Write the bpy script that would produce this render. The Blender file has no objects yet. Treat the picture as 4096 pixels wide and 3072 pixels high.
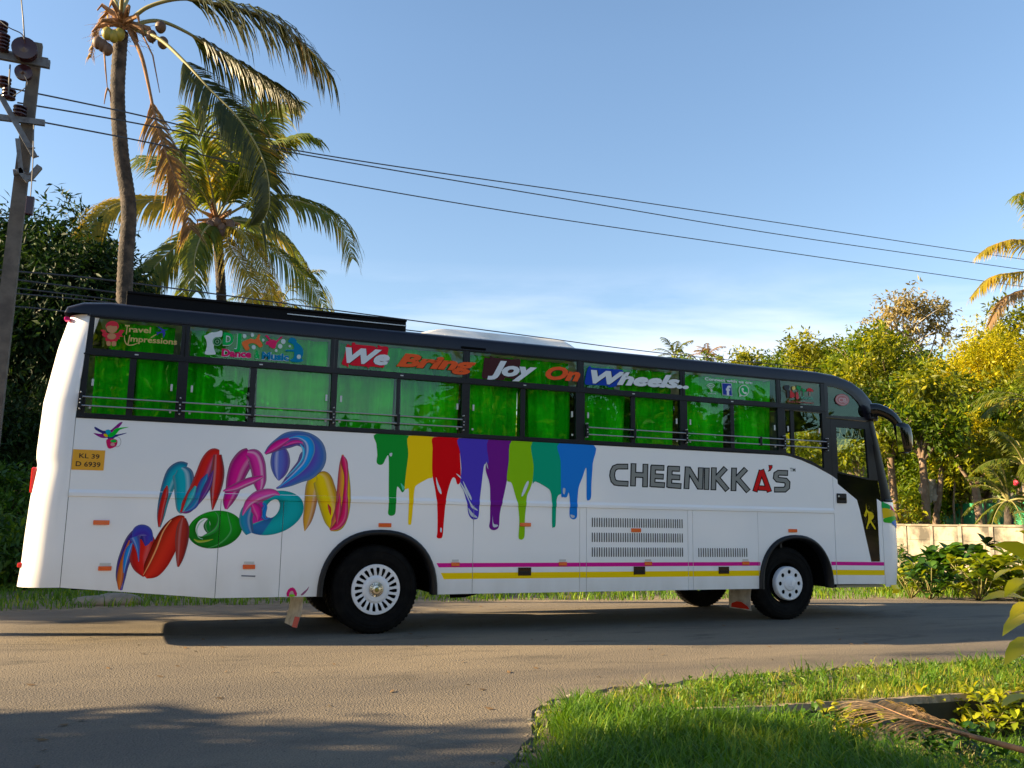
import bpy, bmesh, math, random
import numpy as np
from mathutils import Vector, Matrix
from mathutils.geometry import tessellate_polygon
R_ = random.Random(7)
RNG = np.random.default_rng(11)
SC = bpy.context.scene
COL = SC.collection

# ------------------------------------------------------------------ camera
F_PX, PITCH, ROLL, YAW = 3490.54, 0.156979, 0.0152001, 0.3851462
CAM = Vector((-2.58676, -10.65221, 1.36256))
fwd = Vector((math.sin(YAW)*math.cos(PITCH), math.cos(YAW)*math.cos(PITCH), math.sin(PITCH)))
rt = Vector((math.cos(YAW), -math.sin(YAW), 0))
up = rt.cross(fwd)
cr, sr = math.cos(ROLL), math.sin(ROLL)
rt2 = rt*cr + up*sr
up2 = up*cr - rt*sr
cam_d = bpy.data.cameras.new('camera')
cam_d.sensor_width = 36.0
cam_d.lens = F_PX/4096*36
cam_d.clip_start = 0.05
cam_d.clip_end = 2000
cam = bpy.data.objects.new('camera', cam_d)
COL.objects.link(cam)
cam.matrix_world = Matrix(((rt2.x, up2.x, -fwd.x, CAM.x), (rt2.y, up2.y, -fwd.y, CAM.y), (rt2.z, up2.z, -fwd.z, CAM.z), (0, 0, 0, 1)))
SC.camera = cam

# ------------------------------------------------------------------ light
SUN = Vector((-2.57, 0.70, 1.0)).normalized()
elev = math.asin(SUN.z)
w = bpy.data.worlds.new('World'); SC.world = w; w.use_nodes = True
nt = w.node_tree; nt.nodes.clear()
out = nt.nodes.new('ShaderNodeOutputWorld'); bg = nt.nodes.new('ShaderNodeBackground')
sky = nt.nodes.new('ShaderNodeTexSky'); sky.sky_type = 'NISHITA'; sky.sun_disc = False
sky.sun_elevation = elev; sky.sun_rotation = math.atan2(SUN.x, SUN.y)
sky.air_density = 0.85; sky.dust_density = 0.25; sky.ozone_density = 1.4; sky.altitude = 50
bg.inputs[1].default_value = 0.113
tc = nt.nodes.new('ShaderNodeTexCoord'); mp = nt.nodes.new('ShaderNodeMapping')
mp.inputs['Scale'].default_value = (1.5, 1.5, 8.0); mp.inputs['Rotation'].default_value = (0.12, 0.10, 0.5); mp.inputs['Location'].default_value = (0.35, 0.2, 0.4)
nz = nt.nodes.new('ShaderNodeTexNoise'); nz.inputs['Scale'].default_value = 1.35; nz.inputs['Detail'].default_value = 7; nz.inputs['Roughness'].default_value = 0.55
nz.inputs['Distortion'].default_value = 0.3
crp = nt.nodes.new('ShaderNodeValToRGB'); crp.color_ramp.elements[0].position = 0.47; crp.color_ramp.elements[1].position = 0.62
sep = nt.nodes.new('ShaderNodeSeparateXYZ')
band = nt.nodes.new('ShaderNodeMapRange'); band.inputs[1].default_value = 0.29; band.inputs[2].default_value = 0.14; band.inputs[3].default_value = 0; band.inputs[4].default_value = 1
mul = nt.nodes.new('ShaderNodeMath'); mul.operation = 'MULTIPLY'
mul2 = nt.nodes.new('ShaderNodeMath'); mul2.operation = 'MULTIPLY'; mul2.inputs[1].default_value = 0.7
tint = nt.nodes.new('ShaderNodeMix'); tint.data_type = 'RGBA'; tint.blend_type = 'MULTIPLY'; tint.inputs[0].default_value = 1
tint.inputs[7].default_value = (1.05, 0.895, 0.765, 1)
mx = nt.nodes.new('ShaderNodeMix'); mx.data_type = 'RGBA'; mx.inputs[7].default_value = (3.4, 3.4, 3.8, 1)
L = nt.links.new
L(tc.outputs['Generated'], mp.inputs[0]); L(mp.outputs[0], nz.inputs['Vector']); L(nz.outputs['Fac'], crp.inputs[0])
L(tc.outputs['Generated'], sep.inputs[0]); L(sep.outputs['Z'], band.inputs[0])
L(crp.outputs[0], mul.inputs[0]); L(band.outputs[0], mul.inputs[1]); L(mul.outputs[0], mul2.inputs[0])
hs = nt.nodes.new('ShaderNodeHueSaturation'); hs.inputs['Saturation'].default_value = 1.22
el = nt.nodes.new('ShaderNodeMapRange'); el.inputs[1].default_value = 0.05; el.inputs[2].default_value = 0.5; el.inputs[3].default_value = 0.66; el.inputs[4].default_value = 0.86
L(sep.outputs['Z'], el.inputs[0]); L(el.outputs[0], hs.inputs['Value'])
L(sky.outputs[0], tint.inputs[6]); L(tint.outputs[2], hs.inputs['Color']); L(hs.outputs[0], mx.inputs[6]); L(mul2.outputs[0], mx.inputs[0])
L(mx.outputs[2], bg.inputs[0]); L(bg.outputs[0], out.inputs[0])
sd = bpy.data.lights.new('sun', 'SUN'); sd.energy = 5.0; sd.angle = math.radians(0.5); sd.color = (1.0, 0.76, 0.45)
so = bpy.data.objects.new('sun', sd); COL.objects.link(so)
so.rotation_euler = SUN.to_track_quat('Z', 'Y').to_euler(); so.location = (-30, 10, 20)
SC.view_settings.view_transform = 'Standard'; SC.view_settings.look = 'None'
SC.view_settings.gamma = 1; SC.view_settings.use_curve_mapping = False
SC.view_settings.exposure = 1.97
SC.render.engine = 'CYCLES'
SC.cycles.max_bounces = 8; SC.cycles.transparent_max_bounces = 24
SC.cycles.sample_clamp_indirect = 6
SC.cycles.use_denoising = True

# ------------------------------------------------------------------ helpers
def ray(px, py):
    return fwd + rt2*((px-2048)/F_PX) - up2*((py-1536)/F_PX)
def at(px, py, Y=0.0):                      # photo pixel -> point on the vertical plane y=Y
    d = ray(px, py); t = (Y-CAM.y)/d.y; return CAM + d*t
def far(px, py, dist):                      # photo pixel -> point at depth dist
    return CAM + ray(px, py)*dist
def V(x, y, dist): return far(x*1.8517, y*1.8517, dist)
def on_ground(px, py, z=0.0):
    d = ray(px, py); return CAM + d*((z-CAM.z)/d.z)

def tag(o, label=None, cat=None, group=None, kind=None):
    if label: o['label'] = label
    if cat: o['category'] = cat
    if group: o['group'] = group
    if kind: o['kind'] = kind
    return o
def thing(name, loc, label, cat, group=None):
    o = bpy.data.objects.new(name, None); COL.objects.link(o); o.location = loc
    o.empty_display_size = 0.3
    return tag(o, label, cat, group)
def wloc(o):
    v = Vector(o.location)
    return v
def put(o, parent=None, local=False):
    COL.objects.link(o)
    if parent is not None:
        o.parent = parent
        if not local and parent.type == 'EMPTY':
            o.matrix_parent_inverse = Matrix.Translation(-Vector(parent.location))
    return o
def mesh(name, verts, faces, mats=None, smooth=False, idx=None, attr=None, cols=None):
    me = bpy.data.meshes.new(name)
    if isinstance(verts, np.ndarray): verts = verts.reshape(-1, 3)
    me.from_pydata(verts if not isinstance(verts, np.ndarray) else verts.tolist(), [], faces if not isinstance(faces, np.ndarray) else faces.tolist())
    if mats is not None:
        for m in (mats if isinstance(mats, (list, tuple)) else [mats]): me.materials.append(m)
    if idx is not None: me.polygons.foreach_set('material_index', idx)
    if smooth: me.polygons.foreach_set('use_smooth', [True]*len(me.polygons))
    if attr is not None:
        a = me.attributes.new('v', 'FLOAT', 'POINT'); a.data.foreach_set('value', np.asarray(attr, dtype=np.float32))
    if cols is not None:
        a = me.color_attributes.new('col', 'FLOAT_COLOR', 'POINT')
        a.data.foreach_set('color', np.asarray([(c[0], c[1], c[2], 1) for c in cols], dtype=np.float32).ravel())
    me.update()
    return me
def fast_mesh(name, V_, F_, mat, smooth=False, attr=None):
    """numpy verts (n,3) and faces (m,k) of one size"""
    me = bpy.data.meshes.new(name)
    V_ = np.asarray(V_, dtype=np.float32); F_ = np.asarray(F_, dtype=np.int32)
    me.vertices.add(len(V_)); me.vertices.foreach_set('co', V_.ravel())
    k = F_.shape[1]
    me.loops.add(F_.size); me.loops.foreach_set('vertex_index', F_.ravel())
    me.polygons.add(len(F_)); me.polygons.foreach_set('loop_start', np.arange(0, F_.size, k, dtype=np.int32))
    if smooth: me.polygons.foreach_set('use_smooth', np.ones(len(F_), dtype=bool))
    me.materials.append(mat)
    if attr is not None:
        a = me.attributes.new('v', 'FLOAT', 'POINT'); a.data.foreach_set('value', np.asarray(attr, dtype=np.float32))
    me.update(calc_edges=True)
    return me
def obj(name, me, parent=None, local=False):
    return put(bpy.data.objects.new(name, me), parent, local)
def mo(name, verts, faces, mats, parent=None, local=False, **k):
    return obj(name, mesh(name, verts, faces, mats, **k), parent, local)

class MB:                                    # mesh builder
    def __init__(s): s.v = []; s.f = []; s.i = []; s.mi = 0
    def add(s, vs, fs):
        n = len(s.v); s.v += [tuple(p) for p in vs]; s.f += [tuple(n+a for a in f) for f in fs]; s.i += [s.mi]*len(fs); return s
    def box(s, x0, x1, y0, y1, z0, z1, bev=0.0):
        if bev <= 0:
            vs = [(x, y, z) for x in (x0, x1) for y in (y0, y1) for z in (z0, z1)]
            return s.add(vs, [(0, 1, 3, 2), (4, 6, 7, 5), (0, 4, 5, 1), (2, 3, 7, 6), (0, 2, 6, 4), (1, 5, 7, 3)])
        bm = bmesh.new(); r = bmesh.ops.create_cube(bm, size=1)
        for v in bm.verts: v.co = Vector(((x0+x1)/2+v.co.x*(x1-x0), (y0+y1)/2+v.co.y*(y1-y0), (z0+z1)/2+v.co.z*(z1-z0)))
        bmesh.ops.bevel(bm, geom=bm.edges[:], offset=bev, segments=2, affect='EDGES', profile=0.5)
        bm.verts.index_update()
        s.add([v.co[:] for v in bm.verts], [[v.index for v in f.verts] for f in bm.faces]); bm.free(); return s
    def tube(s, pts, rad, n=8, caps=True):
        pts = [Vector(p) for p in pts]; rs = rad if isinstance(rad, (list, tuple)) else [rad]*len(pts)
        vs = []; fs = []
        ref = Vector((0, 0, 1))
        for i, p in enumerate(pts):
            t = (pts[min(i+1, len(pts)-1)] - pts[max(i-1, 0)])
            if t.length < 1e-9: t = Vector((0, 0, 1))
            t.normalize()
            a = t.cross(ref)
            if a.length < 0.15: a = t.cross(Vector((1, 0, 0)))
            a.normalize(); b = t.cross(a)
            for k in range(n):
                th = 2*math.pi*k/n
                vs.append(p + (a*math.cos(th)+b*math.sin(th))*rs[i])
        for i in range(len(pts)-1):
            for k in range(n):
                k2 = (k+1) % n
                fs.append((i*n+k, i*n+k2, (i+1)*n+k2, (i+1)*n+k))
        if caps:
            fs.append(tuple(range(n-1, -1, -1))); fs.append(tuple((len(pts)-1)*n+k for k in range(n)))
        return s.add(vs, fs)
    def lathe(s, prof, c=(0, 0, 0), n=32, axis='Y'):          # prof: (radius, height along axis)
        vs = []; fs = []
        for r, h in prof:
            for k in range(n):
                th = 2*math.pi*k/n; x, z = r*math.cos(th), r*math.sin(th)
                if axis == 'Y': vs.append((c[0]+x, c[1]+h, c[2]+z))
                elif axis == 'Z': vs.append((c[0]+x, c[1]+z, c[2]+h))
                else: vs.append((c[0]+h, c[1]+x, c[2]+z))
        for i in range(len(prof)-1):
            for k in range(n):
                k2 = (k+1) % n; fs.append((i*n+k, i*n+k2, (i+1)*n+k2, (i+1)*n+k))
        return s.add(vs, fs)
    def build(s, name, mats, parent=None, local=False, smooth=False):
        return obj(name, mesh(name, s.v, s.f, mats, smooth=smooth, idx=s.i), parent, local)
    def mesh(s, name, mats, smooth=False): return mesh(name, s.v, s.f, mats, smooth=smooth, idx=s.i)

def smooth_curve(pts, n=6, closed=False):
    """Catmull-Rom through points of any dimension"""
    P = [np.array(p, dtype=float) for p in pts]; N = len(P); out = []
    rng = range(N) if closed else range(N-1)
    for i in rng:
        if closed: a, b, c, d = P[(i-1) % N], P[i], P[(i+1) % N], P[(i+2) % N]
        else: a, b, c, d = P[max(i-1, 0)], P[i], P[i+1], P[min(i+2, N-1)]
        for k in range(n):
            t = k/n
            out.append(0.5*((2*b)+(c-a)*t+(2*a-5*b+4*c-d)*t*t+(3*b-a-3*c+d)*t**3))
    if not closed: out.append(P[-1])
    return out

# ------------------------------------------------------------------ materials
def mat(name, base, rough=0.5, metal=0.0, coat=0.0, spec=0.5, noise=None, bump=None, dirt=None, coords='Object'):
    m = bpy.data.materials.new(name); m.use_nodes = True; t = m.node_tree; b = t.nodes['Principled BSDF']
    b.inputs['Base Color'].default_value = (*base, 1); b.inputs['Roughness'].default_value = rough
    b.inputs['Metallic'].default_value = metal; b.inputs['Coat Weight'].default_value = coat
    b.inputs['Coat Roughness'].default_value = 0.06; b.inputs['Specular IOR Level'].default_value = spec
    tc = t.nodes.new('ShaderNodeTexCoord')
    if noise:                                # (scale, color2, lo, hi)
        sc, c2, lo, hi = noise
        n = t.nodes.new('ShaderNodeTexNoise'); n.inputs['Scale'].default_value = sc; n.inputs['Detail'].default_value = 8; n.inputs['Roughness'].default_value = 0.6
        r = t.nodes.new('ShaderNodeMapRange'); r.inputs[1].default_value = lo; r.inputs[2].default_value = hi
        x = t.nodes.new('ShaderNodeMix'); x.data_type = 'RGBA'; x.inputs[6].default_value = (*base, 1); x.inputs[7].default_value = (*c2, 1)
        t.links.new(tc.outputs[coords], n.inputs['Vector']); t.links.new(n.outputs['Fac'], r.inputs[0]); t.links.new(r.outputs[0], x.inputs[0])
        t.links.new(x.outputs[2], b.inputs['Base Color'])
    if bump:
        sc, st = bump
        n2 = t.nodes.new('ShaderNodeTexNoise'); n2.inputs['Scale'].default_value = sc; n2.inputs['Detail'].default_value = 6
        bp = t.nodes.new('ShaderNodeBump'); bp.inputs['Strength'].default_value = st; bp.inputs['Distance'].default_value = 0.02
        t.links.new(tc.outputs[coords], n2.inputs['Vector']); t.links.new(n2.outputs['Fac'], bp.inputs['Height']); t.links.new(bp.outputs[0], b.inputs['Normal'])
    return m
def leafmat(name, c1, c2, c3=None, trans=0.35, rough=0.45, clump=0.6, spec=0.35):
    m = bpy.data.materials.new(name); m.use_nodes = True; t = m.node_tree; b = t.nodes['Principled BSDF']; o = t.nodes['Material Output']
    b.inputs['Roughness'].default_value = rough; b.inputs['Specular IOR Level'].default_value = spec
    a = t.nodes.new('ShaderNodeAttribute'); a.attribute_name = 'v'
    tc = t.nodes.new('ShaderNodeTexCoord'); n = t.nodes.new('ShaderNodeTexNoise'); n.inputs['Scale'].default_value = clump; n.inputs['Detail'].default_value = 3
    ad = t.nodes.new('ShaderNodeMath'); ad.operation = 'MULTIPLY_ADD'; ad.inputs[1].default_value = 1.6; ad.inputs[2].default_value = -0.8
    a2 = t.nodes.new('ShaderNodeMath'); a2.operation = 'ADD'
    r = t.nodes.new('ShaderNodeValToRGB'); e = r.color_ramp.elements
    e[0].position = 0.15; e[0].color = (*c1, 1); e[1].position = 0.75; e[1].color = (*c2, 1)
    if c3: x = e.new(0.95); x.color = (*c3, 1)
    L = t.links.new
    L(tc.outputs['Object'], n.inputs['Vector']); L(n.outputs['Fac'], ad.inputs[0]); L(a.outputs['Fac'], a2.inputs[0]); L(ad.outputs[0], a2.inputs[1])
    L(a2.outputs[0], r.inputs[0]); L(r.outputs[0], b.inputs['Base Color'])
    tr = t.nodes.new('ShaderNodeBsdfTranslucent'); ms = t.nodes.new('ShaderNodeMixShader'); ms.inputs[0].default_value = trans
    g = t.nodes.new('ShaderNodeMix'); g.data_type = 'RGBA'; g.blend_type = 'MULTIPLY'; g.inputs[0].default_value = 1; g.inputs[7].default_value = (1.5, 1.35, 0.5, 1)
    L(r.outputs[0], g.inputs[6]); L(g.outputs[2], tr.inputs[0]); L(b.outputs[0], ms.inputs[1]); L(tr.outputs[0], ms.inputs[2]); L(ms.outputs[0], o.inputs[0])
    return m
def glassmat(name, tintc, refl=0.10):
    m = bpy.data.materials.new(name); m.use_nodes = True; t = m.node_tree; t.nodes.clear()
    o = t.nodes.new('ShaderNodeOutputMaterial'); tr = t.nodes.new('ShaderNodeBsdfTransparent'); tr.inputs[0].default_value = (*tintc, 1)
    gl = t.nodes.new('ShaderNodeBsdfGlossy'); gl.inputs['Roughness'].default_value = 0.01; gl.inputs[0].default_value = (0.62, 0.92, 0.80, 1)
    fr = t.nodes.new('ShaderNodeMath'); fr.operation = 'MULTIPLY_ADD'; fr.inputs[1].default_value = 0.92; fr.inputs[2].default_value = 0.045
    lw = t.nodes.new('ShaderNodeLayerWeight'); lw.inputs[0].default_value = 0.5; pw = t.nodes.new('ShaderNodeMath'); pw.operation = 'POWER'; pw.inputs[1].default_value = 5
    t.links.new(lw.outputs['Facing'], pw.inputs[0]); t.links.new(pw.outputs[0], fr.inputs[0])
    ma = t.nodes.new('ShaderNodeMath'); ma.operation = 'ADD'; ma.inputs[1].default_value = refl; ma.use_clamp = True
    n = t.nodes.new('ShaderNodeTexNoise'); n.inputs['Scale'].default_value = 2.2; n.inputs['Detail'].default_value = 1
    tcx = t.nodes.new('ShaderNodeTexCoord'); bp = t.nodes.new('ShaderNodeBump'); bp.inputs['Strength'].default_value = 0.25; bp.inputs['Distance'].default_value = 0.01
    ms = t.nodes.new('ShaderNodeMixShader'); L = t.links.new
    L(tcx.outputs['Object'], n.inputs['Vector']); L(n.outputs['Fac'], bp.inputs['Height']); L(bp.outputs[0], gl.inputs['Normal'])
    L(fr.outputs[0], ma.inputs[0]); L(ma.outputs[0], ms.inputs[0]); L(tr.outputs[0], ms.inputs[1]); L(gl.outputs[0], ms.inputs[2]); L(ms.outputs[0], o.inputs[0])
    return m
def attrmat(name, rough=0.3):
    m = bpy.data.materials.new(name); m.use_nodes = True; t = m.node_tree; b = t.nodes['Principled BSDF']
    a = t.nodes.new('ShaderNodeAttribute'); a.attribute_name = 'col'; t.links.new(a.outputs['Color'], b.inputs['Base Color'])
    b.inputs['Roughness'].default_value = rough; b.inputs['Specular IOR Level'].default_value = 0.1
    return m
M = {}
M['white'] = mat('white_paint', (0.88, 0.88, 0.89), 0.32, coat=0.35, noise=(0.9, (0.84, 0.85, 0.87), 0.3, 0.75))
_t = M['white'].node_tree; _b = _t.nodes['Principled BSDF']; _src = _b.inputs['Base Color'].links[0].from_socket
_tc = _t.nodes.new('ShaderNodeTexCoord'); _sp = _t.nodes.new('ShaderNodeSeparateXYZ'); _t.links.new(_tc.outputs['Object'], _sp.inputs[0])
_mr = _t.nodes.new('ShaderNodeMapRange'); _mr.inputs[1].default_value = 1.0; _mr.inputs[2].default_value = 0.45; _t.links.new(_sp.outputs['Z'], _mr.inputs[0])
_nz = _t.nodes.new('ShaderNodeTexNoise'); _nz.inputs['Scale'].default_value = 4; _nz.inputs['Detail'].default_value = 9; _mp = _t.nodes.new('ShaderNodeMapping'); _mp.inputs['Scale'].default_value = (1, 1, 0.45); _t.links.new(_tc.outputs['Object'], _mp.inputs[0]); _t.links.new(_mp.outputs[0], _nz.inputs['Vector'])
_m1 = _t.nodes.new('ShaderNodeMath'); _m1.operation = 'MULTIPLY'; _t.links.new(_mr.outputs[0], _m1.inputs[0]); _t.links.new(_nz.outputs['Fac'], _m1.inputs[1])
_m2 = _t.nodes.new('ShaderNodeMath'); _m2.operation = 'MULTIPLY'; _m2.inputs[1].default_value = 0.55; _t.links.new(_m1.outputs[0], _m2.inputs[0])
_mx = _t.nodes.new('ShaderNodeMix'); _mx.data_type = 'RGBA'; _mx.inputs[7].default_value = (0.42, 0.36, 0.28, 1); _t.links.new(_src, _mx.inputs[6]); _t.links.new(_m2.outputs[0], _mx.inputs[0]); _t.links.new(_mx.outputs[2], _b.inputs['Base Color'])
_n3 = _t.nodes.new('ShaderNodeTexNoise'); _n3.inputs['Scale'].default_value = 1.3; _n3.inputs['Detail'].default_value = 1; _t.links.new(_tc.outputs['Object'], _n3.inputs['Vector'])
_bp = _t.nodes.new('ShaderNodeBump'); _bp.inputs['Strength'].default_value = 0.5; _bp.inputs['Distance'].default_value = 0.015; _t.links.new(_n3.outputs['Fac'], _bp.inputs['Height']); _t.links.new(_bp.outputs[0], _b.inputs['Normal']); _t.links.new(_bp.outputs[0], _b.inputs['Coat Normal'])
M['black'] = mat('black_paint', (0.006, 0.007, 0.011), 0.35, spec=0.25, coat=0.04, noise=(3.0, (0.010, 0.011, 0.017), 0.35, 0.7))
M['roofblack'] = mat('roof_dark_paint', (0.006, 0.006, 0.012), 0.3, spec=0.32, coat=0.06, noise=(2.2, (0.011, 0.010, 0.018), 0.35, 0.7))
M['gloss'] = mat('gloss_black', (0.003, 0.003, 0.004), 0.08, spec=0.35, coat=0.1)
M['rubber'] = mat('tyre_rubber', (0.004, 0.004, 0.0045), 0.85, spec=0.15, noise=(9, (0.009, 0.0085, 0.008), 0.4, 0.7), bump=(60, 0.2))
M['flare'] = mat('arch_rubber', (0.006, 0.007, 0.010), 0.45, spec=0.3)
M['dark'] = mat('dark_underbody', (0.003, 0.003, 0.003), 0.9, spec=0.1)
M['inside'] = mat('interior_lining', (0.05, 0.052, 0.055), 0.8)
M['lining'] = mat('pale_lining', (0.75, 0.75, 0.72), 0.7)
M['hub'] = mat('hub_white', (0.72, 0.73, 0.76), 0.35, coat=0.3)
M['chrome'] = mat('chrome', (0.55, 0.55, 0.52), 0.18, metal=1.0)
M['steel'] = mat('steel_rail', (0.42, 0.43, 0.44), 0.3, metal=0.7)
M['latch'] = mat('latch_metal', (0.5, 0.52, 0.52), 0.35, metal=0.3)
M['orange'] = mat('orange_reflector', (0.75, 0.10, 0.01), 0.2, coat=0.5)
M['red'] = mat('red_lamp', (0.62, 0.02, 0.02), 0.2, coat=0.5)
M['ac'] = mat('ac_shell', (0.80, 0.77, 0.70), 0.5, noise=(3, (0.66, 0.62, 0.54), 0.4, 0.7))
M['plate'] = mat('plate_yellow', (0.78, 0.37, 0.015), 0.4)
M['glass'] = glassmat('window_glass', (0.93, 0.99, 0.94), 0.015)
M['glass2'] = glassmat('clear_glass', (0.92, 0.96, 0.93), 0.03)
M['art'] = attrmat('printed_vinyl')
M['curtain'] = leafmat('green_curtain', (0.003, 0.36, 0.001), (0.02, 0.68, 0.004), trans=0.2, rough=0.8, clump=3, spec=0.1)
M['tassel'] = mat('tassel_curtain', (0.6, 0.58, 0.3), 0.7)
M['concrete'] = mat('concrete_pole', (0.10, 0.09, 0.08), 0.85, noise=(4, (0.055, 0.048, 0.045), 0.4, 0.65), bump=(40, 0.3))
M['galv'] = mat('galvanised', (0.12, 0.125, 0.135), 0.5, metal=0.3, noise=(8, (0.06, 0.055, 0.06), 0.45, 0.7))
M['insul'] = mat('brown_porcelain', (0.035, 0.012, 0.015), 0.2)
M['wire'] = mat('aluminium_wire', (0.035, 0.04, 0.055), 0.6)
M['trunk'] = mat('palm_trunk', (0.085, 0.066, 0.052), 0.9, noise=(5, (0.022, 0.018, 0.016), 0.36, 0.6), bump=(24, 1.0))
M['bark'] = mat('bark', (0.15, 0.10, 0.065), 0.9, noise=(5, (0.26, 0.20, 0.15), 0.45, 0.7), bump=(30, 0.5))
M['palebark'] = mat('pale_bark', (0.38, 0.33, 0.25), 0.9, noise=(5, (0.25, 0.2, 0.15), 0.45, 0.7))
M['husk'] = mat('dry_husk', (0.28, 0.15, 0.07), 0.9, noise=(9, (0.14, 0.075, 0.035), 0.4, 0.7))
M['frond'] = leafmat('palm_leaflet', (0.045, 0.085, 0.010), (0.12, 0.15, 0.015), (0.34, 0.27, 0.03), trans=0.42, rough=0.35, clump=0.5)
M['frond_k'] = leafmat('shaded_palm_leaflet', (0.022, 0.034, 0.006), (0.05, 0.06, 0.010), (0.17, 0.11, 0.02), trans=0.35, rough=0.4, clump=0.7)  # backlit shade of the tall palm put into a darker leaflet colour
M['frond_y'] = leafmat('palm_leaflet_yellow', (0.16, 0.15, 0.015), (0.35, 0.27, 0.02), (0.45, 0.28, 0.03), trans=0.4, rough=0.4, clump=0.8)
M['frond_d'] = leafmat('palm_leaflet_dry', (0.16, 0.10, 0.05), (0.34, 0.23, 0.12), (0.45, 0.33, 0.20), trans=0.4, rough=0.7, clump=1.2)
M['nut_y'] = mat('yellow_coconut', (0.28, 0.22, 0.018), 0.5, noise=(8, (0.17, 0.17, 0.02), 0.4, 0.7))
M['nut_b'] = mat('brown_coconut', (0.08, 0.04, 0.025), 0.6, noise=(8, (0.14, 0.08, 0.04), 0.4, 0.7))
M['rachis'] = mat('frond_stalk', (0.20, 0.18, 0.06), 0.6)
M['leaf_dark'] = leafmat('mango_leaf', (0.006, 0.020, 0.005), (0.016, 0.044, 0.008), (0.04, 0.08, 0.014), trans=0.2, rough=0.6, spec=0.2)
M['leaf_mid'] = leafmat('green_leaf', (0.045, 0.095, 0.006), (0.14, 0.20, 0.008), (0.27, 0.31, 0.012), trans=0.5)
M['leaf_olive'] = leafmat('olive_leaf', (0.075, 0.105, 0.008), (0.21, 0.235, 0.010), (0.38, 0.35, 0.015), trans=0.5)
M['leaf_yellow'] = leafmat('yellow_leaf', (0.24, 0.26, 0.008), (0.52, 0.46, 0.008), (0.66, 0.54, 0.010), trans=0.5)
M['leaf_bright'] = leafmat('bright_leaf', (0.13, 0.20, 0.01), (0.36, 0.38, 0.015), (0.50, 0.46, 0.03), trans=0.45)
M['leaf_pale'] = leafmat('pale_dry_leaf', (0.20, 0.17, 0.06), (0.33, 0.26, 0.10), (0.42, 0.36, 0.22), trans=0.4)
M['leaf_bush'] = leafmat('bush_leaf', (0.02, 0.07, 0.008), (0.06, 0.14, 0.012), (0.16, 0.26, 0.02), trans=0.35)
M['grass'] = leafmat('grass_blade', (0.05, 0.13, 0.008), (0.12, 0.24, 0.012), (0.28, 0.33, 0.02), trans=0.4, rough=0.5, clump=1.2)
M['grass_s'] = leafmat('verge_grass', (0.06, 0.13, 0.008), (0.20, 0.29, 0.015), (0.42, 0.42, 0.05), trans=0.4, rough=0.5, clump=0.8)
M['grass_y'] = leafmat('dry_grass', (0.24, 0.24, 0.03), (0.40, 0.34, 0.05), (0.50, 0.42, 0.12), trans=0.4, rough=0.6, clump=1.5)
M['sheet'] = mat('green_sheet', (0.022, 0.28, 0.13), 0.6, noise=(1.5, (0.015, 0.18, 0.085), 0.4, 0.7))
M['pale'] = mat('pale_sheet', (0.36, 0.32, 0.25), 0.7)
M['greywall'] = mat('grey_block_wall', (0.10, 0.10, 0.10), 0.9, noise=(3, (0.06, 0.06, 0.06), 0.4, 0.7))
M['stone'] = mat('stone', (0.22, 0.20, 0.16), 0.9, noise=(6, (0.13, 0.12, 0.1), 0.4, 0.7))
M['flower'] = mat('pink_flower', (0.75, 0.03, 0.08), 0.6)
M['lip'] = mat('drain_concrete', (0.40, 0.30, 0.20), 0.9, noise=(12, (0.22, 0.17, 0.11), 0.4, 0.6), bump=(50, 0.5))

_flat = {}
def flat(c, rough=0.4):
    k = (tuple(round(x, 3) for x in c), rough)
    if k not in _flat:
        m = mat('vinyl', c, rough, coat=0.0, spec=0.07); _flat[k] = m
    return _flat[k]

# ------------------------------------------------------------------ plates
def tess(outline, holes=()):
    loops = [[Vector((p[0], p[1], 0)) for p in l] for l in [outline, *holes]]
    tris = tessellate_polygon(loops); pts = [p for l in loops for p in l]
    return pts, tris
def plate(name, outline, y0, y1, m, parent, holes=(), rim=True, swap=None, local=False):
    """solid plate in the XZ plane between y0 (front) and y1"""
    pts, tris = tess(outline, holes); n = len(pts)
    vs = [(p.x, y0, p.y) for p in pts]; fs = []
    for t in tris:
        a, b, c = [pts[i] for i in t]
        cr_ = (b.x-a.x)*(c.y-a.y)-(b.y-a.y)*(c.x-a.x)
        if abs(cr_) < 1e-10: continue
        fs.append(t if cr_ > 0 else t[::-1])
    if rim:
        vs += [(p.x, y1, p.y) for p in pts]; fs += [tuple(n+i for i in f[::-1]) for f in fs]
        s = 0
        for l in [outline, *holes]:
            k = len(l)
            for i in range(k):
                j = (i+1) % k; fs.append((s+i, s+j, n+s+j, n+s+i))
            s += k
    return mo(name, vs, fs, m, parent, local)

# ================================================================== BUS
bus = thing('tour_bus', (2.3, 1.25, 0), 'white tour bus with green curtained windows and rainbow paint drip artwork on the road', 'bus')
W = 2.5
SEAMS = [-3.44, -1.86, -1.155, 1.23, 2.745, 2.845, 4.45, 4.53, 5.66, 7.09]
def arch(cx, cz, rx_l, rx_r, rz, n=26, z0=0.46):
    out = []
    for k in range(n+1):
        th = math.pi*k/n; c_, s_ = math.cos(th), math.sin(th)
        rx = rx_r if c_ > 0 else rx_l
        e = 0.88
        out.append((cx+rx*math.copysign(abs(c_)**e, c_), z0+(rz)*abs(s_)**e))
    return out     # from right to left
AR = arch(0.03, 0, 0.74, 0.73, 0.78); AF = arch(6.34, 0, 0.68, 0.67, 0.77)
def mprof(z):       # belt moulding relief
    return float(np.interp(z, [1.568, 1.573, 1.612, 1.640], [0, 0.013, 0.013, 0.0]))
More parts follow.
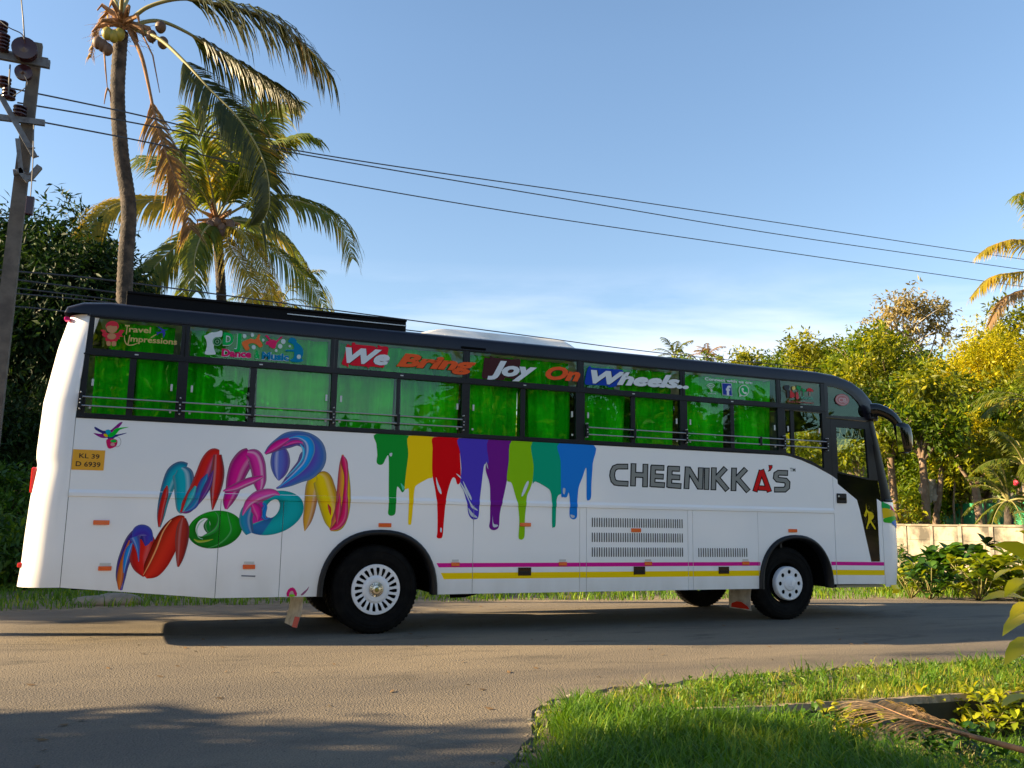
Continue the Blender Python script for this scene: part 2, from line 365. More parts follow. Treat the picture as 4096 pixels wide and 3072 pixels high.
# inner frame behind the panels (keeps the joints dark) and the visible panels
def clip_x(x0, x1, ztop=1.568, zbot=0.462):
    def bot(x): return 0.60 if x <= -3.44 else (0.60+(x+3.44)/(-1.86+3.44)*(0.462-0.60) if x < -1.86 else zbot)
    pts = [(x0, ztop), (x0, None)]
    low = []
    for A_ in (AR, AF):
        xr, xl = A_[0][0], A_[-1][0]
        if xl > x0 and xr < x1: low += [p for p in A_[::-1]]
        elif x0 <= xl < x1 < xr: low += [p for p in A_[::-1] if p[0] < x1]
        elif xl < x0 < xr <= x1: low += [p for p in A_[::-1] if p[0] > x0]
    poly = [(x0, ztop)]
    if not (low and low[0][0] - x0 < 0.02): poly.append((x0, bot(x0)))
    poly += low
    poly.append((x1, bot(x1)))
    poly.append((x1, ztop))
    return poly
g = 0.003
for a, b in zip(SEAMS[:-1], SEAMS[1:]):
    plate('side_panel', clip_x(a+g, b-g), 0.0, 0.02, M['white'], bus)
plate('inner_frame', clip_x(-3.46, 7.10, 1.56, 0.47), 0.022, 0.03, M['dark'], bus)
# waist panel (window line down to the belt) with the diagonal rise towards the cab
waist = [(-3.44, 1.645), (7.09-g, 1.645), (7.09-g, 2.14), (7.02, 2.17), (6.75, 2.28), (6.5, 2.36), (6.3, 2.405), (6.17, 2.42), (-3.437, 2.425)]
plate('waist_panel', waist, 0.0, 0.03, M['white'], bus)
b = MB(); zs = [1.568, 1.573, 1.59, 1.612, 1.628, 1.645]; x0, x1 = -3.44, 7.087
for i, z in enumerate(zs):
    y = -mprof(z); b.v += [(x0, y, z), (x1, y, z)]
for i in range(len(zs)-1): b.f.append((2*i, 2*i+1, 2*i+3, 2*i+2)); b.i.append(0)
b.v += [(x0, 0.02, 1.568), (x1, 0.02, 1.568)]; k = len(b.v); b.f.append((k-2, k-1, 1, 0)); b.i.append(0)
b.build('belt_moulding', M['white'], bus)

# --- black window band with openings
LOW = [(-3.36, -2.43), (-2.32, -0.66), (-0.59, 1.03), (1.14, 2.68), (2.815, 4.35), (4.47, 6.08), (6.22, 6.93)]
UP = [(-3.34, -2.42), (-2.33, -0.69), (-0.60, 1.04), (1.13, 2.70), (2.80, 4.36), (4.44, 6.07), (6.15, 6.92)]
Z0, Z1, ZU0, ZU1 = 2.485, 3.135, 3.215, 3.565
frame_outer = [(-3.438, 2.428), (6.17, 2.423), (6.3, 2.408), (6.5, 2.363), (6.75, 2.283), (7.02, 2.173), (7.085, 2.143), (7.085, 3.03), (7.0, 3.04), (6.98, 3.585), (-3.39, 3.60)]
holes = []
for i, (a, c) in enumerate(LOW):
    if i < 6: holes.append([(a + (-0.0 if i else 0.0), Z0), (c, Z0), (c, Z1), (a, Z1)])
    else: holes.append([(a, 2.46), (6.45, 2.42), (6.7, 2.35), (6.93, 2.25), (6.93, Z1-0.03), (a, Z1-0.02)])
for a, c in UP: holes.append([(a, ZU0), (c, ZU0), (c, ZU1), (a, ZU1)])
plate('window_frame', frame_outer, -0.006, 0.035, M['black'], bus, holes=holes)
def pane(a, c, z0, z1, y, par, name='window_pane', m=None, poly=None):
    return plate(name, poly or [(a, z0), (c, z0), (c, z1), (a, z1)], y, y+0.004, m or M['glass'], par, rim=False)
DIV = [-2.91, -1.59, 0.185, 1.895, 3.58, 5.26, 6.36]
for i, (a, c) in enumerate(LOW):
    d = DIV[i]; z1 = Z1 if i < 6 else Z1-0.02
    mm = M['glass'] if i < 6 else M['glass2']
    if i < 6:
        pane(a, d, Z0, z1, 0.016, bus, m=mm); pane(d-0.03, c, Z0, z1, 0.026, bus, m=mm)
    else:
        pane(a, d, 0, 0, 0.016, bus, m=mm, poly=[(a, 2.45), (d, 2.43), (d, z1), (a, z1)])
        pane(d, c, 0, 0, 0.026, bus, m=mm, poly=[(d-0.03, 2.43), (6.7, 2.34), (c, 2.24), (c, z1), (d-0.03, z1)])
    w_ = 0.022 if i in (2,) else 0.034
    MB().box(d-w_, d+w_, 0.006, 0.034, (Z0 if i < 6 else 2.44), z1, 0.002).build('sash_bar', M['black'], bus)
    # latches
    for x in (a+0.055, c-0.055):
        MB().box(x-0.012, x+0.012, 0.0, 0.014, 2.79, 2.87, 0.003).build('latch', M['latch'], bus)
    for x in (a+0.05, c-0.05):
        MB().box(x-0.011, x+0.011, 0.002, 0.015, 2.535 if i < 6 else 2.62, 2.56 if i < 6 else 2.645).build('latch', M['latch'], bus)
for i, (a, c) in enumerate(UP):
    pane(a, c, ZU0, ZU1, 0.006, bus, m=M['glass'])
    x = (a+c)/2
    MB().box(x-0.02, x+0.02, -0.012, -0.004, 3.17, 3.185, 0.003).build('latch', M['latch'], bus)
for x in (-2.375, -0.645, 1.085, 2.75, 4.40, 6.11):           # thin joints between the upper panes
    MB().box(x-0.004, x+0.004, -0.009, -0.0055, 3.2, 3.585).build('pane_joint', M['gloss'], bus)
MB().box(-3.42, 7.0, -0.014, -0.0055, 3.138, 3.155, 0.003).build('mid_rail', M['black'], bus)
MB().box(-3.43, 6.2, -0.016, -0.0055, 2.434, 2.452, 0.003).build('sill_rail', M['black'], bus)

# --- curtains
def curtain(x0, x1, z0, z1, seed, gather=0.0, y=0.115):
    r = random.Random(seed); n = int((x1-x0)/0.009)
    ph = [r.uniform(0, 6.28) for _ in range(4)]; fr = [r.uniform(26, 34), r.uniform(47, 60), r.uniform(11, 16), r.uniform(80, 100)]
    vs = []; fs = []; at_ = []; nz = 9
    for j in range(nz):
        tz = j/(nz-1); z = z0+(z1-z0)*tz
        for i in range(n+1):
            tx = i/n; x = x0+(x1-x0)*tx
            xx = x + gather*(1-tz)*(0.5-tx)*0.1
            amp = 0.034*(0.75+0.25*math.sin(3*tz+ph[2]))
            yy = y+amp*(math.sin(fr[0]*x+ph[0]+0.4*tz)+0.45*math.sin(fr[1]*x+ph[1]-0.5*tz)+0.5*math.sin(fr[2]*x+ph[2])+0.18*math.sin(fr[3]*x+ph[3]))
            vs.append((xx, yy, z)); at_.append(0.35+0.3*r.random()*0.2 + 0.12*math.sin(fr[2]*x+ph[3]))
    for j in range(nz-1):
        for i in range(n):
            k = j*(n+1)+i; fs.append((k, k+1, k+n+2, k+n+1))
    mo('curtain', vs, fs, M['curtain'], bus, smooth=True, attr=at_)
cl = [(-3.31, -2.93), (-2.87, -2.40), (-2.33, -1.63), (-1.54, -0.67), (-0.58, 0.15), (0.24, 1.02), (1.15, 1.86), (2.02, 2.66), (2.84, 3.52), (3.64, 4.31), (4.49, 5.19), (5.38, 6.05)]
for i, (a, c) in enumerate(cl): curtain(a, c, 2.47, 3.15, i, 0.3)
cu = [(-3.18, -2.49), (-2.31, -0.70), (-0.56, 0.92), (1.15, 2.62), (2.83, 3.35), (3.40, 4.28), (4.46, 6.02)]
for i, (a, c) in enumerate(cu): curtain(a, c, 3.19, 3.55, 40+i)

# --- guard rails before the lower windows
for x0, x1 in ((-3.40, -2.385), (-2.375, -1.58), (-1.57, -0.63), (-0.62, 0.18), (0.19, 1.045), (2.84, 3.57), (3.59, 4.43), (4.44, 5.72), (5.74, 6.16), (6.18, 6.98)):
    for z in (2.562, 2.66):
        MB().tube([(x0, -0.04, z), (x1, -0.04, z)], 0.0085, 8).build('guard_rail', M['steel'], bus)
for x in (-3.41, -2.38, -1.575, -0.625, 0.185, 1.05, 2.835, 3.58, 4.435, 5.73, 6.17, 6.985):
    b = MB(); tall = x not in (-1.575, 0.185, 3.58, 5.73)
    b.box(x-0.02, x+0.02, -0.05, -0.006, 2.53 if tall else 2.54, 2.70 if tall else 2.68, 0.004)
    ho = b.build('rail_bracket', M['black'], bus)
    if tall:
        for z in (2.525, 2.59, 2.63, 2.71):
            MB().lathe([(0.0, -0.06), (0.008, -0.056), (0.010, -0.006)], (x, 0, z), 8).build('bolt', M['latch'], ho)

# --- roof
rows = [(-3.60, 3.59, -3.67, 3.60), (-3.58, 3.60, -3.64, 3.68), (-3.42, 3.60, -3.48, 3.755), (-3.2, 3.60, -3.2, 3.785)]
rows += [(x, 3.585, x, 3.79) for x in (-1, 2, 5, 6.6)]
rows += [(6.9, 3.585, 6.92, 3.785), (7.2, 3.575, 7.28, 3.755), (7.45, 3.53, 7.6, 3.675), (7.62, 3.43, 7.85, 3.55), (7.74, 3.30, 8.03, 3.385), (7.81, 3.16, 8.12, 3.2), (7.84, 3.05, 8.16, 3.06)]
ny = 40; vs = []; fs = []
for (xs, zs_, xt, zt) in rows:
    for j in range(ny+1):
        u = 0.5-0.5*math.cos(math.pi*j/ny); q = abs(2*u-1)
        w_ = (1-q**7)**(1/7) if q < 1 else 0
        vs.append((xs+(xt-xs)*w_, -0.004+u*(W+0.008), zs_+(zt-zs_)*w_+0.05*(1-q*q)*min(1, max(0, (zt-3.4)/0.35))))
for i in range(len(rows)-1):
    for j in range(ny):
        k = i*(ny+1)+j; fs.append((k, k+ny+1, k+ny+2, k+1))
mo('roof', vs, fs, M['roofblack'], bus, smooth=True)
MB().box(-3.42, 7.0, -0.02, 0.0, 3.578, 3.592, 0.003).build('roof_gutter', M['roofblack'], bus)
MB().box(7.35, 7.45, 0.30, 0.42, 3.72, 3.80, 0.01).build('marker_lamp', M['black'], bus)

# --- rear shell
ztab = [0.60, 0.86, 1.11, 1.56, 1.93, 2.0, 2.6, 3.24, 3.60]
xtab = [-3.885, -3.865, -3.86, -3.84, -3.80, -3.825, -3.805, -3.71, -3.625]
vs = []; fs = []; zl = list(np.linspace(0.60, 3.60, 40)); rad = 0.34
secn = None
for z in zl:
    xr = float(np.interp(z, ztab, xtab)); sec = [(-3.443 + (0.045*max(0, (z-2.43)/1.17) if z > 2.43 else 0), 0.0)]
    xs = -3.443 + (0.045*max(0, (z-2.43)/1.17) if z > 2.43 else 0)
    for k in range(11):
        th = math.pi/2*k/10; sec.append((xr+rad-rad*math.sin(th), rad-rad*math.cos(th)))
    for k in range(1, 6): sec.append((xr-0.03*math.sin(math.pi*k/6), rad+(W-2*rad)*k/6))
    for k in range(11):
        th = math.pi/2*k/10; sec.append((xr+rad-rad*math.cos(th), W-rad+rad*math.sin(th)))
    sec.append((xs, W)); secn = len(sec); vs += [(x, y, z) for x, y in sec]
for i in range(len(zl)-1):
    for j in range(secn-1):
        k = i*secn+j; fs.append((k, k+secn, k+secn+1, k+1))
mo('rear_shell', vs, fs, M['white'], bus, smooth=True)
MB().box(-3.848, -3.79, 0.24, 0.42, 1.60, 1.88, 0.015).build('tail_lamp', M['red'], bus)
MB().box(-3.89, -3.83, 0.22, 0.36, 0.80, 0.85, 0.01).build('tail_lamp', M['red'], bus)
MB().box(-3.66, -3.60, 0.12, 0.22, 3.53, 3.57, 0.01).build('marker_lamp', flat((0.6, 0.02, 0.2)), bus)
mo('rear_floor', [(-3.85, 0.2, 0.605), (-1.8, 0.03, 0.49), (-1.8, 2.47, 0.49), (-3.85, 2.3, 0.605)], [(0, 1, 2, 3)], M['dark'], bus)

# --- front shell: white lower mask, black pillars, windscreen
RF = 0.36
def xf(z): return float(np.interp(z, [0.40, 0.46, 0.85, 1.4, 1.76, 1.80, 3.06], [8.46, 8.48, 8.535, 8.54, 8.50, 8.47, 8.17]))
def fseam(z): return float(np.interp(z, [0.46, 1.78, 3.05], [8.047, 8.047, 7.855]))
def fpt(z, th):
    X = xf(z); return (X-RF+RF*math.sin(th), RF-RF*math.cos(th), z)
def front_loft(name, z0, z1, m, th0=0, th1=math.pi/2, full=True, nz=14, seam=True, topfn=None):
    vs = []; fs = []; n = 0
    for i in range(nz+1):
        z = z0+(z1-z0)*i/nz; sec = []
        if seam: sec.append((fseam(z), 0.0, z))
        for k in range(13): sec.append(fpt(z, th0+(th1-th0)*k/12))
        if full:
            X = xf(z)
            for k in range(1, 8): sec.append((X+0.06*math.sin(math.pi*k/8), RF+(W-2*RF)*k/8, z))
            m2 = [(p[0], W-p[1], p[2]) for p in sec[:(14 if seam else 13)]][::-1]
            sec += m2
        n = len(sec); vs += sec
    for i in range(nz):
        for j in range(n-1):
            k = i*n+j; fs.append((k, k+1, k+n+1, k+n))
    return mo(name, vs, fs, m, bus, smooth=True)
front_loft('front_mask', 0.46, 1.765, M['white'])
front_loft('front_pillar', 1.765, 3.06, mat('pillar_black', (0.004, 0.004, 0.005), 0.5, spec=0.08), 0, math.radians(78), full=False)
o2 = front_loft('windscreen', 1.80, 3.04, glassmat('windscreen_glass', (0.93, 0.97, 0.94), 0.02), math.radians(78), math.pi/2, seam=False)
MB().tube([fpt(1.79, math.radians(a)) for a in range(0, 91, 6)] + [(xf(1.79)+0.06*math.sin(math.pi*k/8), RF+(W-2*RF)*k/8, 1.79) for k in range(1, 8)], 0.018, 6).build('windscreen_seal', M['flare'], bus)
b = MB()
for i in range(13):
    z = 1.1-0.28*i/12
    a = fpt(z, math.radians(58)); c = fpt(z, math.radians(80))
    b.v += [(a[0]+0.006, a[1]-0.004, z), (c[0]+0.008, c[1]-0.003, z)]
for i in range(12): b.f.append((2*i, 2*i+1, 2*i+3, 2*i+2)); b.i.append(0)
b.build('headlight', mat('headlight_lens', (0.12, 0.12, 0.14), 0.1, coat=1), bus)
b = MB(); yl = flat((0.95, 0.66, 0.004), 0.35)
for z, ex in ((0.36, 0.05), (0.42, 0.055), (0.485, 0.004)):
    for k in range(9):
        p = fpt(z, math.radians(4+k*8)); d = Vector((math.sin(math.radians(4+k*8)), -math.cos(math.radians(4+k*8)), 0))*ex
        b.v.append((p[0]+d.x, p[1]+d.y, z))
for r_ in range(2):
    for k in range(8):
        q = r_*9+k; b.f.append((q, q+1, q+10, q+9)); b.i.append(0)
b.build('bumper_corner', yl, bus)

# --- cab quarter window and driver's door
qo = [(6.985, 3.585), (7.0, 3.045), (7.852, 3.03), (7.84, 3.12), (7.80, 3.24), (7.71, 3.37), (7.58, 3.48), (7.42, 3.55), (7.2, 3.58)]
qh = [(7.06, 3.08), (7.78, 3.09), (7.75, 3.20), (7.66, 3.33), (7.53, 3.43), (7.38, 3.50), (7.2, 3.535), (7.06, 3.54)]
plate('quarter_frame', qo, -0.007, 0.035, M['roofblack'], bus, holes=[qh])
plate('quarter_pane', qh, 0.008, 0.01, M['glass'], bus, rim=False)
dwhite = [(7.095, 0.51), (8.04, 0.50), (8.04, 1.765), (7.958, 1.81), (7.962, 0.84), (7.78, 0.84), (7.60, 1.62), (7.55, 1.785), (7.185, 2.02), (7.18, 2.085), (7.095, 2.135)]
door = plate('driver_door', dwhite, -0.002, 0.03, M['white'], bus)
dblack = [(7.185, 2.085), (7.19, 2.023), (7.553, 1.788), (7.603, 1.62), (7.783, 0.843), (7.959, 0.843), (7.955, 1.812), (8.04, 1.768), (7.998, 2.1), (7.82, 2.1), (7.205, 2.19), (7.185, 2.2)]
plate('door_glass', dblack, 0.004, 0.03, M['gloss'], door)
dfr = [(7.09, 2.14), (7.18, 2.09), (7.185, 2.20), (7.205, 2.19), (7.82, 2.1), (7.998, 2.1), (7.86, 3.02), (7.09, 3.025)]
dh = [(7.205, 2.215), (7.815, 2.125), (7.785, 2.905), (7.20, 2.905)]
plate('door_frame', dfr, -0.004, 0.035, M['black'], door, holes=[dh])
plate('door_pane', dh, 0.016, 0.02, M['glass2'], door, rim=False)
a = at(3100+580/2.37, 1450+1240/2.37); c = at(3100+676/2.37, 1450+1336/2.37)
b = MB().box(a.x, c.x, -0.02, 0.0, c.z, a.z, 0.01); b.mi = 0
hd = b.build('door_handle', M['black'], door)
MB().box(a.x+0.03, c.x-0.02, -0.035, -0.02, (a.z+c.z)/2-0.02, (a.z+c.z)/2+0.015, 0.005).build('grip', M['gloss'], hd)
MB().lathe([(0.0, -0.026), (0.013, -0.024), (0.014, -0.018)], (a.x+0.03, 0, a.z-0.045), 12).build('keyhole', M['latch'], hd)
MB().box(7.12, 8.02, 0.03, 0.25, 0.455, 0.49).build('door_step', mat('step_board', (0.35, 0.30, 0.18), 0.8), bus)
MB().box(7.01, 7.09, 0.0, 0.02, 0.46, 0.51).build('sill_piece', M['white'], bus)
# tassel valance behind the door window
b = MB()
for k in range(5):
    x = 7.2+0.13*k
    arc = [(x+0.02*math.sin(q*1.3), 0.06, 2.90-0.13*math.sin(math.pi*min(1, q/8))+0.02*math.cos(q*2.1)) for q in range(0, 9)]
    arc = [(x+0.15*q/8, 0.06+0.01*math.sin(q), 2.9-0.15*math.sin(math.pi*q/8)) for q in range(9)]
    b.tube(arc, 0.006, 5)
b.build('valance_trim', M['tassel'], bus)
MB().box(7.18, 7.84, 0.07, 0.075, 2.74, 2.93).build('valance', M['dark'], bus)
# cab quarter curtain strip
curtain(6.16, 6.3, 2.45, 3.12, 77, 0, 0.25)

# --- shell closing parts: floor, far side, bulkhead
MB().box(-3.5, 7.6, 0.03, W-0.03, 1.27, 1.31).build('floor', M['lining'], bus)
MB().box(-3.3, 6.1, 0.14, W-0.06, 3.585, 3.60).build('ceiling', M['lining'], bus)  # unseen ceiling, added pale to bounce light onto the curtains
for x0, x1, z0 in ((-3.44, -0.71, 0.62), (0.77, 5.64, 0.462), (7.02, 8.05, 0.462)):
    MB().box(x0, x1, W-0.02, W, z0, 2.42).build('far_side_panel', M['white'], bus)
for x0, x1 in ((-0.71, 0.77), (5.64, 7.02)):
    MB().box(x0, x1, W-0.02, W, 1.24, 2.42).build('far_side_panel', M['white'], bus)
fh = [[(a, 2.5), (c, 2.5), (c, 3.5), (a, 3.5)] for a, c in ((-3.3, -2.45), (-2.3, -0.7), (-0.6, 1.0), (1.15, 2.65), (2.85, 4.3), (4.5, 6.0))] + [[(6.25, 1.9), (7.9, 1.9), (7.75, 3.45), (6.25, 3.5)]]
plate('far_window_frame', [(-3.44, 2.42), (6.1, 2.42), (6.1, 1.8), (8.04, 1.8), (7.85, 3.05), (7.6, 3.45), (7.2, 3.59), (-3.4, 3.6)], W-0.03, W+0.003, M['black'], bus, holes=fh)
for h in fh: plate('far_pane', h, W-0.015, W-0.012, M['glass2'], bus, rim=False)
for a, c in ((-3.35, -2.9), (-2.35, -1.9), (-0.65, -0.2), (1.1, 1.5), (2.8, 3.2), (4.45, 4.9)):
    n = 60; mo('far_curtain', [(a+(c-a)*i/n, W-0.1+0.02*math.sin(i*1.4), z) for z in (2.46, 3.52) for i in range(n+1)], [(i, i+1, n+2+i, n+1+i) for i in range(n)], M['curtain'], bus, smooth=True, attr=[0.4]*(2*n+2))
MB().box(6.12, 6.15, 0.08, 1.5, 1.05, 3.1).build('cab_bulkhead', M['inside'], bus)
b = MB().box(6.75, 7.25, 0.35, 0.85, 1.35, 1.48, 0.04).box(6.68, 6.80, 0.35, 0.85, 1.45, 2.15, 0.04).box(6.9, 7.1, 0.5, 0.7, 1.05, 1.35)
b.build('driver_seat', M['inside'], bus)
MB().tube([(7.62+0.07*math.cos(t*math.pi/12), 0.6+0.24*math.sin(t*math.pi/12), 1.95+0.18*math.cos(t*math.pi/12)) for t in range(25)], 0.015, 6, caps=False).build('steering_wheel', M['gloss'], bus)
MB().box(7.75, 8.1, 0.1, 2.4, 1.3, 1.72, 0.06).build('dashboard', M['inside'], bus)
b = MB(); b.box(-3.6, 8.0, 0.75, 0.95, 0.62, 0.88); b.box(-3.6, 8.0, 1.55, 1.75, 0.62, 0.88); b.build('chassis_rail', M['dark'], bus)
MB().box(1.25, 2.6, 0.15, 0.75, 0.50, 0.98, 0.05).build('fuel_tank', M['dark'], bus)
MB().box(4.7, 5.5, 0.2, 0.9, 0.55, 0.98, 0.05).build('luggage_box', M['dark'], bus)
MB().box(-3.4, 5.5, 1.0, 1.5, 0.5, 0.98).build('underbody_light_block', M['dark'], bus)  # dark pan added to block light passing beneath the bus
b = MB().tube([(1.1, 0.5, 0.42), (1.3, 0.45, 0.43), (1.5, 0.6, 0.45)], 0.05, 8).tube([(2.9, 1.2, 0.40), (3.1, 1.0, 0.44)], 0.04, 8)
b.build('exhaust_pipe', M['dark'], bus)
for cx in (0.0, 6.2):
    MB().tube([(cx, 0.2, 0.53), (cx, 2.3, 0.53)], 0.09, 10).build('axle', M['dark'], bus)
# wheel wells
for cx, A_ in ((0.03, AR), (6.34, AF)):
    vs = []; fs = []
    for i, (x, z) in enumerate(A_): vs += [(x, 0.03, z), (x, 0.8, z)]
    for i in range(len(A_)-1): fs.append((2*i, 2*i+2, 2*i+3, 2*i+1))
    fs.append([2*i+1 for i in range(len(A_))])
    mo('wheel_well', vs, fs, M['dark'], bus)
    # rubber flare
    th = 0.062; vs = []; fs = []
    cz = 0.46
    prof = [(0.0, 0.012), (0.0, -0.02), (-0.35, -0.048), (-1.0, -0.04), (-1.12, 0.10)]
    for i, (x, z) in enumerate(A_):
        d = Vector((x-cx, z-cz+0.05)); d.normalize()
        for q, yy in prof: vs.append((x+d.x*(q*th+0.008), yy, z+d.y*(q*th+0.008)))
    k = len(prof)
    for i in range(len(A_)-1):
        for j in range(k-1): fs.append((i*k+j, (i+1)*k+j, (i+1)*k+j+1, i*k+j+1))
    mo('arch_flare', vs, fs, M['flare'], bus, smooth=True)

# --- wheels
def tyre_prof(Rr, wd, y):
    return [(0.29, y+0.03), (0.31, y), (0.40, y-0.012), (0.47, y-0.002), (Rr-0.015, y+0.02), (Rr, y+0.05), (Rr, y+wd-0.05), (Rr-0.02, y+wd-0.01), (0.40, y+wd), (0.29, y+wd-0.02)]
def wheel(cx, y, rear, near=True):
    Rr = 0.53
    b = MB().lathe(tyre_prof(Rr, 0.27, y), (cx, 0, Rr), 56)
    for k in range(56):      # tread lugs
        th = 2*math.pi*k/56; c_, s_ = math.cos(th), math.sin(th); t_ = Vector((-s_, 0, c_)); n_ = Vector((c_, 0, s_)); o_ = Vector((cx, 0, Rr))
        for ya, yb, dx in ((y+0.03, y+0.125, 0.0), (y+0.145, y+0.24, 0.03)):
            p = o_+n_*(Rr-0.002); q = p+n_*0.005
            vs = [p+t_*(dx-0.018)+Vector((0, ya, 0)), p+t_*(dx+0.018)+Vector((0, ya, 0)), p+t_*(dx+0.018)+Vector((0, yb, 0)), p+t_*(dx-0.018)+Vector((0, yb, 0)),
                  q+t_*(dx-0.016)+Vector((0, ya, 0)), q+t_*(dx+0.016)+Vector((0, ya, 0)), q+t_*(dx+0.016)+Vector((0, yb, 0)), q+t_*(dx-0.016)+Vector((0, yb, 0))]
            b.add(vs, [(4, 5, 6, 7), (0, 1, 5, 4), (1, 2, 6, 5), (2, 3, 7, 6), (3, 0, 4, 7)])
    for rr in (0.365, 0.42, 0.455):
        b.lathe([(rr-0.006, y-0.006), (rr, y-0.016), (rr+0.006, y-0.006)], (cx, 0, Rr), 48)
    wh = b.build('wheel', M['rubber'], bus, smooth=True)
    if not near: return wh
    cz = Rr
    if rear:
        r0, r1, ri, ro = 0.302, 0.262, 0.165, 0.26
        # cover with 20 real slots
        n = 120; vs = []; fs = []
        MB().lathe([(0.0, y+0.05), (0.285, y+0.05), (0.29, y+0.02)], (cx, 0, cz), 48).build('rim', M['dark'], wh)
        b = MB(); b.lathe([(0.285, y-0.002), (0.302, y-0.014), (0.298, y-0.028), (0.262, y-0.030), (0.262, y-0.01)], (cx, 0, cz), 72)
        b.lathe([(0.168, y+0.0), (0.168, y-0.018), (0.14, y-0.034), (0.105, y-0.036), (0.085, y-0.03)], (cx, 0, cz), 60)
        for k in range(20):
            a0 = 2*math.pi*(k)/20+0.05
            w0, w1 = (0.105, 0.075)
            tw = 0.05
            pts = []
            for (rr, hw, dy, sh) in ((0.166, w0, -0.018, 0), (0.19, 0.085, -0.026, tw*0.3), (0.23, 0.062, -0.029, tw*0.7), (0.264, 0.085, -0.029, tw)):
                for s_ in (-1, 1):
                    th = a0+sh+s_*hw; pts.append((cx+rr*math.cos(th), y+dy, cz+rr*math.sin(th)))
            b.add(pts, [(0, 1, 3, 2), (2, 3, 5, 4), (4, 5, 7, 6)])
            pts2 = [(p[0], p[1]+0.02, p[2]) for p in pts]
            b.add(pts+pts2, [(0, 2, 10, 8), (2, 4, 12, 10), (4, 6, 14, 12), (1, 9, 11, 3), (3, 11, 13, 5), (5, 13, 15, 7)])
        b.build('wheel_cover', M['hub'], wh)
        b = MB(); b.lathe([(0.0, y-0.07), (0.02, y-0.072), (0.03, y-0.065), (0.05, y-0.062), (0.055, y-0.05), (0.085, y-0.045), (0.092, y-0.03)], (cx, 0, cz), 36)
        for k in range(20):
            th = 2*math.pi*k/20; b.box(0, 0, 0, 0, 0, 0) if False else None
            c_, s_ = math.cos(th), math.sin(th); c2, s2 = math.cos(th+0.12), math.sin(th+0.12)
            b.add([(cx+0.05*c_, y-0.058, cz+0.05*s_), (cx+0.085*c_, y-0.05, cz+0.085*s_), (cx+0.085*c2, y-0.06, cz+0.085*s2), (cx+0.05*c2, y-0.066, cz+0.05*s2)], [(0, 1, 2, 3)])
        b.build('hub_cap', M['chrome'], wh)
        b = MB().lathe([(0.0, y-0.0745), (0.024, y-0.0735), (0.027, y-0.066)], (cx, 0, cz), 20); b.build('hub_badge', mat('brass_badge', (0.25, 0.22, 0.05), 0.4, metal=0.6), wh)
    else:
        b = MB(); b.lathe([(0.285, y+0.02), (0.27, y+0.06), (0.20, y+0.06), (0.195, y-0.06), (0.0, y-0.06)], (cx, 0, cz), 48)
        b.build('rim', M['dark'], wh)
        yy = y-0.075; outer = [(cx+0.232*math.cos(2*math.pi*k/56), cz+0.232*math.sin(2*math.pi*k/56)) for k in range(56)]
        hs = []
        for k in range(8):
            a0 = 2*math.pi*k/8+0.0; hx, hz = cx+0.168*math.cos(a0), cz+0.168*math.sin(a0)
            hs.append([(hx+0.031*math.cos(-2*math.pi*q/16), hz+0.031*math.sin(-2*math.pi*q/16)) for q in range(16)])
        cov = plate('wheel_cover', outer, yy, yy+0.012, M['hub'], wh, holes=hs)
        b = MB().lathe([(0.232, yy), (0.242, yy+0.01), (0.246, yy+0.03), (0.246, yy+0.085)], (cx, 0, cz), 56); b.build('cover_rim', M['hub'], wh, smooth=True)
        b = MB().lathe([(0.0, yy-0.018), (0.085, yy-0.016), (0.105, yy-0.008), (0.108, yy)], (cx, 0, cz), 40); b.build('hub_cap', M['hub'], wh, smooth=True)
        b = MB(); b.tube([(cx-0.035, yy-0.02, cz+0.0), (cx-0.03, yy-0.02, cz-0.035), (cx, yy-0.02, cz-0.045), (cx+0.02, yy-0.02, cz-0.03), (cx+0.035, yy-0.02, cz-0.045)], 0.005, 6)
        b.tube([(cx+0.025, yy-0.02, cz+0.04), (cx+0.02, yy-0.02, cz-0.03)], 0.005, 6); b.build('hub_emblem', M['hub'], wh)
    return wh
wheel(0, 0.05, True); wheel(0, 0.40, True, False)
wheel(6.2, 0.07, False)
wheel(0, W-0.32, True, False); wheel(0, W-0.67, True, False); wheel(6.2, W-0.34, False, False)

# --- mud flaps
vs = []; fs = []; n = 10
for i in range(n+1):
    t = i/n; z = 0.50-0.36*t; x = 5.60-0.03*math.sin(t*2.5)
    vs += [(x, 0.10, z), (x+0.02, 0.35, z), (x-0.02, 0.60, z)]
for i in range(n):
    for j in (0, 1): k = i*3+j; fs.append((k, k+1, k+4, k+3))
fl = mo('mud_flap', vs, fs, mat('flap_white', (0.55, 0.54, 0.50), 0.6, noise=(9, (0.3, 0.28, 0.25), 0.4, 0.7)), bus, smooth=True)
mo('flap_print', [(5.565, 0.12, 0.16), (5.565, 0.58, 0.155), (5.56, 0.54, 0.215), (5.56, 0.42, 0.25), (5.56, 0.30, 0.25), (5.56, 0.16, 0.20)], [(0, 1, 2, 3, 4, 5)], flat((0.62, 0.03, 0.015)), fl)
vs = []; fs = []
for i in range(n+1):
    t = i/n; z = 0.50-0.40*t; x = -0.90-0.02*t-0.09*t*t*(1.3-t)+0.03*math.sin(3*t)
    vs += [(x+0.03, 0.06, z), (x+0.0-0.01*t, 0.30, z), (x-0.05, 0.55, z+0.01)]
for i in range(n):
    for j in (0, 1): k = i*3+j; fs.append((k, k+1, k+4, k+3))
fl = mo('mud_flap', vs, fs, fl.data.materials[0], bus, smooth=True)
mo('flap_print', [(vs[k*3][0]-0.006-0.04*u, 0.058+0.12*u, vs[k*3][2]) for u in (0, 1) for k in (7, 8, 9, 10)], [(0, 1, 5, 4), (1, 2, 6, 5), (2, 3, 7, 6)], flat((0.55, 0.12, 0.10)), fl)

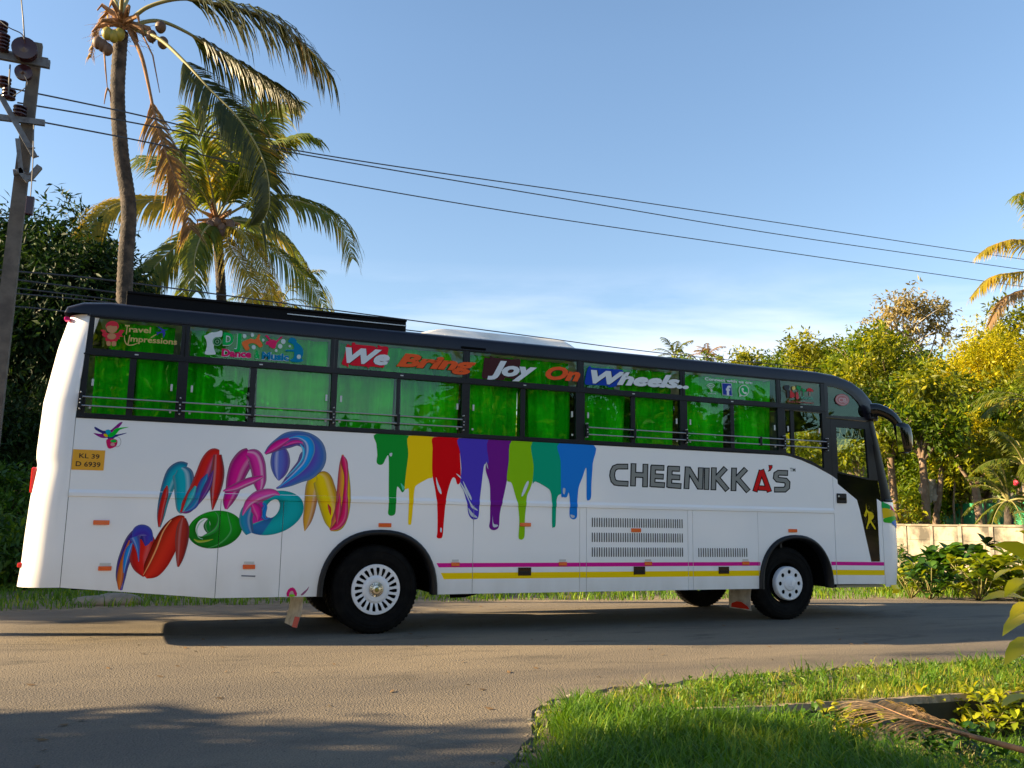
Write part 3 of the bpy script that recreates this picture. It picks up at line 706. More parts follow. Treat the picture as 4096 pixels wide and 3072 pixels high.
# --- mirror arm and mirror
def E_(u, v, Y): return at(3100+u/2.37, 1450+v/2.37, Y)
arm = [E_(880, 455, -0.02), E_(960, 452, -0.08), E_(1060, 478, -0.16), E_(1140, 522, -0.22), E_(1190, 580, -0.25), E_(1215, 650, -0.25)]
b = MB().tube(smooth_curve(arm, 5), [0.105-0.0008*k for k in range(26)], 12)
for i in range(len(b.v)):
    x, y, z = b.v[i]; b.v[i] = (x, y*0.5-0.07, z)
mir = b.build('mirror_arm', M['gloss'], bus, smooth=True)
b = MB().box(E_(865, 400, 0).x, E_(940, 400, 0).x, -0.08, 0.03, E_(0, 480, 0).z-0.0, E_(0, 405, 0).z, 0.02); b.build('arm_mount', M['black'], mir)
top = E_(1190, 570, -0.2); bot = E_(1230, 860, -0.2)
pr = [(0.0, 0.06), (0.06, 0.14), (0.18, 0.165), (0.45, 0.16), (0.75, 0.145), (0.93, 0.12), (1.0, 0.05)]
vs = []; fs = []; n = 20
for t, wd in pr:
    c_ = top+(bot-top)*t; c_ = c_+Vector((0.035*math.sin(t*3), 0, 0))
    for k in range(n):
        th = 2*math.pi*k/n; cc, ss = math.cos(th), math.sin(th)
        vs.append((c_.x+wd*math.copysign(abs(cc)**0.7, cc)*0.93, c_.y+0.5*wd*math.copysign(abs(ss)**0.8, ss), c_.z))
for i in range(len(pr)-1):
    for k in range(n): fs.append((i*n+k, i*n+(k+1) % n, (i+1)*n+(k+1) % n, (i+1)*n+k))
fs.append(tuple(range(n))); fs.append(tuple((len(pr)-1)*n+k for k in range(n-1, -1, -1)))
mh = mo('mirror', vs, fs, M['gloss'], bus, smooth=True)
q = [E_(1165, 600, -0.30), E_(1195, 610, -0.30), E_(1240, 845, -0.30), E_(1185, 850, -0.30)]
mo('mirror_glass', [(p.x-0.02, -0.285, p.z) for p in q], [(0, 1, 2, 3)], mat('mirror_glass', (0.8, 0.8, 0.8), 0.03, metal=1), mh)

# --- roof equipment
b = MB(); b.box(-3.05, 0.34, 0.32, 0.36, 3.80, 3.965, 0.006); b.box(-3.05, 0.345, 0.30, 0.37, 3.955, 3.985, 0.005)
cr1 = b.build('roof_carrier', mat('carrier_black', (0.004, 0.004, 0.005), 0.6, spec=0.12), bus)
MB().box(-3.05, 0.34, 2.1, 2.15, 3.80, 3.965).build('carrier_board', cr1.data.materials[0], cr1)
for k in range(9): MB().box(-3.0+0.4*k, -2.96+0.4*k, 0.36, 2.1, 3.86, 3.90).build('carrier_bar', cr1.data.materials[0], cr1)
MB().box(0.31, 0.345, 0.36, 2.1, 3.80, 3.97).build('carrier_board', cr1.data.materials[0], cr1)
MB().box(-1.2, 0.34, 0.305, 0.318, 3.895, 3.905).build('carrier_rail', M['steel'], cr1)
MB().box(-3.04, 0.33, 0.37, 2.1, 3.79, 3.85).build('carrier_floor', cr1.data.materials[0], cr1)
# AC housing: lofted rounded box
def rrect(x0, x1, y0, y1, r, z, n=6):
    p = []
    for cx, cy, a0 in ((x1-r, y0+r, -90), (x1-r, y1-r, 0), (x0+r, y1-r, 90), (x0+r, y0+r, 180)):
        for k in range(n+1):
            th = math.radians(a0+90*k/n); p.append((cx+r*math.cos(th), cy+r*math.sin(th), z))
    return p
secs = [rrect(0.56, 2.98, 0.48, 2.02, 0.10, 3.80), rrect(0.56, 2.98, 0.48, 2.02, 0.10, 3.86), rrect(0.59, 2.95, 0.50, 2.0, 0.10, 3.875), rrect(0.72, 2.90, 0.54, 1.96, 0.12, 3.93), rrect(0.85, 2.84, 0.58, 1.92, 0.14, 3.975), rrect(1.0, 2.76, 0.66, 1.84, 0.16, 4.0), rrect(1.2, 2.6, 0.80, 1.7, 0.2, 4.01)]
vs = [p for s_ in secs for p in s_]; n = len(secs[0]); fs = []
for i in range(len(secs)-1):
    for k in range(n): fs.append((i*n+k, i*n+(k+1) % n, (i+1)*n+(k+1) % n, (i+1)*n+k))
fs.append(tuple((len(secs)-1)*n+k for k in range(n)))
ac = mo('air_conditioner', vs, fs, M['ac'], bus, smooth=True)
for x in (0.95, 1.45, 2.1, 2.65): MB().box(x-0.02, x+0.02, 0.465, 0.48, 3.80, 3.865, 0.004).build('clip', M['latch'], ac)
MB().box(1.0, 1.35, -0.012, 0.0, 3.60, 3.63, 0.01).build('rubber_patch', M['dark'], bus)

# --- louvres, reflectors, handles, stripes
def lv(h):
    b = MB(); b.mi = 1; b.box(-0.006, 0.006, -0.0015, 0.0005, -h/2, h/2)
    b.mi = 0; b.add([(0.006, -0.001, -h/2+0.008), (0.013, -0.001, -h/2), (0.003, -0.011, -h/2+0.02), (0.003, -0.011, h/2-0.02), (0.013, -0.001, h/2), (0.006, -0.001, h/2-0.008)], [(0, 1, 2), (5, 3, 4), (1, 4, 3, 2), (0, 2, 3, 5)])
    return b.mesh('vent_slat', [M['white'], M['dark']])
lm = lv(0.125)
zr = [at(1200+2100/1.7015, 1700+v/1.7015).z for v in (664, 765, 865)]
xa = at(1200+1989/1.7015, 1700+664/1.7015).x; xb = at(2400+558/1.7015, 1700+672/1.7015).x
for z in zr:
    for k in range(40):
        o = bpy.data.objects.new('vent_slat', lm); o.location = (xa+(xb-xa)*k/39, 0, z); put(o, bus)
xa = at(2400+672/1.7015, 1700+868/1.7015).x; xb = at(2400+998/1.7015, 1700+868/1.7015).x; z = at(2400+840/1.7015, 1700+868/1.7015).z
for k in range(22):
    o = bpy.data.objects.new('vent_slat', lm); o.location = (xa+(xb-xa)*k/21, 0, z); put(o, bus)
for (ox, oy, s, u, v, w_, h_) in ((0, 1650, 1.58, 641, 695, 100, 30), (0, 1650, 1.58, 663, 985, 82, 27), (0, 1650, 1.58, 1573, 975, 76, 27),
        (1200, 1700, 1.7015, 577, 681, 86, 28), (1200, 1700, 1.7015, 1533, 678, 74, 26), (1200, 1700, 1.7015, 1056, 948, 56, 26), (1200, 1700, 1.7015, 1787, 945, 55, 25),
        (2400, 1700, 1.7015, 244, 716, 66, 27), (2400, 1700, 1.7015, 327, 943, 50, 25), (2400, 1700, 1.7015, 990, 940, 48, 23), (2400, 1700, 1.7015, 1310, 719, 58, 23)):
    a = at(ox+(u-w_/2)/s, oy+(v-h_/2)/s); c = at(ox+(u+w_/2)/s, oy+(v+h_/2)/s)
    MB().box(a.x, c.x, -0.016, 0.0, c.z, a.z, 0.004).build('side_marker', M['orange'], bus)
    if v > 930:
        MB().box(a.x+0.01, c.x-0.01, -0.004, 0.0, a.z+0.006, a.z+0.035, 0.001).build('reflector', mat('grey_reflector', (0.55, 0.55, 0.52), 0.4), bus)
for (ox, oy, s, u, v, w_, h_) in ((1200, 1700, 1.7015, 1528, 997, 88, 55), (2400, 1700, 1.7015, 267, 990, 78, 54), (2400, 1700, 1.7015, 842, 988, 72, 48)):
    a = at(ox+(u-w_/2)/s, oy+(v-h_/2)/s); c = at(ox+(u+w_/2)/s, oy+(v+h_/2)/s)
    q = MB().box(a.x, c.x, -0.010, 0.0, c.z, a.z, 0.004).build('hatch_handle', M['gloss'], bus)
    MB().box(a.x+0.02, c.x-0.02, -0.016, -0.010, c.z+0.02, a.z-0.05, 0.002).build('grip', M['black'], q)

# ---------------------------------------------------------------- artwork on the side
LAY = [0]
CUTZ = [1.568, 1.573, 1.612, 1.640]
def drape(vs, fs, cols, mats, name, parent, base=0.0):
    """flat artwork in XZ laid on the panel, following the belt moulding, split at the joints"""
    bm = bmesh.new(); cl = bm.verts.layers.float_color.new('col') if cols else None
    bv = []
    for i, p in enumerate(vs):
        v = bm.verts.new((p[0], 0, p[1])); bv.append(v)
        if cols: v[cl] = (*cols[i], 1)
    for f in fs:
        try: bm.faces.new([bv[i] for i in f])
        except ValueError: pass
    zmin = min(p[1] for p in vs); zmax = max(p[1] for p in vs); xmin = min(p[0] for p in vs); xmax = max(p[0] for p in vs)
    for z in CUTZ:
        if zmin < z < zmax: bmesh.ops.bisect_plane(bm, geom=bm.verts[:]+bm.edges[:]+bm.faces[:], plane_co=(0, 0, z), plane_no=(0, 0, 1))
    for s in SEAMS:
        for e in (-g, g):
            if xmin < s+e < xmax and zmin < 1.568: bmesh.ops.bisect_plane(bm, geom=bm.verts[:]+bm.edges[:]+bm.faces[:], plane_co=(s+e, 0, 0), plane_no=(1, 0, 0))
        kill = [f for f in bm.faces if abs(f.calc_center_median().x-s) < g*0.98 and f.calc_center_median().z < 1.568]
        if kill: bmesh.ops.delete(bm, geom=kill, context='FACES')
    LAY[0] = (LAY[0]+1) % 1000
    for v in bm.verts: v.co.y = -mprof(v.co.z)-base-0.0010
    for f in bm.faces:
        f.normal_update()
        if f.normal.y > 0: f.normal_flip()
    me = bpy.data.meshes.new(name); bm.to_mesh(me); bm.free(); me.materials.append(mats)
    return obj(name, me, parent)
def W2(ox, oy, s, pts): return [(lambda q: (q.x, q.z))(at(ox+u/s, oy+v/s)) for u, v in pts]
def decal(name, pts, color, base, parent=bus, smooth=True, holes=(), n=4):
    if smooth: pts = [tuple(p) for p in smooth_curve(pts, n, True)]
    vs, tr = tess(pts, holes)
    return drape([(v.x, v.y) for v in vs], tr, None, flat(color), name, parent, base)
# stripes
for (z0, z1, xa_, col_, xs_) in ((0.79, 0.843, 0.75, (0.72, 0.012, 0.28), 0.03), (0.645, 0.722, 0.81, (0.95, 0.64, 0.002), 0.04)):
    x1a = AF[-1][0]+0.0
    e1 = 5.685
    decal('stripe', [(xa_, z1), (e1, z1), (e1, z0), (xa_+xs_, z0)], col_, 0.0, smooth=False)
    decal('stripe', [(6.995, z1), (7.09, z1), (7.09, z0), (6.995, z0)], col_, 0.0, smooth=False)
    decal('stripe', [(7.096, z1), (8.035, z1-0.01), (8.035, z0-0.01), (7.096, z0)], col_, 0.002, parent=door, smooth=False)
# paint drips
DR = (1200, 1700, 1.7015)
drips = [
 ((0.005, 0.30, 0.03), [(517,60),(742,72),(737,200),(722,350),(714,435),(695,458),(676,430),(660,425),(654,520),(650,590),(640,612),(617,618),(599,602),(603,550),(604,400),(603,218),(585,225),(567,262),(545,272),(524,260),(522,235),(526,200),(520,130)]),
 ((0.95, 0.64, 0.002), [(742,72),(912,82),(903,200),(904,345),(870,365),(800,405),(780,435),(770,540),(758,665),(745,678),(736,665),(740,540),(740,440),(725,435),(712,432),(720,340),(737,200)]),
 ((0.72, 0.0, 0.005), [(912,82),(1082,90),(1088,200),(1094,330),(1088,392),(1070,402),(1057,365),(1040,358),(1020,400),(995,500),(980,640),(970,755),(950,772),(930,762),(935,720),(934,560),(920,440),(906,370),(899,300),(902,160)]),
 ((0.075, 0.045, 0.50), [(1082,90),(1282,100),(1286,258),(1265,262),(1250,285),(1236,400),(1222,520),(1215,620),(1195,642),(1165,635),(1145,600),(1137,540),(1113,450),(1090,400),(1098,300),(1088,180)]),
 ((0.17, 0.01, 0.25), [(1282,100),(1440,108),(1426,240),(1407,380),(1382,500),(1360,600),(1353,690),(1330,714),(1302,712),(1287,690),(1293,640),(1294,500),(1290,400),(1264,310),(1268,258),(1284,250)]),
 ((0.26, 0.55, 0.005), [(1440,108),(1582,115),(1592,240),(1588,350),(1567,430),(1545,480),(1537,560),(1530,640),(1528,750),(1513,779),(1495,777),(1487,760),(1492,650),(1482,540),(1465,480),(1440,395),(1408,372),(1420,250)]),
 ((0.0, 0.36, 0.20), [(1582,115),(1765,125),(1774,250),(1777,400),(1780,462),(1756,480),(1745,520),(1741,620),(1738,685),(1725,697),(1715,685),(1714,540),(1705,455),(1670,420),(1602,385),(1583,395),(1590,280)]),
 ((0.01, 0.20, 0.68), [(1764,125),(2000,138),(1992,260),(1983,400),(1980,490),(1965,512),(1950,500),(1950,400),(1947,290),(1920,360),(1895,430),(1886,540),(1885,620),(1865,642),(1840,632),(1833,600),(1836,520),(1828,460),(1815,490),(1790,490),(1776,470),(1773,250)])]
for i, (c, pts) in enumerate(drips):
    w = W2(*DR, pts); w = [(x, min(z, 2.424)) for x, z in w]
    dd = []
    # keep the top corners crisp
    sc_ = [tuple(p) for p in smooth_curve(w, 4, True)]
    sc_ = [(x, min(z, 2.424)) for x, z in sc_]
    vs, tr = tess(sc_)
    dr = drape([(v.x, v.y) for v in vs], tr, None, flat(c), 'paint_drip', bus, 0.0004*(i+1))
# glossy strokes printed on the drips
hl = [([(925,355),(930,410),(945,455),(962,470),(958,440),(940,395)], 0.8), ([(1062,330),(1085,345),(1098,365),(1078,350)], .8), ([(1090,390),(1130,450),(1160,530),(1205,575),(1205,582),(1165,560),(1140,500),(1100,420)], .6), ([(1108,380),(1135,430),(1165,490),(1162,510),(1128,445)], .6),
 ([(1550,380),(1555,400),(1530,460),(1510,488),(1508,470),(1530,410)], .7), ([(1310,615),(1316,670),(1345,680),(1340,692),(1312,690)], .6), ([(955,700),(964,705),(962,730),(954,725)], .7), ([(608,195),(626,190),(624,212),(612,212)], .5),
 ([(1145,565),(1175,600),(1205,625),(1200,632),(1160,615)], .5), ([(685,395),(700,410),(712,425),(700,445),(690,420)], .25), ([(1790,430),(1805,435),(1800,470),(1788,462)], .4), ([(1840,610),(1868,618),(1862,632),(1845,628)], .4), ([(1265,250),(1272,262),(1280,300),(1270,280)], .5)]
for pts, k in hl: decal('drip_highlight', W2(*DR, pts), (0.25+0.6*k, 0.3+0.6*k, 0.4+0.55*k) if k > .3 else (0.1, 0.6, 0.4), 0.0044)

# --- lettering MAD MOON: tapering painted strokes printed on vinyl
MM = (450, 1700, 2.212)
def stroke(parent, ctrl, cL, cM, cR, base, c_end=None, hi=0.35, n=7):
    """ctrl (u,v,width); colours across the stroke; optional second colour set towards the end"""
    pts = smooth_curve(ctrl, n); ctrl = [(c[0], c[1], c[2]*(1.2 if c[2] > 40 else 1.0)) for c in ctrl]; pts = smooth_curve(ctrl, n); prof = [-1, -0.93, -0.7, -0.4, -0.12, 0.12, 0.4, 0.7, 0.93, 1]
    def lerp(a, b, t): return tuple(a[i]+(b[i]-a[i])*t for i in range(3))
    vs = []; cols = []; fs = []
    for i, p in enumerate(pts):
        a = pts[max(i-1, 0)]; c = pts[min(i+1, len(pts)-1)]; d = np.array([c[0]-a[0], c[1]-a[1]]); d /= (np.linalg.norm(d)+1e-9); nn = np.array([d[1], -d[0]])
        for q in prof:
            vs.append((p[0]+nn[0]*q*p[2]/2, p[1]+nn[1]*q*p[2]/2))
            t = i/(len(pts)-1); L_, M_, R2_ = cL, cM, cR
            if c_end: k = min(1, max(0, (t-0.45)/0.3)); L_, M_, R2_ = lerp(cL, c_end[0], k), lerp(cM, c_end[1], k), lerp(cR, c_end[2], k)
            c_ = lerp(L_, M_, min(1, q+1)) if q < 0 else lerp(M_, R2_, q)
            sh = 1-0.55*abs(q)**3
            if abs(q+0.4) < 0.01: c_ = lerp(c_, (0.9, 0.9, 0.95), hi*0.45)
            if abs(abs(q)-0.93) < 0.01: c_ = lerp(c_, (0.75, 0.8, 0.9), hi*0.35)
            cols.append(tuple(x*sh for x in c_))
    k = len(prof)
    for i in range(len(pts)-1):
        for j in range(k-1): fs.append((i*k+j, i*k+j+1, (i+1)*k+j+1, (i+1)*k+j))
    w = W2(*MM, vs)
    return drape(w, fs, cols, M['art'], 'brush_stroke', parent, base)
def ell(cx, cy, rx, ry, rot, n=40):
    r = math.radians(rot); return [(cx+rx*math.cos(2*math.pi*k/n)*math.cos(r)-ry*math.sin(2*math.pi*k/n)*math.sin(r), cy+rx*math.cos(2*math.pi*k/n)*math.sin(r)+ry*math.sin(2*math.pi*k/n)*math.cos(r)) for k in range(n)]
def ring(parent, cx, cy, rx, ry, rot, hx, hy, hrx, hry, hrot, cf, base):
    """annulus shaded across: cf(angle, q) gives the colour, q from outer 0 to inner 1"""
    n = 72; qs = [0, .05, .15, .3, .5, .7, .85, .95, 1]; o = ell(cx, cy, rx, ry, rot, n); i_ = ell(hx, hy, hrx, hry, hrot, n); vs = []; cols = []; fs = []
    for k in range(n):
        for q in qs:
            vs.append((o[k][0]+(i_[k][0]-o[k][0])*q, o[k][1]+(i_[k][1]-o[k][1])*q)); cols.append(cf(360*k/n, q))
    m = len(qs)
    for k in range(n):
        for j in range(m-1): a = k*m+j; b_ = ((k+1) % n)*m+j; fs.append((a, b_, b_+1, a+1))
    return drape(W2(*MM, vs), fs, cols, M['art'], 'brush_stroke', parent, base)
cy1, cy2, cy3 = (0.0, 0.30, 0.38), (0.0, 0.42, 0.50), (0.01, 0.10, 0.30)
rd1, rd2, rd3 = (0.42, 0.01, 0.01), (0.68, 0.015, 0.01), (0.25, 0.005, 0.01)
mg1, mg2, mg3 = (0.42, 0.0, 0.20), (0.75, 0.005, 0.28), (0.45, 0.0, 0.20)
pu, bl, lb, yl_, og = (0.10, 0.015, 0.32), (0.04, 0.08, 0.55), (0.01, 0.30, 0.75), (0.85, 0.58, 0.0), (0.65, 0.16, 0.02)
lt = MB  # (unused alias)
def letter():
    o = bpy.data.objects.new('painted_letter', None); o.location = (0, 0, 0); put(o, bus)
    o.matrix_parent_inverse = Matrix.Translation(-Vector(bus.location)); return o
# M
Lr = letter()
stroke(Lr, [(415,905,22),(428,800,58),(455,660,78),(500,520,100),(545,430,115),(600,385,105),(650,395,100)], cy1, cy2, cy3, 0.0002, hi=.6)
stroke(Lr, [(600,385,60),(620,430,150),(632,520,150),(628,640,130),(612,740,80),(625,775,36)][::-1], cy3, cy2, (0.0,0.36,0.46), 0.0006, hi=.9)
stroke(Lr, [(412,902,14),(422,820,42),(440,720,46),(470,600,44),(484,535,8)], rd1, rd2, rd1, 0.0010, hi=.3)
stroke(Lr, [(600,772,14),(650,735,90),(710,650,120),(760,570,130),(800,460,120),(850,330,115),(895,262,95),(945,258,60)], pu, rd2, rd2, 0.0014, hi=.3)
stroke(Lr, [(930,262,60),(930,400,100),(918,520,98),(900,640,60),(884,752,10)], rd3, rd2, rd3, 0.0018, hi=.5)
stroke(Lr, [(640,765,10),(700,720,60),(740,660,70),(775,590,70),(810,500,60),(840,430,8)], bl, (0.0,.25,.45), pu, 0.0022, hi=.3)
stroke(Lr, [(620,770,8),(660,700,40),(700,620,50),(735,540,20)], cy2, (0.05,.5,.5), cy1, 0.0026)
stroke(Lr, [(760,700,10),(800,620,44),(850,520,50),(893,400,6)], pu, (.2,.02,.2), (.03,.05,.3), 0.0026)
# A
Lr = letter()
stroke(Lr, [(1005,745,24),(1020,680,76),(1060,580,105),(1085,480,130),(1125,370,150),(1180,290,140),(1225,250,100)], mg1, mg2, mg1, 0.0002, hi=.5)
stroke(Lr, [(1190,250,50),(1250,275,110),(1280,340,120),(1295,420,110),(1300,500,100),(1300,560,60),(1298,614,8)][::-1], (0.5,0.0,0.28), (0.80,0.03,0.36), mg3, 0.0006, hi=.9)
stroke(Lr, [(978,585,10),(1020,572,38),(1090,552,58),(1170,515,62),(1250,485,52),(1332,455,20)], mg1, (0.85,0.03,0.36), mg1, 0.0010, hi=.8)
# D
Lr = letter()
stroke(Lr, [(1485,212,90),(1485,260,130),(1484,330,145),(1480,400,122),(1474,455,70),(1470,492,10)], bl, (0.10,0.16,0.55), (0.12,0.04,0.38), 0.0002, hi=.9)
stroke(Lr, [(1350,255,22),(1400,215,62),(1470,172,92),(1550,135,118),(1640,118,110),(1725,145,130),(1775,210,170),(1770,300,200),(1720,380,180),(1640,440,130),(1560,500,80),(1500,540,40),(1450,560,14)], (0.10,0.02,0.34), (0.11,0.05,0.42), (0.02,0.22,0.6), 0.0006, hi=.8)
stroke(Lr, [(1352,255,14),(1410,210,52),(1480,165,60),(1570,118,20)], mg1, (0.85,0.01,0.33), mg1, 0.0010, hi=.3)
stroke(Lr, [(1520,185,12),(1580,158,34),(1640,148,30),(1690,158,12)], mg1, (0.85,0.03,0.36), mg1, 0.0010, hi=.3)
stroke(Lr, [(1560,118,10),(1640,105,30),(1720,140,70),(1745,220,80),(1710,330,60),(1640,410,50),(1560,480,34),(1470,552,10)], (0.02,.10,.5), (0.0,.32,.8), lb, 0.0014, hi=1.3)
stroke(Lr, [(1660,170,10),(1690,220,24),(1680,300,22),(1620,380,14),(1540,460,8)], lb, (0.0,.6,.85), lb, 0.0018, hi=1.3)
# M (second line)
Lr = letter()
stroke(Lr, [(78,1462,20),(72,1360,70),(90,1240,88),(130,1130,100),(180,1030,110),(235,965,100),(290,950,70)], (0.02,0.03,0.3), (0.07,0.03,0.42), (0.04,0.01,0.2), 0.0002, hi=.6)
stroke(Lr, [(285,1340,30),(262,1260,130),(250,1170,170),(268,1080,190),(290,1000,150),(300,960,90)], rd2, rd2, (0.5,.01,.01), 0.0006, hi=.2)
stroke(Lr, [(180,1010,20),(230,960,110),(290,955,110),(335,1000,50),(350,1030,8)], (0.03,0.02,0.25), (0.06,0.03,0.36), bl, 0.0014)
stroke(Lr, [(300,980,90),(300,1030,60),(290,1070,8)], (0.03,0.02,0.25), (0.06,0.03,0.36), bl, 0.0016, hi=.1)
stroke(Lr, [(195,990,80),(215,1050,50),(228,1130,26),(232,1208,6)], bl, (0.03,.20,.55), pu, 0.0016, hi=.6)
stroke(Lr, [(60,1458,16),(66,1370,48),(80,1260,44),(110,1140,36),(150,1020,12)], (.5,.1,.02), (.70,.17,.02), (.5,.1,.02), 0.0010, hi=.2)
stroke(Lr, [(100,1310,10),(112,1220,40),(140,1110,46),(175,1040,10)], bl, (0.0,.30,.7), bl, 0.0012, hi=.8)
stroke(Lr, [(290,1345,40),(340,1290,130),(400,1200,165),(455,1090,175),(510,980,165),(560,890,130),(600,835,70),(640,822,30)], rd2, (.70,.03,.01), (0.30,.01,.0), 0.0018, hi=.0)
stroke(Lr, [(272,1328,6),(330,1220,14),(390,1090,16),(450,940,14),(520,840,10)], (.8,.25,.05), (.95,.35,.12), (.8,.25,.05), 0.0022, hi=.4)
stroke(Lr, [(630,822,40),(625,900,90),(615,1000,100),(605,1100,80),(592,1190,50),(580,1255,16)], (0.45,.04,.02), (.42,.03,.02), (.25,.01,.01), 0.0024, hi=.3)
# O green
Lr = letter()
def cfg(a, q):
    s_ = 0.55+0.45*math.sin(math.pi*min(1, q*1.3)); d = 0.85+0.3*math.cos(math.radians(a+60))
    return (0.004*s_, 0.30*s_*d+0.02, 0.01*s_)
ring(Lr, 907, 925, 243, 165, -10, 800, 905, 60, 85, 25, cfg, 0.0002)
stroke(Lr, [(905,765,8),(935,800,20),(940,860,30),(915,920,40),(860,960,30),(800,985,10)], (0.0,.12,.01), (0.03,.42,.05), (0,.2,.02), 0.0008)
stroke(Lr, [(1015,770,6),(1035,850,16),(1050,930,20),(1010,1000,20),(930,1060,14),(840,1090,6)], (0.0,.2,.01), (0.05,.5,.08), (0,.12,.02), 0.0008)
stroke(Lr, [(720,1010,10),(760,1030,26),(830,1025,20),(890,1010,6)], (.2,.4,.0), (.45,.5,.02), (.1,.35,.0), 0.0010)
stroke(Lr, [(815,835,6),(770,870,10),(745,930,10),(760,990,8),(800,1010,5)], (.2,.6,.3), (.5,.8,.6), (.2,.5,.3), 0.0012)
stroke(Lr, [(850,830,10),(835,890,50),(850,940,40),(880,960,8)], (0.0,.14,.01), (0.0,.22,.02), (0,.3,.02), 0.0006)
# O cyan
Lr = letter()
def cfc(a, q):
    s_ = 0.5+0.5*math.sin(math.pi*min(1, 0.12+q*0.9)); 
    if 165 < a < 260: b_ = (0.62, 0.02, 0.32)
    elif 120 < a < 165: b_ = (0.02, 0.16, 0.42)
    else: b_ = (0.0, 0.40, 0.42)
    return tuple(x*s_ for x in b_)
ring(Lr, 1415, 778, 285, 186, -18, 1416, 740, 88, 56, -62, cfc, 0.0002)
stroke(Lr, [(1215,960,60),(1190,900,90),(1180,830,100),(1200,750,90),(1240,700,40)], (.02,.1,.3), (.02,.22,.48), (0.0,.35,.45), 0.0008, hi=.6)
stroke(Lr, [(1150,800,10),(1200,700,60),(1280,640,90),(1360,610,80),(1430,600,50),(1480,620,10)], (.5,.02,.25), (.82,.08,.40), (.6,.02,.3), 0.0012, hi=.9)
stroke(Lr, [(1240,700,40),(1270,740,80),(1290,800,56),(1285,850,8)], mg2, (.8,.02,.33), mg1, 0.0016, hi=.3)
stroke(Lr, [(1330,690,20),(1350,720,40),(1330,780,50),(1350,830,30),(1390,820,8)], bl, (0.0,.15,.5), lb, 0.0014, hi=.3)
# N
Lr = letter()
stroke(Lr, [(1700,938,6),(1722,850,62),(1745,740,86),(1760,620,100),(1780,530,110),(1810,460,90),(1850,440,40)], (.6,.2,.05), (.75,.40,.05), (.7,.3,.0), 0.0002, c_end=((.75,.45,.0), (.9,.62,.0), (.8,.5,.0)), hi=.5)
stroke(Lr, [(1810,440,30),(1850,470,130),(1880,560,150),(1910,680,150),(1935,800,130),(1945,880,90),(1940,935,14)][::-1], (.75,.35,.0), (.92,.66,.0), (.85,.58,.0), 0.0006, hi=.3)
stroke(Lr, [(1925,930,20),(1985,880,100),(2030,760,110),(2045,600,104),(2045,450,84),(2042,340,56),(2036,262,14)], (.85,.6,.0), (.85,.45,.0), (.72,.02,.12), 0.0010, hi=.2)
stroke(Lr, [(1925,928,12),(1990,890,56),(2045,800,60),(2060,600,40),(2066,450,36),(2050,330,50),(2036,268,10)], (.75,.02,.15), (.80,.01,.15), (.45,.01,.03), 0.0014, hi=.3)
stroke(Lr, [(1985,880,10),(1995,760,44),(2005,680,30),(2008,605,4)], (.6,.05,.1), (.78,.02,.14), (.6,.02,.05), 0.0018, hi=.3)
stroke(Lr, [(1905,700,6),(1920,740,26),(1928,800,4)], rd2, rd2, rd1, 0.0018)

# --- block lettering CHEENIKKA'S
CK = (2400, 1700, 1.7015)
glyphs = [
 [[(186,283),(120,283),(98,292),(86,315),(82,345),(90,378),(104,393),(128,397),(188,400)]],
 [[(228,266),(224,412)], [(309,270),(306,418)], [(228,338),(306,342)]],
 [[(362,282),(356,416)], [(352,289),(432,292)], [(360,348),(428,352)], [(352,404),(436,409)]],
 [[(476,288),(470,420)], [(466,296),(538,299)], [(474,353),(540,357)], [(466,410),(548,416)]],
 [[(596,288),(588,430)], [(602,300),(676,424)], [(686,294),(682,434)]],
 [[(727,296),(724,436)]],
 [[(775,294),(771,438)], [(786,368),(852,296)], [(795,358),(864,440)]],
 [[(912,296),(908,444)], [(922,374),(990,302)], [(932,362),(1006,448)]],
 [[(1274,327),(1215,325),(1199,335),(1196,358),(1208,372),(1262,378),(1276,394),(1274,424),(1256,440),(1190,440)]]]
redg = [[[(1055,450),(1097,312)], [(1100,308),(1152,452)], [(1078,428),(1140,432)]]]
def strokes2d(strk, hw, ext):
    out = []
    for s in strk:
        p = [np.array(a, float) for a in s]
        d0 = (p[0]-p[1])/np.linalg.norm(p[0]-p[1]); d1 = (p[-1]-p[-2])/np.linalg.norm(p[-1]-p[-2])
        p[0] = p[0]+d0*ext; p[-1] = p[-1]+d1*ext; L_ = []; R2 = []
        for i, q in enumerate(p):
            a = p[i]-p[i-1] if i else p[1]-p[0]; c = p[i+1]-p[i] if i < len(p)-1 else a
            a = a/np.linalg.norm(a); c = c/np.linalg.norm(c); t = a+c; t /= np.linalg.norm(t); nrm = np.array([t[1], -t[0]]); k = 1/max(0.5, float(t@a))
            L_.append(q+nrm*hw*k); R2.append(q-nrm*hw*k)
        out.append((L_, R2))
    return out
def glyph(name, strk, hw, ext, color, base, parent):
    vs = []; fs = []
    first = None
    for i, (L_, R2) in enumerate(strokes2d(strk, hw, ext)):
        vs = L_+R2; n = len(L_); fs = [(j, j+1, n+j+1, n+j) for j in range(n-1)]
        o = drape(W2(*CK, [tuple(v) for v in vs]), fs, None, flat(color), name, first or parent, base+0.0003*i)
        if first is None: first = o
    return first
for k_, gl in enumerate(glyphs):
    a = glyph('letter_outline', gl, 20, 6, (0.008, 0.009, 0.01), 0.0, bus); glyph('letter_face', gl, 12.5, 0, (0.25, 0.26, 0.245), 0.0014, bus)
a = glyph('letter_outline', redg[0], 18.5, 5, (0.012, 0.008, 0.009), 0.0, bus); glyph('letter_face', redg[0], 12.5, 0, (0.62, 0.01, 0.012), 0.0014, bus)
decal('apostrophe', W2(*CK, [(1146,272),(1174,272),(1174,290),(1160,312),(1142,318),(1150,300)]), (0.02, 0.01, 0.01), 0.0, smooth=False)
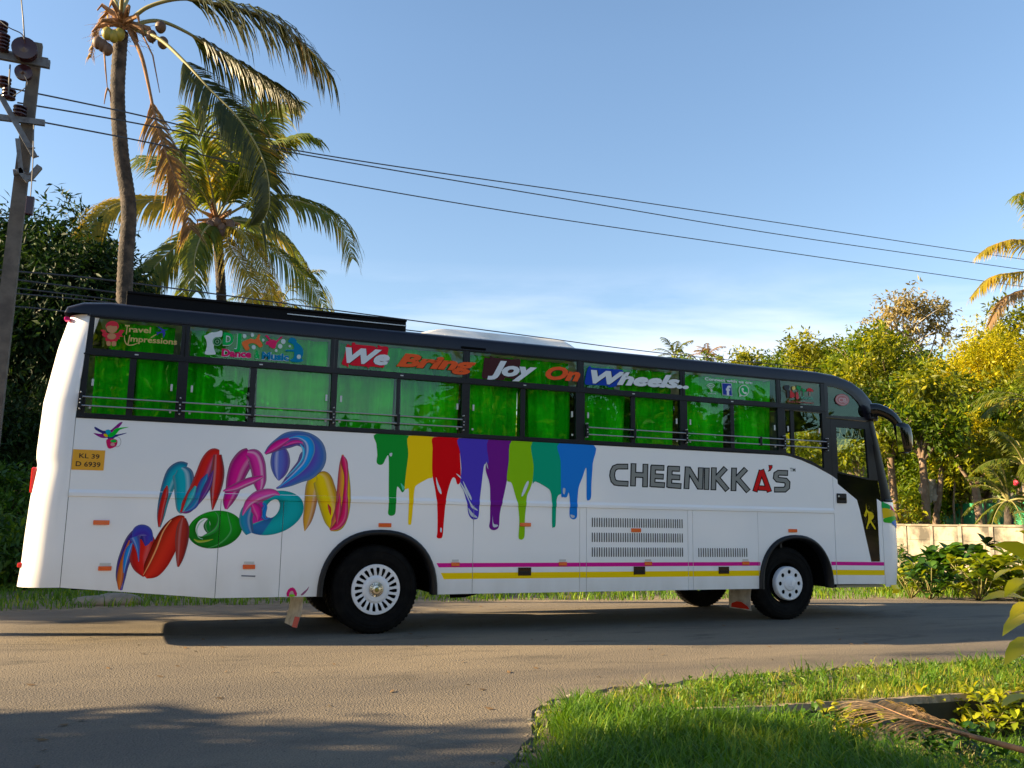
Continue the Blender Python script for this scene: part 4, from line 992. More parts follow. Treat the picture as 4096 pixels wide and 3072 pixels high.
decal('apostrophe', W2(*CK, [(1150,277),(1170,277),(1169,290),(1156,306),(1150,308),(1155,296)]), (0.62, 0.01, 0.012), 0.0005, smooth=False)

# --- text helper (built-in typeface turned into flat mesh)
def text(name, s, reg, a, c, cap, color, base, bold=0.0, shear=0.0, parent=bus, fitx=True):
    A_ = at(reg[0]+a[0]/reg[2], reg[1]+a[1]/reg[2]); C_ = at(reg[0]+c[0]/reg[2], reg[1]+c[1]/reg[2]); T_ = at(reg[0]+a[0]/reg[2], reg[1]+(a[1]-cap)/reg[2])
    cu = bpy.data.curves.new('text', 'FONT'); cu.body = s; cu.size = 1; cu.offset = bold; cu.shear = shear; cu.resolution_u = 3; cu.fill_mode = 'FRONT'
    to = bpy.data.objects.new('text', cu); COL.objects.link(to)
    dg = bpy.context.evaluated_depsgraph_get(); me = bpy.data.meshes.new_from_object(to.evaluated_get(dg)); bpy.data.objects.remove(to)
    n = len(me.vertices); co = np.empty(n*3, np.float32); me.vertices.foreach_get('co', co); co = co.reshape(-1, 3)
    x0, x1 = co[:, 0].min(), co[:, 0].max(); caph = 0.72+bold*1.2
    sx = (C_.x-A_.x)/(x1-x0); sz = (T_.z-A_.z)/caph; slope = (C_.z-A_.z)/(C_.x-A_.x)
    X = A_.x+(co[:, 0]-x0)*sx; Z = A_.z+co[:, 1]*sz+(X-A_.x)*slope
    co2 = np.stack([X, np.full(n, -0.0012-base), Z], 1); me.vertices.foreach_set('co', co2.astype(np.float32).ravel()); me.name = name
    me.materials.clear(); me.materials.append(flat(color)); me.polygons.foreach_set('material_index', [0]*len(me.polygons)); me.update()
    bm = bmesh.new(); bm.from_mesh(me)
    for f in bm.faces:
        f.normal_update()
        if f.normal.y > 0: f.normal_flip()
    bm.to_mesh(me); bm.free()
    return obj(name, me, parent)
text('trademark', 'TM', CK, (1292, 316), (1330, 318), 26, (0.06, 0.07, 0.08), 0, 0.01)
# number plate
NP = (0, 1150, 1.58)
q = W2(*NP, [(463, 1022), (663, 1030), (657, 1157), (450, 1150)])
x0, x1 = (q[0][0]+q[3][0])/2, (q[1][0]+q[2][0])/2; z0, z1 = (q[2][1]+q[3][1])/2, (q[0][1]+q[1][1])/2
npo = MB().box(x0, x1, -0.006, 0.0, z0, z1, 0.002).build('number_plate', M['plate'], bus)
text('plate_text', 'KL 39', NP, (500, 1076), (628, 1084), 30, (0.02, 0.02, 0.03), 0.0062, 0.012, parent=npo)
text('plate_text', 'D 6939', NP, (478, 1128), (634, 1136), 32, (0.02, 0.02, 0.03), 0.0062, 0.012, parent=npo)
# slogan on the upper glass
SL = (1320, 1320, 3.6867); S3 = (1300, 1250, 1.8433); S4 = (2300, 1350, 1.58)
GB = 0.010
wht, orn = (0.62, 0.68, 0.72), (0.72, 0.10, 0.025)
decal('word_backing', W2(*SL, [(250,215),(310,240),(325,190),(370,190),(390,215),(640,240),(690,275),(705,225),(750,240),(850,255),(850,340),(800,530),(760,555),(600,540),(560,568),(530,540),(330,525),(275,500),(270,555),(235,530),(172,500),(205,400)]), (0.62, 0.01, 0.03), GB)
decal('word_backing', W2(*S3, [(1175,335),(1210,340),(1218,320),(1250,332),(1370,345),(1400,345),(1440,350),(1430,420),(1420,490),(1330,482),(1310,500),(1200,490),(1155,478),(1165,400)]), (0.055, 0.018, 0.02), GB)
decal('word_backing', W2(*S4, [(78,195),(95,180),(110,192),(230,200),(290,205),(300,225),(270,300),(215,315),(195,305),(110,300),(62,295),(65,250)]), (0.01, 0.05, 0.36), GB)
for (s, reg, a, c, cap, col_) in (('We', SL, (215, 468), (875, 515), 228, wht), ('Bring', SL, (975, 525), (2150, 608), 200, orn), ('Joy', S3, (1195, 455), (1560, 478), 112, wht), ('On', S3, (1622, 487), (1880, 505), 100, orn), ('Wheels..', S4, (98, 284), (716, 322), 84, wht)):
    wd = text('slogan_word', s, reg, a, c, cap, (0.01, 0.012, 0.015), GB+0.0008, 0.068, 0.32)
    text('word_face', s, reg, a, c, cap, col_, GB+0.0014, 0.050, 0.32, parent=wd)
CN = (2600, 1450, 2.212)
text('notice_text', 'Connect with us on:', CN, (480, 156), (902, 192), 26, (0.6, 0.68, 0.66), GB, 0.03)
for r_ in (12, 24, 36, 48):
    arc0 = [(533+(r_+3)*math.sin(math.radians(t)), 248-(r_+3)*1.25*math.cos(math.radians(t))) for t in range(-50, 51, 10)]
    arc1 = [(533+(r_-3)*math.sin(math.radians(t)), 248-(r_-3)*1.25*math.cos(math.radians(t))) for t in range(50, -51, -10)]
    decal('wifi_symbol', W2(*CN, arc0+arc1), (0.45, 0.62, 0.5), GB, smooth=False)
decal('wifi_symbol', W2(*CN, ell(540, 248, 10, 12, 0, 16)), (0.45, 0.62, 0.5), GB+0.0006, smooth=False)
text('notice_text', 'WI-FI', CN, (506, 278), (580, 284), 14, (0.45, 0.62, 0.5), GB, 0.02)
decal('social_badge', W2(*CN, [(629,180),(718,186),(726,298),(638,290)]), (0.4, 0.45, 0.55), GB, smooth=False)
decal('social_badge', W2(*CN, [(634,185),(713,191),(721,292),(643,285)]), (0.015, 0.045, 0.30), GB+0.0005, smooth=False)
text('badge_letter', 'f', CN, (668, 286), (712, 290), 88, (0.6, 0.65, 0.72), GB+0.001, 0.04)
decal('chat_badge', W2(*CN, ell(826, 250, 46, 52, 0, 30)), (0.5, 0.6, 0.52), GB, smooth=False)
decal('chat_badge', W2(*CN, [(790,270),(785,303),(815,298)]), (0.5, 0.6, 0.52), GB+0.0003, smooth=False)
decal('chat_badge', W2(*CN, ell(826, 250, 38, 43, 0, 30)), (0.01, 0.38, 0.08), GB+0.0006, smooth=False)
decal('handset_symbol', W2(*CN, [(808,228),(820,226),(826,242),(820,250),(832,264),(842,260),(852,270),(846,280),(828,276),(812,258),(806,240)]), (0.6, 0.68, 0.64), GB+0.001)
# travel agency sticker
TR = (300, 1200, 3.3183); tan_ = (0.58, 0.42, 0.16); sk = (0.50, 0.24, 0.12); rr_ = (0.58, 0.03, 0.05)
text('agency_text', 'ravel', TR, (715, 425), (1005, 442), 82, tan_, GB, 0.02)
text('agency_text', 'T', TR, (655, 455), (718, 460), 132, tan_, GB, 0.01, 0.1)
text('agency_text', 'mpressions', TR, (735, 550), (1352, 595), 82, tan_, GB, 0.02)
text('agency_text', 'I', TR, (695, 595), (725, 597), 140, tan_, GB, 0.0, 0.15)
decal('swoosh', W2(*TR, [(660,470),(668,540),(700,590),(770,590),(860,560),(780,602),(700,606),(660,560),(652,500)]), tan_, GB)
decal('aeroplane_symbol', W2(*TR, [(1230,392),(1190,415),(1200,440),(1180,495),(1170,495),(1160,440),(1110,450),(1095,470),(1085,460),(1090,440),(1070,425),(1110,428),(1150,410),(1100,360),(1112,355),(1180,395)]), (0.04, 0.05, 0.35), GB)
decal('swoosh', W2(*TR, [(1000,500),(1075,455),(1080,465),(1015,505)]), tan_, GB, smooth=False)
for c_, pts, k in ((rr_, [(340,400),(400,400),(430,440),(560,440),(600,400),(655,410),(620,460),(640,490),(590,490),(600,520),(560,520),(440,520),(360,470),(370,440)], 0), (rr_, ell(495, 350, 88, 70, 0, 24), 1), (sk, ell(490, 380, 72, 62, 0, 24), 2), (rr_, [(420,350),(470,340),(510,350),(570,340),(560,300),(500,285),(440,300)], 3), (sk, ell(487, 485, 58, 42, 0, 24), 4), (rr_, [(412,510),(560,510),(545,555),(425,555)], 3), (sk, [(420,555),(470,555),(470,608),(425,605)], 4), (sk, [(495,555),(545,558),(540,612),(490,608)], 5)):
    decal('angel_sticker', W2(*TR, pts), c_, GB+0.0004*k)
# dance and music sticker
DJ = (750, 1250, 3.6867); wh_ = (0.60, 0.68, 0.70)
decal('music_sticker', W2(*DJ, [(340,300),(420,290),(500,268),(515,300),(500,360),(440,365),(390,385),(372,430),(395,470),(385,510),(395,560),(415,600),(395,622),(258,618),(270,560),(285,480),(272,400),(245,350),(290,330)]), wh_, GB, n=3)
for r_, c_ in ((68, (0.02, 0.22, 0.05)), (60, (0.3, 0.5, 0.35)), (54, (0.01, 0.12, 0.03)), (26, (0.3, 0.5, 0.35)), (20, (0.01, 0.08, 0.02))):
    decal('music_sticker', W2(*DJ, ell(437, 432, r_, r_, 0, 26)), c_, GB+0.0022-r_*0.00002*1.0-(0.0002 if r_ > 50 else 0)+(70-r_)*0.00001, smooth=False)
for s, a, c, cap, col_ in (('D', (520, 470), (672, 480), 188, (0.0, 0.38, 0.07)), ('J', (690, 515), (782, 522), 225, (0.0, 0.38, 0.07)), ('Dance', (500, 640), (938, 668), 112, (0.62, 0.01, 0.13)), ('&', (985, 672), (1062, 680), 125, (0.0, 0.38, 0.07)), ('Music', (1092, 685), (1490, 712), 112, (0.0, 0.19, 0.38))):
    t0 = text('sticker_word', s, DJ, a, c, cap, wh_, GB+0.001, 0.09); text('word_face', s, DJ, a, c, cap, col_, GB+0.0018, 0.05, parent=t0)
for c_, pts in (((0.72, 0.16, 0.04), [(1020,375),(1040,330),(1072,328),(1058,395),(1100,460),(1100,505),(1060,515),(1030,485),(975,455),(920,460),(892,480),(915,530),(890,560),(855,558),(808,480),(805,440),(850,415),(930,388),(990,400)]),
        ((0.62, 0.02, 0.12), [(1145,345),(1180,340),(1225,400),(1270,402),(1305,418),(1375,358),(1395,370),(1320,445),(1285,535),(1215,512),(1190,480),(1150,472),(1165,430),(1200,412)]),
        ((0.0, 0.19, 0.36), [(1500,395),(1525,372),(1575,380),(1605,415),(1608,440),(1655,480),(1698,540),(1702,620),(1680,680),(1705,710),(1640,735),(1540,728),(1508,700),(1560,672),(1572,600),(1560,578),(1452,572),(1450,552),(1560,545),(1562,480),(1530,460),(1482,432)])):
    decal('dancer_silhouette', W2(*DJ, pts), c_, GB+0.001, n=3)
for x, y, r_ in ((840, 350, 28), (955, 335, 26), (975, 515, 30), (1115, 410, 20), (1365, 500, 32), (1410, 430, 34), (1305, 565, 20), (1505, 500, 16), (1640, 655, 30)):
    decal('splash_dot', W2(*DJ, ell(x, y, r_, r_*1.1, 0, 12)), (0.5, 0.62, 0.6), GB+0.0002+(0.0012 if x == 1640 else 0), n=2)
# holiday sticker and round logo on the cab panes
for c_, pts in (((0.55, 0.04, 0.05), [(1383,258),(1390,235),(1410,226),(1432,238),(1440,262),(1410,252)]), ((0.5, 0.1, 0.1), [(1408,255),(1413,255),(1412,295),(1407,295)]), ((0.6, 0.5, 0.15), ell(1268, 228, 15, 19, 0, 14)),
        ((0.5, 0.04, 0.05), [(1240,240),(1255,260),(1275,280),(1270,310),(1240,312),(1235,290)]), ((0.5, 0.06, 0.07), [(1290,262),(1308,275),(1312,320),(1295,328),(1285,300)]), ((0.04, 0.05, 0.06), [(1178,215),(1205,197),(1235,212),(1225,240),(1232,290),(1210,320),(1205,250),(1190,240)]),
        ((0.02, 0.28, 0.1), [(1290,230),(1300,200),(1318,215),(1335,205),(1330,235),(1345,250),(1320,245),(1322,290),(1314,290),(1312,245)]), ((0.02, 0.28, 0.1), [(1340,250),(1350,225),(1362,240),(1378,235),(1370,262),(1358,258),(1360,300),(1353,300),(1350,260)])):
    decal('holiday_sticker', W2(*CN, pts), c_, GB, n=2)
text('sticker_word', 'Kerala', CN, (1332, 322), (1440, 330), 26, (0.1, 0.4, 0.3), GB, 0.01, 0.2)
text('sticker_word', "God's Own Country", CN, (1212, 352), (1446, 366), 17, (0.45, 0.10, 0.10), GB, 0.015)
decal('round_logo', W2(*CN, ell(1697, 331, 62, 51, 12, 30)), (0.45, 0.16, 0.17), GB, smooth=False)
decal('round_logo', W2(*CN, ell(1697, 331, 54, 43, 12, 30)), (0.42, 0.34, 0.35), GB+0.0005, smooth=False)
decal('round_logo', W2(*CN, ell(1697, 331, 46, 36, 12, 30)), (0.40, 0.15, 0.16), GB+0.001, smooth=False)
text('logo_letters', 'CB', CN, (1665, 350), (1735, 355), 42, (0.5, 0.42, 0.43), GB+0.0015, 0.03)
# dancer on the door glass
decal('dancer_silhouette', W2(3200, 1950, 3.016, [(795,185),(803,250),(822,290),(848,292),(880,320),(892,352),(872,385),(858,395),(882,438),(905,478),(914,506),(900,502),(868,455),(850,425),(832,440),(812,500),(798,492),(812,432),(822,380),(820,335),(802,295),(806,335),(785,356),(770,328),(780,288),(796,262)]), (0.72, 0.55, 0.01), 0.0, parent=door, n=2)
for u, v, r_ in ((828, 240, 14), (868, 285, 10), (792, 380, 14), (790, 418, 10), (895, 410, 12), (830, 480, 15), (862, 460, 9)):
    decal('ring_print', W2(3200, 1950, 3.016, ell(u, v, r_, r_*1.3, 0, 16)), (0.12, 0.10, 0.02), 0.0, parent=door, smooth=False, holes=[W2(3200, 1950, 3.016, ell(u, v, r_*0.7, r_*0.95, 0, 16))])
# colour splash near the rear pillar and behind the wheel
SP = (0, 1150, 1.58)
for i, (c_, pts) in enumerate((((0.25, 0.01, 0.22), [(590,920),(640,925),(665,905),(700,900),(720,885),(755,855),(775,852),(750,885),(720,905),(700,960),(680,950),(640,950)]),
        ((0.03, 0.03, 0.2), [(600,880),(650,905),(690,905),(720,930),(800,918),(780,928),(730,945),(690,975),(680,950),(660,930),(605,900)]),
        ((0.0, 0.5, 0.03), [(680,925),(710,915),(735,890),(815,882),(760,898),(735,925),(705,945),(685,942)]), ((0.0, 0.35, 0.5), [(665,905),(690,898),(700,915),(680,930)]),
        ((0.7, 0.5, 0.0), [(655,925),(675,928),(680,945),(660,940)]), ((0.6, 0.01, 0.12), [(672,965),(700,955),(740,965),(735,1000),(700,1018),(680,1010)]),
        ((0.0, 0.5, 0.05), [(700,965),(730,962),(735,978),(705,978)]), ((0.6, 0.3, 0.3), ell(712, 992, 14, 10, 0, 10)))):
    decal('colour_splash', W2(*SP, pts), c_, 0.0003*i, n=3)
decal('colour_splash', W2(*SP, ell(738, 975, 28, 34, 0, 20)), (0.4, 0.35, 0.35), 0.0, smooth=False, holes=[W2(*SP, ell(738, 975, 25, 31, 0, 20))])
R5 = (0, 1650, 1.58)
for i, (c_, pts) in enumerate((((0.62, 0.01, 0.15), [(1820,1120),(1850,1105),(1870,1125),(1875,1160),(1812,1162)]), ((0.5, 0.35, 0.3), [(1832,1135),(1850,1128),(1858,1160),(1828,1160)]), ((0.2, 0.5, 0.02), [(1832,1150),(1860,1150),(1862,1163),(1830,1163)]), ((0.3, 0.1, 0.2), [(1900,1150),(1940,1115),(1952,1098),(1946,1120),(1915,1155)]))):
    decal('colour_splash', W2(*R5, pts), c_, 0.0003*i, n=2)
em = MB().box(*(lambda a, c: (a.x, c.x, -0.004, 0.0, c.z, a.z))(at(1520/1.58, 1650+1003/1.58), at(1622/1.58, 1650+1048/1.58)), 0.001).build('maker_badge', M['white'], bus)
decal('badge_bar', W2(*R5, [(1525,1027),(1615,1030),(1612,1040),(1525,1036)]), (0.18, 0.19, 0.22), 0.0042, parent=em, smooth=False)
# coloured patches wrapped round the front corner
def front_map(x, z):
    lo, hi = 0.0, math.radians(48)
    def pj(th):
        p = fpt(z, th); return CAM.x+(p[0]-CAM.x)*(-CAM.y)/(p[1]-CAM.y)
    if x <= pj(0): return (x, -0.004, z)
    for _ in range(30):
        m_ = (lo+hi)/2
        if pj(m_) < x: lo = m_
        else: hi = m_
    p = fpt(z, lo); s = (p[1]-CAM.y)/(-CAM.y); return (p[0]+0.004*math.sin(lo), p[1]-0.004*math.cos(lo), CAM.z+(z-CAM.z)*s)
FB = (3200, 1950, 3.016)
for i, (c_, pts) in enumerate((((0.01, 0.38, 0.08), [(985,175),(1030,190),(1080,215),(1092,250),(1060,262),(990,255)]), ((0.60, 0.02, 0.18), [(1080,218),(1100,228),(1140,290),(1128,300),(1100,270)]), ((0.72, 0.50, 0.01), [(990,255),(1040,252),(1110,275),(1148,320),(1150,340),(1080,355),(1005,372),(995,330)]),
        ((0.04, 0.42, 0.02), [(1005,378),(1070,355),(1145,345),(1152,380),(1110,425),(1050,425),(1008,415)]), ((0.01, 0.16, 0.55), [(1100,425),(1150,390),(1168,430),(1172,498),(1140,465)]))):
    w = [tuple(p) for p in smooth_curve(W2(*FB, pts), 3, True)]
    bm = bmesh.new(); vv = [bm.verts.new((p[0], 0, p[1])) for p in w]; f = bm.faces.new(vv)
    for xx in np.arange(8.0, 8.45, 0.02): bmesh.ops.bisect_plane(bm, geom=bm.verts[:]+bm.edges[:]+bm.faces[:], plane_co=(xx, 0, 0), plane_no=(1, 0, 0))
    for v in bm.verts:
        q = front_map(v.co.x, v.co.z); v.co = Vector(q)+Vector((0.0005*i, -0.0005*i, 0))
    me = bpy.data.meshes.new('corner_print'); bm.to_mesh(me); bm.free(); me.materials.append(flat(c_)); obj('corner_print', me, bus)

# ================================================================== SETTING
#GROUND#
# --- ground, road
def grid(name, xs, ys, zf, m, kind='structure'):
    vs = [(x, y, zf(x, y)) for y in ys for x in xs]; nx = len(xs)
    fs = [(j*nx+i, j*nx+i+1, (j+1)*nx+i+1, (j+1)*nx+i) for j in range(len(ys)-1) for i in range(nx-1)]
    return tag(mo(name, vs, fs, m, smooth=True), kind=kind)
def sm(x, a, b): t = min(1, max(0, (x-a)/(b-a))); return t*t*(3-2*t)
# near edge of the tarmac, as y for a given x
NE = [(-60, -40), (-3.0, -12.0), (-1.2, -7.4), (-0.64, -5.86), (-0.2, -5.15), (0.03, -4.65), (0.30, -4.30), (0.77, -3.98), (1.5, -3.86), (2.64, -3.72), (4.5, -3.66), (6.26, -3.70), (10, -3.9), (20, -4.6), (80, -12)]
FE = [(-60, 3.0), (-8, 3.5), (-4.4, 3.75), (-0.7, 3.9), (3, 3.65), (6, 3.2), (9.5, 2.6), (13.4, 2.15), (20, 1.2), (80, -4)]
def ne(x): return float(np.interp(x, [p[0] for p in NE], [p[1] for p in NE]))
def fe(x): return float(np.interp(x, [p[0] for p in FE], [p[1] for p in FE]))
# drain line behind the near verge: lip from (1.2,-4.95) to (9,-5.5)
def lipy(x): return -4.92-0.075*(x-1.2)
def ditch(x, y):       # depth below the road level on the camera side of the lip
    return sm(x, 1.0, 1.6)*(1 if y < lipy(x) else 0)*1.6
M['asphalt'] = mat('road_asphalt', (0.135, 0.115, 0.092), 0.85, spec=0.25)
t = M['asphalt'].node_tree; bs = t.nodes['Principled BSDF']; tcn = t.nodes.new('ShaderNodeTexCoord')
def N(ty, **k):
    n = t.nodes.new(ty)
    for a, v in k.items(): setattr(n, a, v)
    return n
def noise(sc, det, rough=0.6, scale=None, dist=0):
    n = N('ShaderNodeTexNoise'); n.inputs['Scale'].default_value = sc; n.inputs['Detail'].default_value = det; n.inputs['Roughness'].default_value = rough; n.inputs['Distortion'].default_value = dist
    if scale:
        mm = N('ShaderNodeMapping'); mm.inputs['Scale'].default_value = scale; t.links.new(tcn.outputs['Object'], mm.inputs[0]); t.links.new(mm.outputs[0], n.inputs['Vector'])
    else: t.links.new(tcn.outputs['Object'], n.inputs['Vector'])
    return n
def rng_(src, a, b, c=0, d=1):
    r = N('ShaderNodeMapRange'); r.inputs[1].default_value = a; r.inputs[2].default_value = b; r.inputs[3].default_value = c; r.inputs[4].default_value = d; t.links.new(src, r.inputs[0]); return r.outputs[0]
def mixc(fac, a, b):
    m = N('ShaderNodeMix', data_type='RGBA'); t.links.new(fac, m.inputs[0])
    for s, k in ((a, 6), (b, 7)):
        if isinstance(s, tuple): m.inputs[k].default_value = (*s, 1)
        else: t.links.new(s, m.inputs[k])
    return m.outputs[2]
dust = rng_(noise(0.35, 5, 0.6, (0.35, 1.3, 1), 0.4).outputs[0], 0.38, 0.62)
c1 = mixc(dust, (0.100, 0.088, 0.074), (0.200, 0.165, 0.118))
patch = rng_(noise(1.3, 8, 0.7, (0.5, 1.5, 1), 0.9).outputs[0], 0.54, 0.66)
c2 = mixc(patch, c1, (0.082, 0.072, 0.058))
grain = rng_(noise(70, 3, 0.7).outputs[0], 0.40, 0.64)
c3 = mixc(grain, c2, (0.22, 0.185, 0.14))
gm = N('ShaderNodeMix', data_type='RGBA'); gm.inputs[0].default_value = 0.45; t.links.new(c2, gm.inputs[6]); t.links.new(c3, gm.inputs[7])
speck = rng_(noise(26, 4, 0.7).outputs[0], 0.60, 0.68, 0, 0.75)
t.links.new(mixc(speck, gm.outputs[2], (0.055, 0.05, 0.045)), bs.inputs['Base Color'])
vor = N('ShaderNodeTexVoronoi'); vor.inputs['Scale'].default_value = 70; t.links.new(tcn.outputs['Object'], vor.inputs['Vector'])
bp = N('ShaderNodeBump'); bp.inputs['Strength'].default_value = 0.65; bp.inputs['Distance'].default_value = 0.011
ad = N('ShaderNodeMath', operation='ADD'); t.links.new(vor.outputs['Distance'], ad.inputs[0]); t.links.new(noise(22, 8, 0.8).outputs[0], ad.inputs[1]); t.links.new(ad.outputs[0], bp.inputs['Height']); t.links.new(bp.outputs[0], bs.inputs['Normal'])
M['soil'] = mat('soil', (0.26, 0.20, 0.125), 0.95, noise=(2.5, (0.12, 0.095, 0.055), 0.4, 0.65), bump=(25, 0.8))
M['dirt'] = mat('roadside_dirt', (0.21, 0.165, 0.115), 0.95, noise=(5, (0.12, 0.095, 0.065), 0.35, 0.65), bump=(40, 0.9))
# terrain sheet
xs = list(np.linspace(-260, -12, 14)) + list(np.linspace(-10, 14, 97)) + list(np.linspace(16, 300, 22))
ys = list(np.linspace(-200, -14, 10)) + list(np.linspace(-12, 5, 86)) + list(np.linspace(6, 26, 12)) + list(np.linspace(34, 320, 12))
def terr(x, y):
    z = -0.03
    z -= 0.30*ditch(x, y)*sm(y, -12, -9)
    if y > 28: z += 10*sm(y+0.25*x, 34, 120)
    return z
grid('ground', xs, ys, terr, M['soil'])
# road ribbon
vs = []; fs = []; rx = sorted(set(list(np.linspace(-60, -4, 20))+list(np.linspace(-3.4, 8, 76))+list(np.linspace(9, 80, 24)))); nyr = 14
for x in rx:
    a, c = ne(x), fe(x); a += 0.045*math.sin(7*x)+0.03*math.sin(17*x+1); c += 0.06*math.sin(1.7*x)+0.04*math.sin(5*x)
    for j in range(nyr+1):
        y = a+(c-a)*j/nyr; vs.append((x, y, 0.0))
for i in range(len(rx)-1):
    for j in range(nyr): k = i*(nyr+1)+j; fs.append((k, k+nyr+1, k+nyr+2, k+1))
# skirt of the broken near edge
n0 = len(vs)
for i, x in enumerate(rx):
    y = vs[i*(nyr+1)][1]; vs.append((x+0.02, y-0.03-0.02*math.sin(23*x), -0.06))
for i in range(len(rx)-1): fs.append((i*(nyr+1), n0+i, n0+i+1, (i+1)*(nyr+1)))
tag(mo('road', vs, fs, M['asphalt']), kind='structure')
# far dirt shoulder
vs = []; fs = []
for i, x in enumerate(rx): vs += [(x, fe(x)-0.1, -0.012), (x, fe(x)+0.40+0.12*math.sin(2*x), -0.006), (x, fe(x)+0.55, -0.035)]
for i in range(len(rx)-1):
    for j in (0, 1): k = 3*i+j; fs.append((k, k+3, k+4, k+1))
tag(mo('dirt_shoulder', vs, fs, M['dirt']), kind='structure')
# near shoulder: dirt edge, drain lip, wall of the drain
vs = []; fs = []
sx_ = [x for x in rx if -2 < x < 60]
for x in sx_: vs += [(x, ne(x)+0.03, -0.024), (x, ne(x)-0.35, -0.018), (x, ne(x)-0.6, -0.04)]
for i in range(len(sx_)-1):
    for j in (0, 1): k = 3*i+j; fs.append((k, k+1, k+4, k+3))
tag(mo('dirt_edge', vs, fs, M['dirt']), kind='structure')
b = MB(); r = random.Random(5); x = 1.15
vs = []; fs = []
xx = list(np.linspace(1.15, 12, 80))
for x in xx:
    y = lipy(x); j1, j2 = 0.012*math.sin(9*x)+r.uniform(-.008, .008), r.uniform(-.006, .006)
    vs += [(x, y+0.11, 0.0+j2), (x, y+j1, 0.012+j2), (x, y-0.012+j1, -0.04+j2), (x, y+0.03+j1*0.5, -0.52)]
for i in range(len(xx)-1):
    for j in range(3): k = 4*i+j; fs.append((k, k+1, k+5, k+4))
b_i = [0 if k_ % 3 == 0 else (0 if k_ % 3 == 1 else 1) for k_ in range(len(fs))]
tag(mo('drain_wall', vs, fs, [M['lip'], mat('dark_drain_face', (0.035, 0.032, 0.02), 0.95)], idx=b_i), 'low concrete drain edge running through the grass verge', 'drain')  # face below the lip is coloured near black to read as a dark void
# crumbled asphalt bits along the corner
for k in range(26):
    x = r.uniform(-0.5, 1.6); y = ne(x)-r.uniform(0.0, 0.14); s = r.uniform(0.015, 0.05)
    bm = bmesh.new(); bmesh.ops.create_icosphere(bm, subdivisions=1, radius=s)
    for v in bm.verts: v.co = Vector((v.co.x*r.uniform(.7, 1.5), v.co.y*r.uniform(.7, 1.3), v.co.z*r.uniform(.4, .7)))
    me = bpy.data.meshes.new('stone'); bm.to_mesh(me); bm.free(); me.materials.append(M['asphalt'] if k % 3 else M['stone'])
    o = obj('stone', me); o.location = (x, y, -0.01); tag(o, 'small broken stone at the crumbled near corner of the tarmac', 'stone', 'crumbled stones along the road corner')

# dry leaves scattered on the tarmac
rgl = np.random.default_rng(17); P_ = np.stack([rgl.uniform(-5, 7, 130), rgl.uniform(-6, 3.5, 130)], 1); vs = []; fs = []
for x, y in P_:
    if y < ne(x)+0.1 or y > fe(x): continue
    s_ = rgl.uniform(.012, .03); th = rgl.uniform(0, 6.28); k = len(vs); c_, q_ = math.cos(th)*s_, math.sin(th)*s_
    vs += [(x-c_*1.6, y-q_*1.6, .006), (x+q_*.7, y-c_*.7, .012), (x+c_*1.6, y+q_*1.6, .016), (x-q_*.7, y+c_*.7, .005)]; fs.append((k, k+1, k+2, k+3))
tag(mo('leaf_litter', vs, fs, mat('dry_litter', (0.13, 0.075, 0.03), 0.9)), 'scattered tiny dry leaves on the tarmac', 'leaf litter', kind='stuff')
# ---------------------------------------------------------------- grass
def blades(name, P_, h, wd, lean, m, label=None, seed=0, parent=None, bias=0.0):
    rg = np.random.default_rng(seed); n = len(P_)
    H = h*rg.uniform(0.5, 1.25, n)*(1 if np.isscalar(h) else 1); th = rg.uniform(0, 2*np.pi, n); ln = lean*rg.uniform(0.2, 1.3, n)*H
    dx, dy = np.cos(th)*ln, np.sin(th)*ln
    wx, wy = -np.sin(th+rg.normal(0, .5, n))*wd/2, np.cos(th+rg.normal(0, .5, n))*wd/2
    B = np.asarray(P_, float)
    v = np.empty((n, 7, 3))
    for k, (t, ww, hz) in enumerate(((0, 1, 0), (0.35, 0.9, 0.42), (0.72, 0.6, 0.78))):
        c = B + np.stack([dx*t*t, dy*t*t, H*hz], 1)
        v[:, 2*k] = c + np.stack([wx*ww, wy*ww, 0*wx], 1); v[:, 2*k+1] = c - np.stack([wx*ww, wy*ww, 0*wx], 1)
    v[:, 6] = B + np.stack([dx, dy, H*0.96], 1)
    i0 = np.arange(n)[:, None]*7
    q = np.concatenate([i0+np.array([0, 1, 3]), i0+np.array([0, 3, 2]), i0+np.array([2, 3, 5]), i0+np.array([2, 5, 4]), i0+np.array([4, 5, 6])])
    at_ = np.repeat(np.clip(rg.normal(0.45+bias, 0.2, n), 0, 1), 7) + np.tile([-.1, -.1, 0, 0, .06, .06, .12], n)
    me = fast_mesh(name, v.reshape(-1, 3), q, m, attr=at_)
    return obj(name, me, parent)
def scatter(n, x0, x1, y0, y1, f, seed, z=-0.03):
    rg = np.random.default_rng(seed); P_ = []
    x = rg.uniform(x0, x1, n); y = rg.uniform(y0, y1, n)
    keep = [f(a, b_, rg.random()) for a, b_ in zip(x, y)]
    x, y = x[keep], y[keep]
    return np.stack([x, y, np.full(len(x), z)], 1)
def clump(x, y, s=1.0): return 0.5+0.5*math.sin(2.3*x*s+1.1*math.sin(1.7*y*s))*math.sin(2.9*y*s+1.3*math.sin(1.3*x*s))
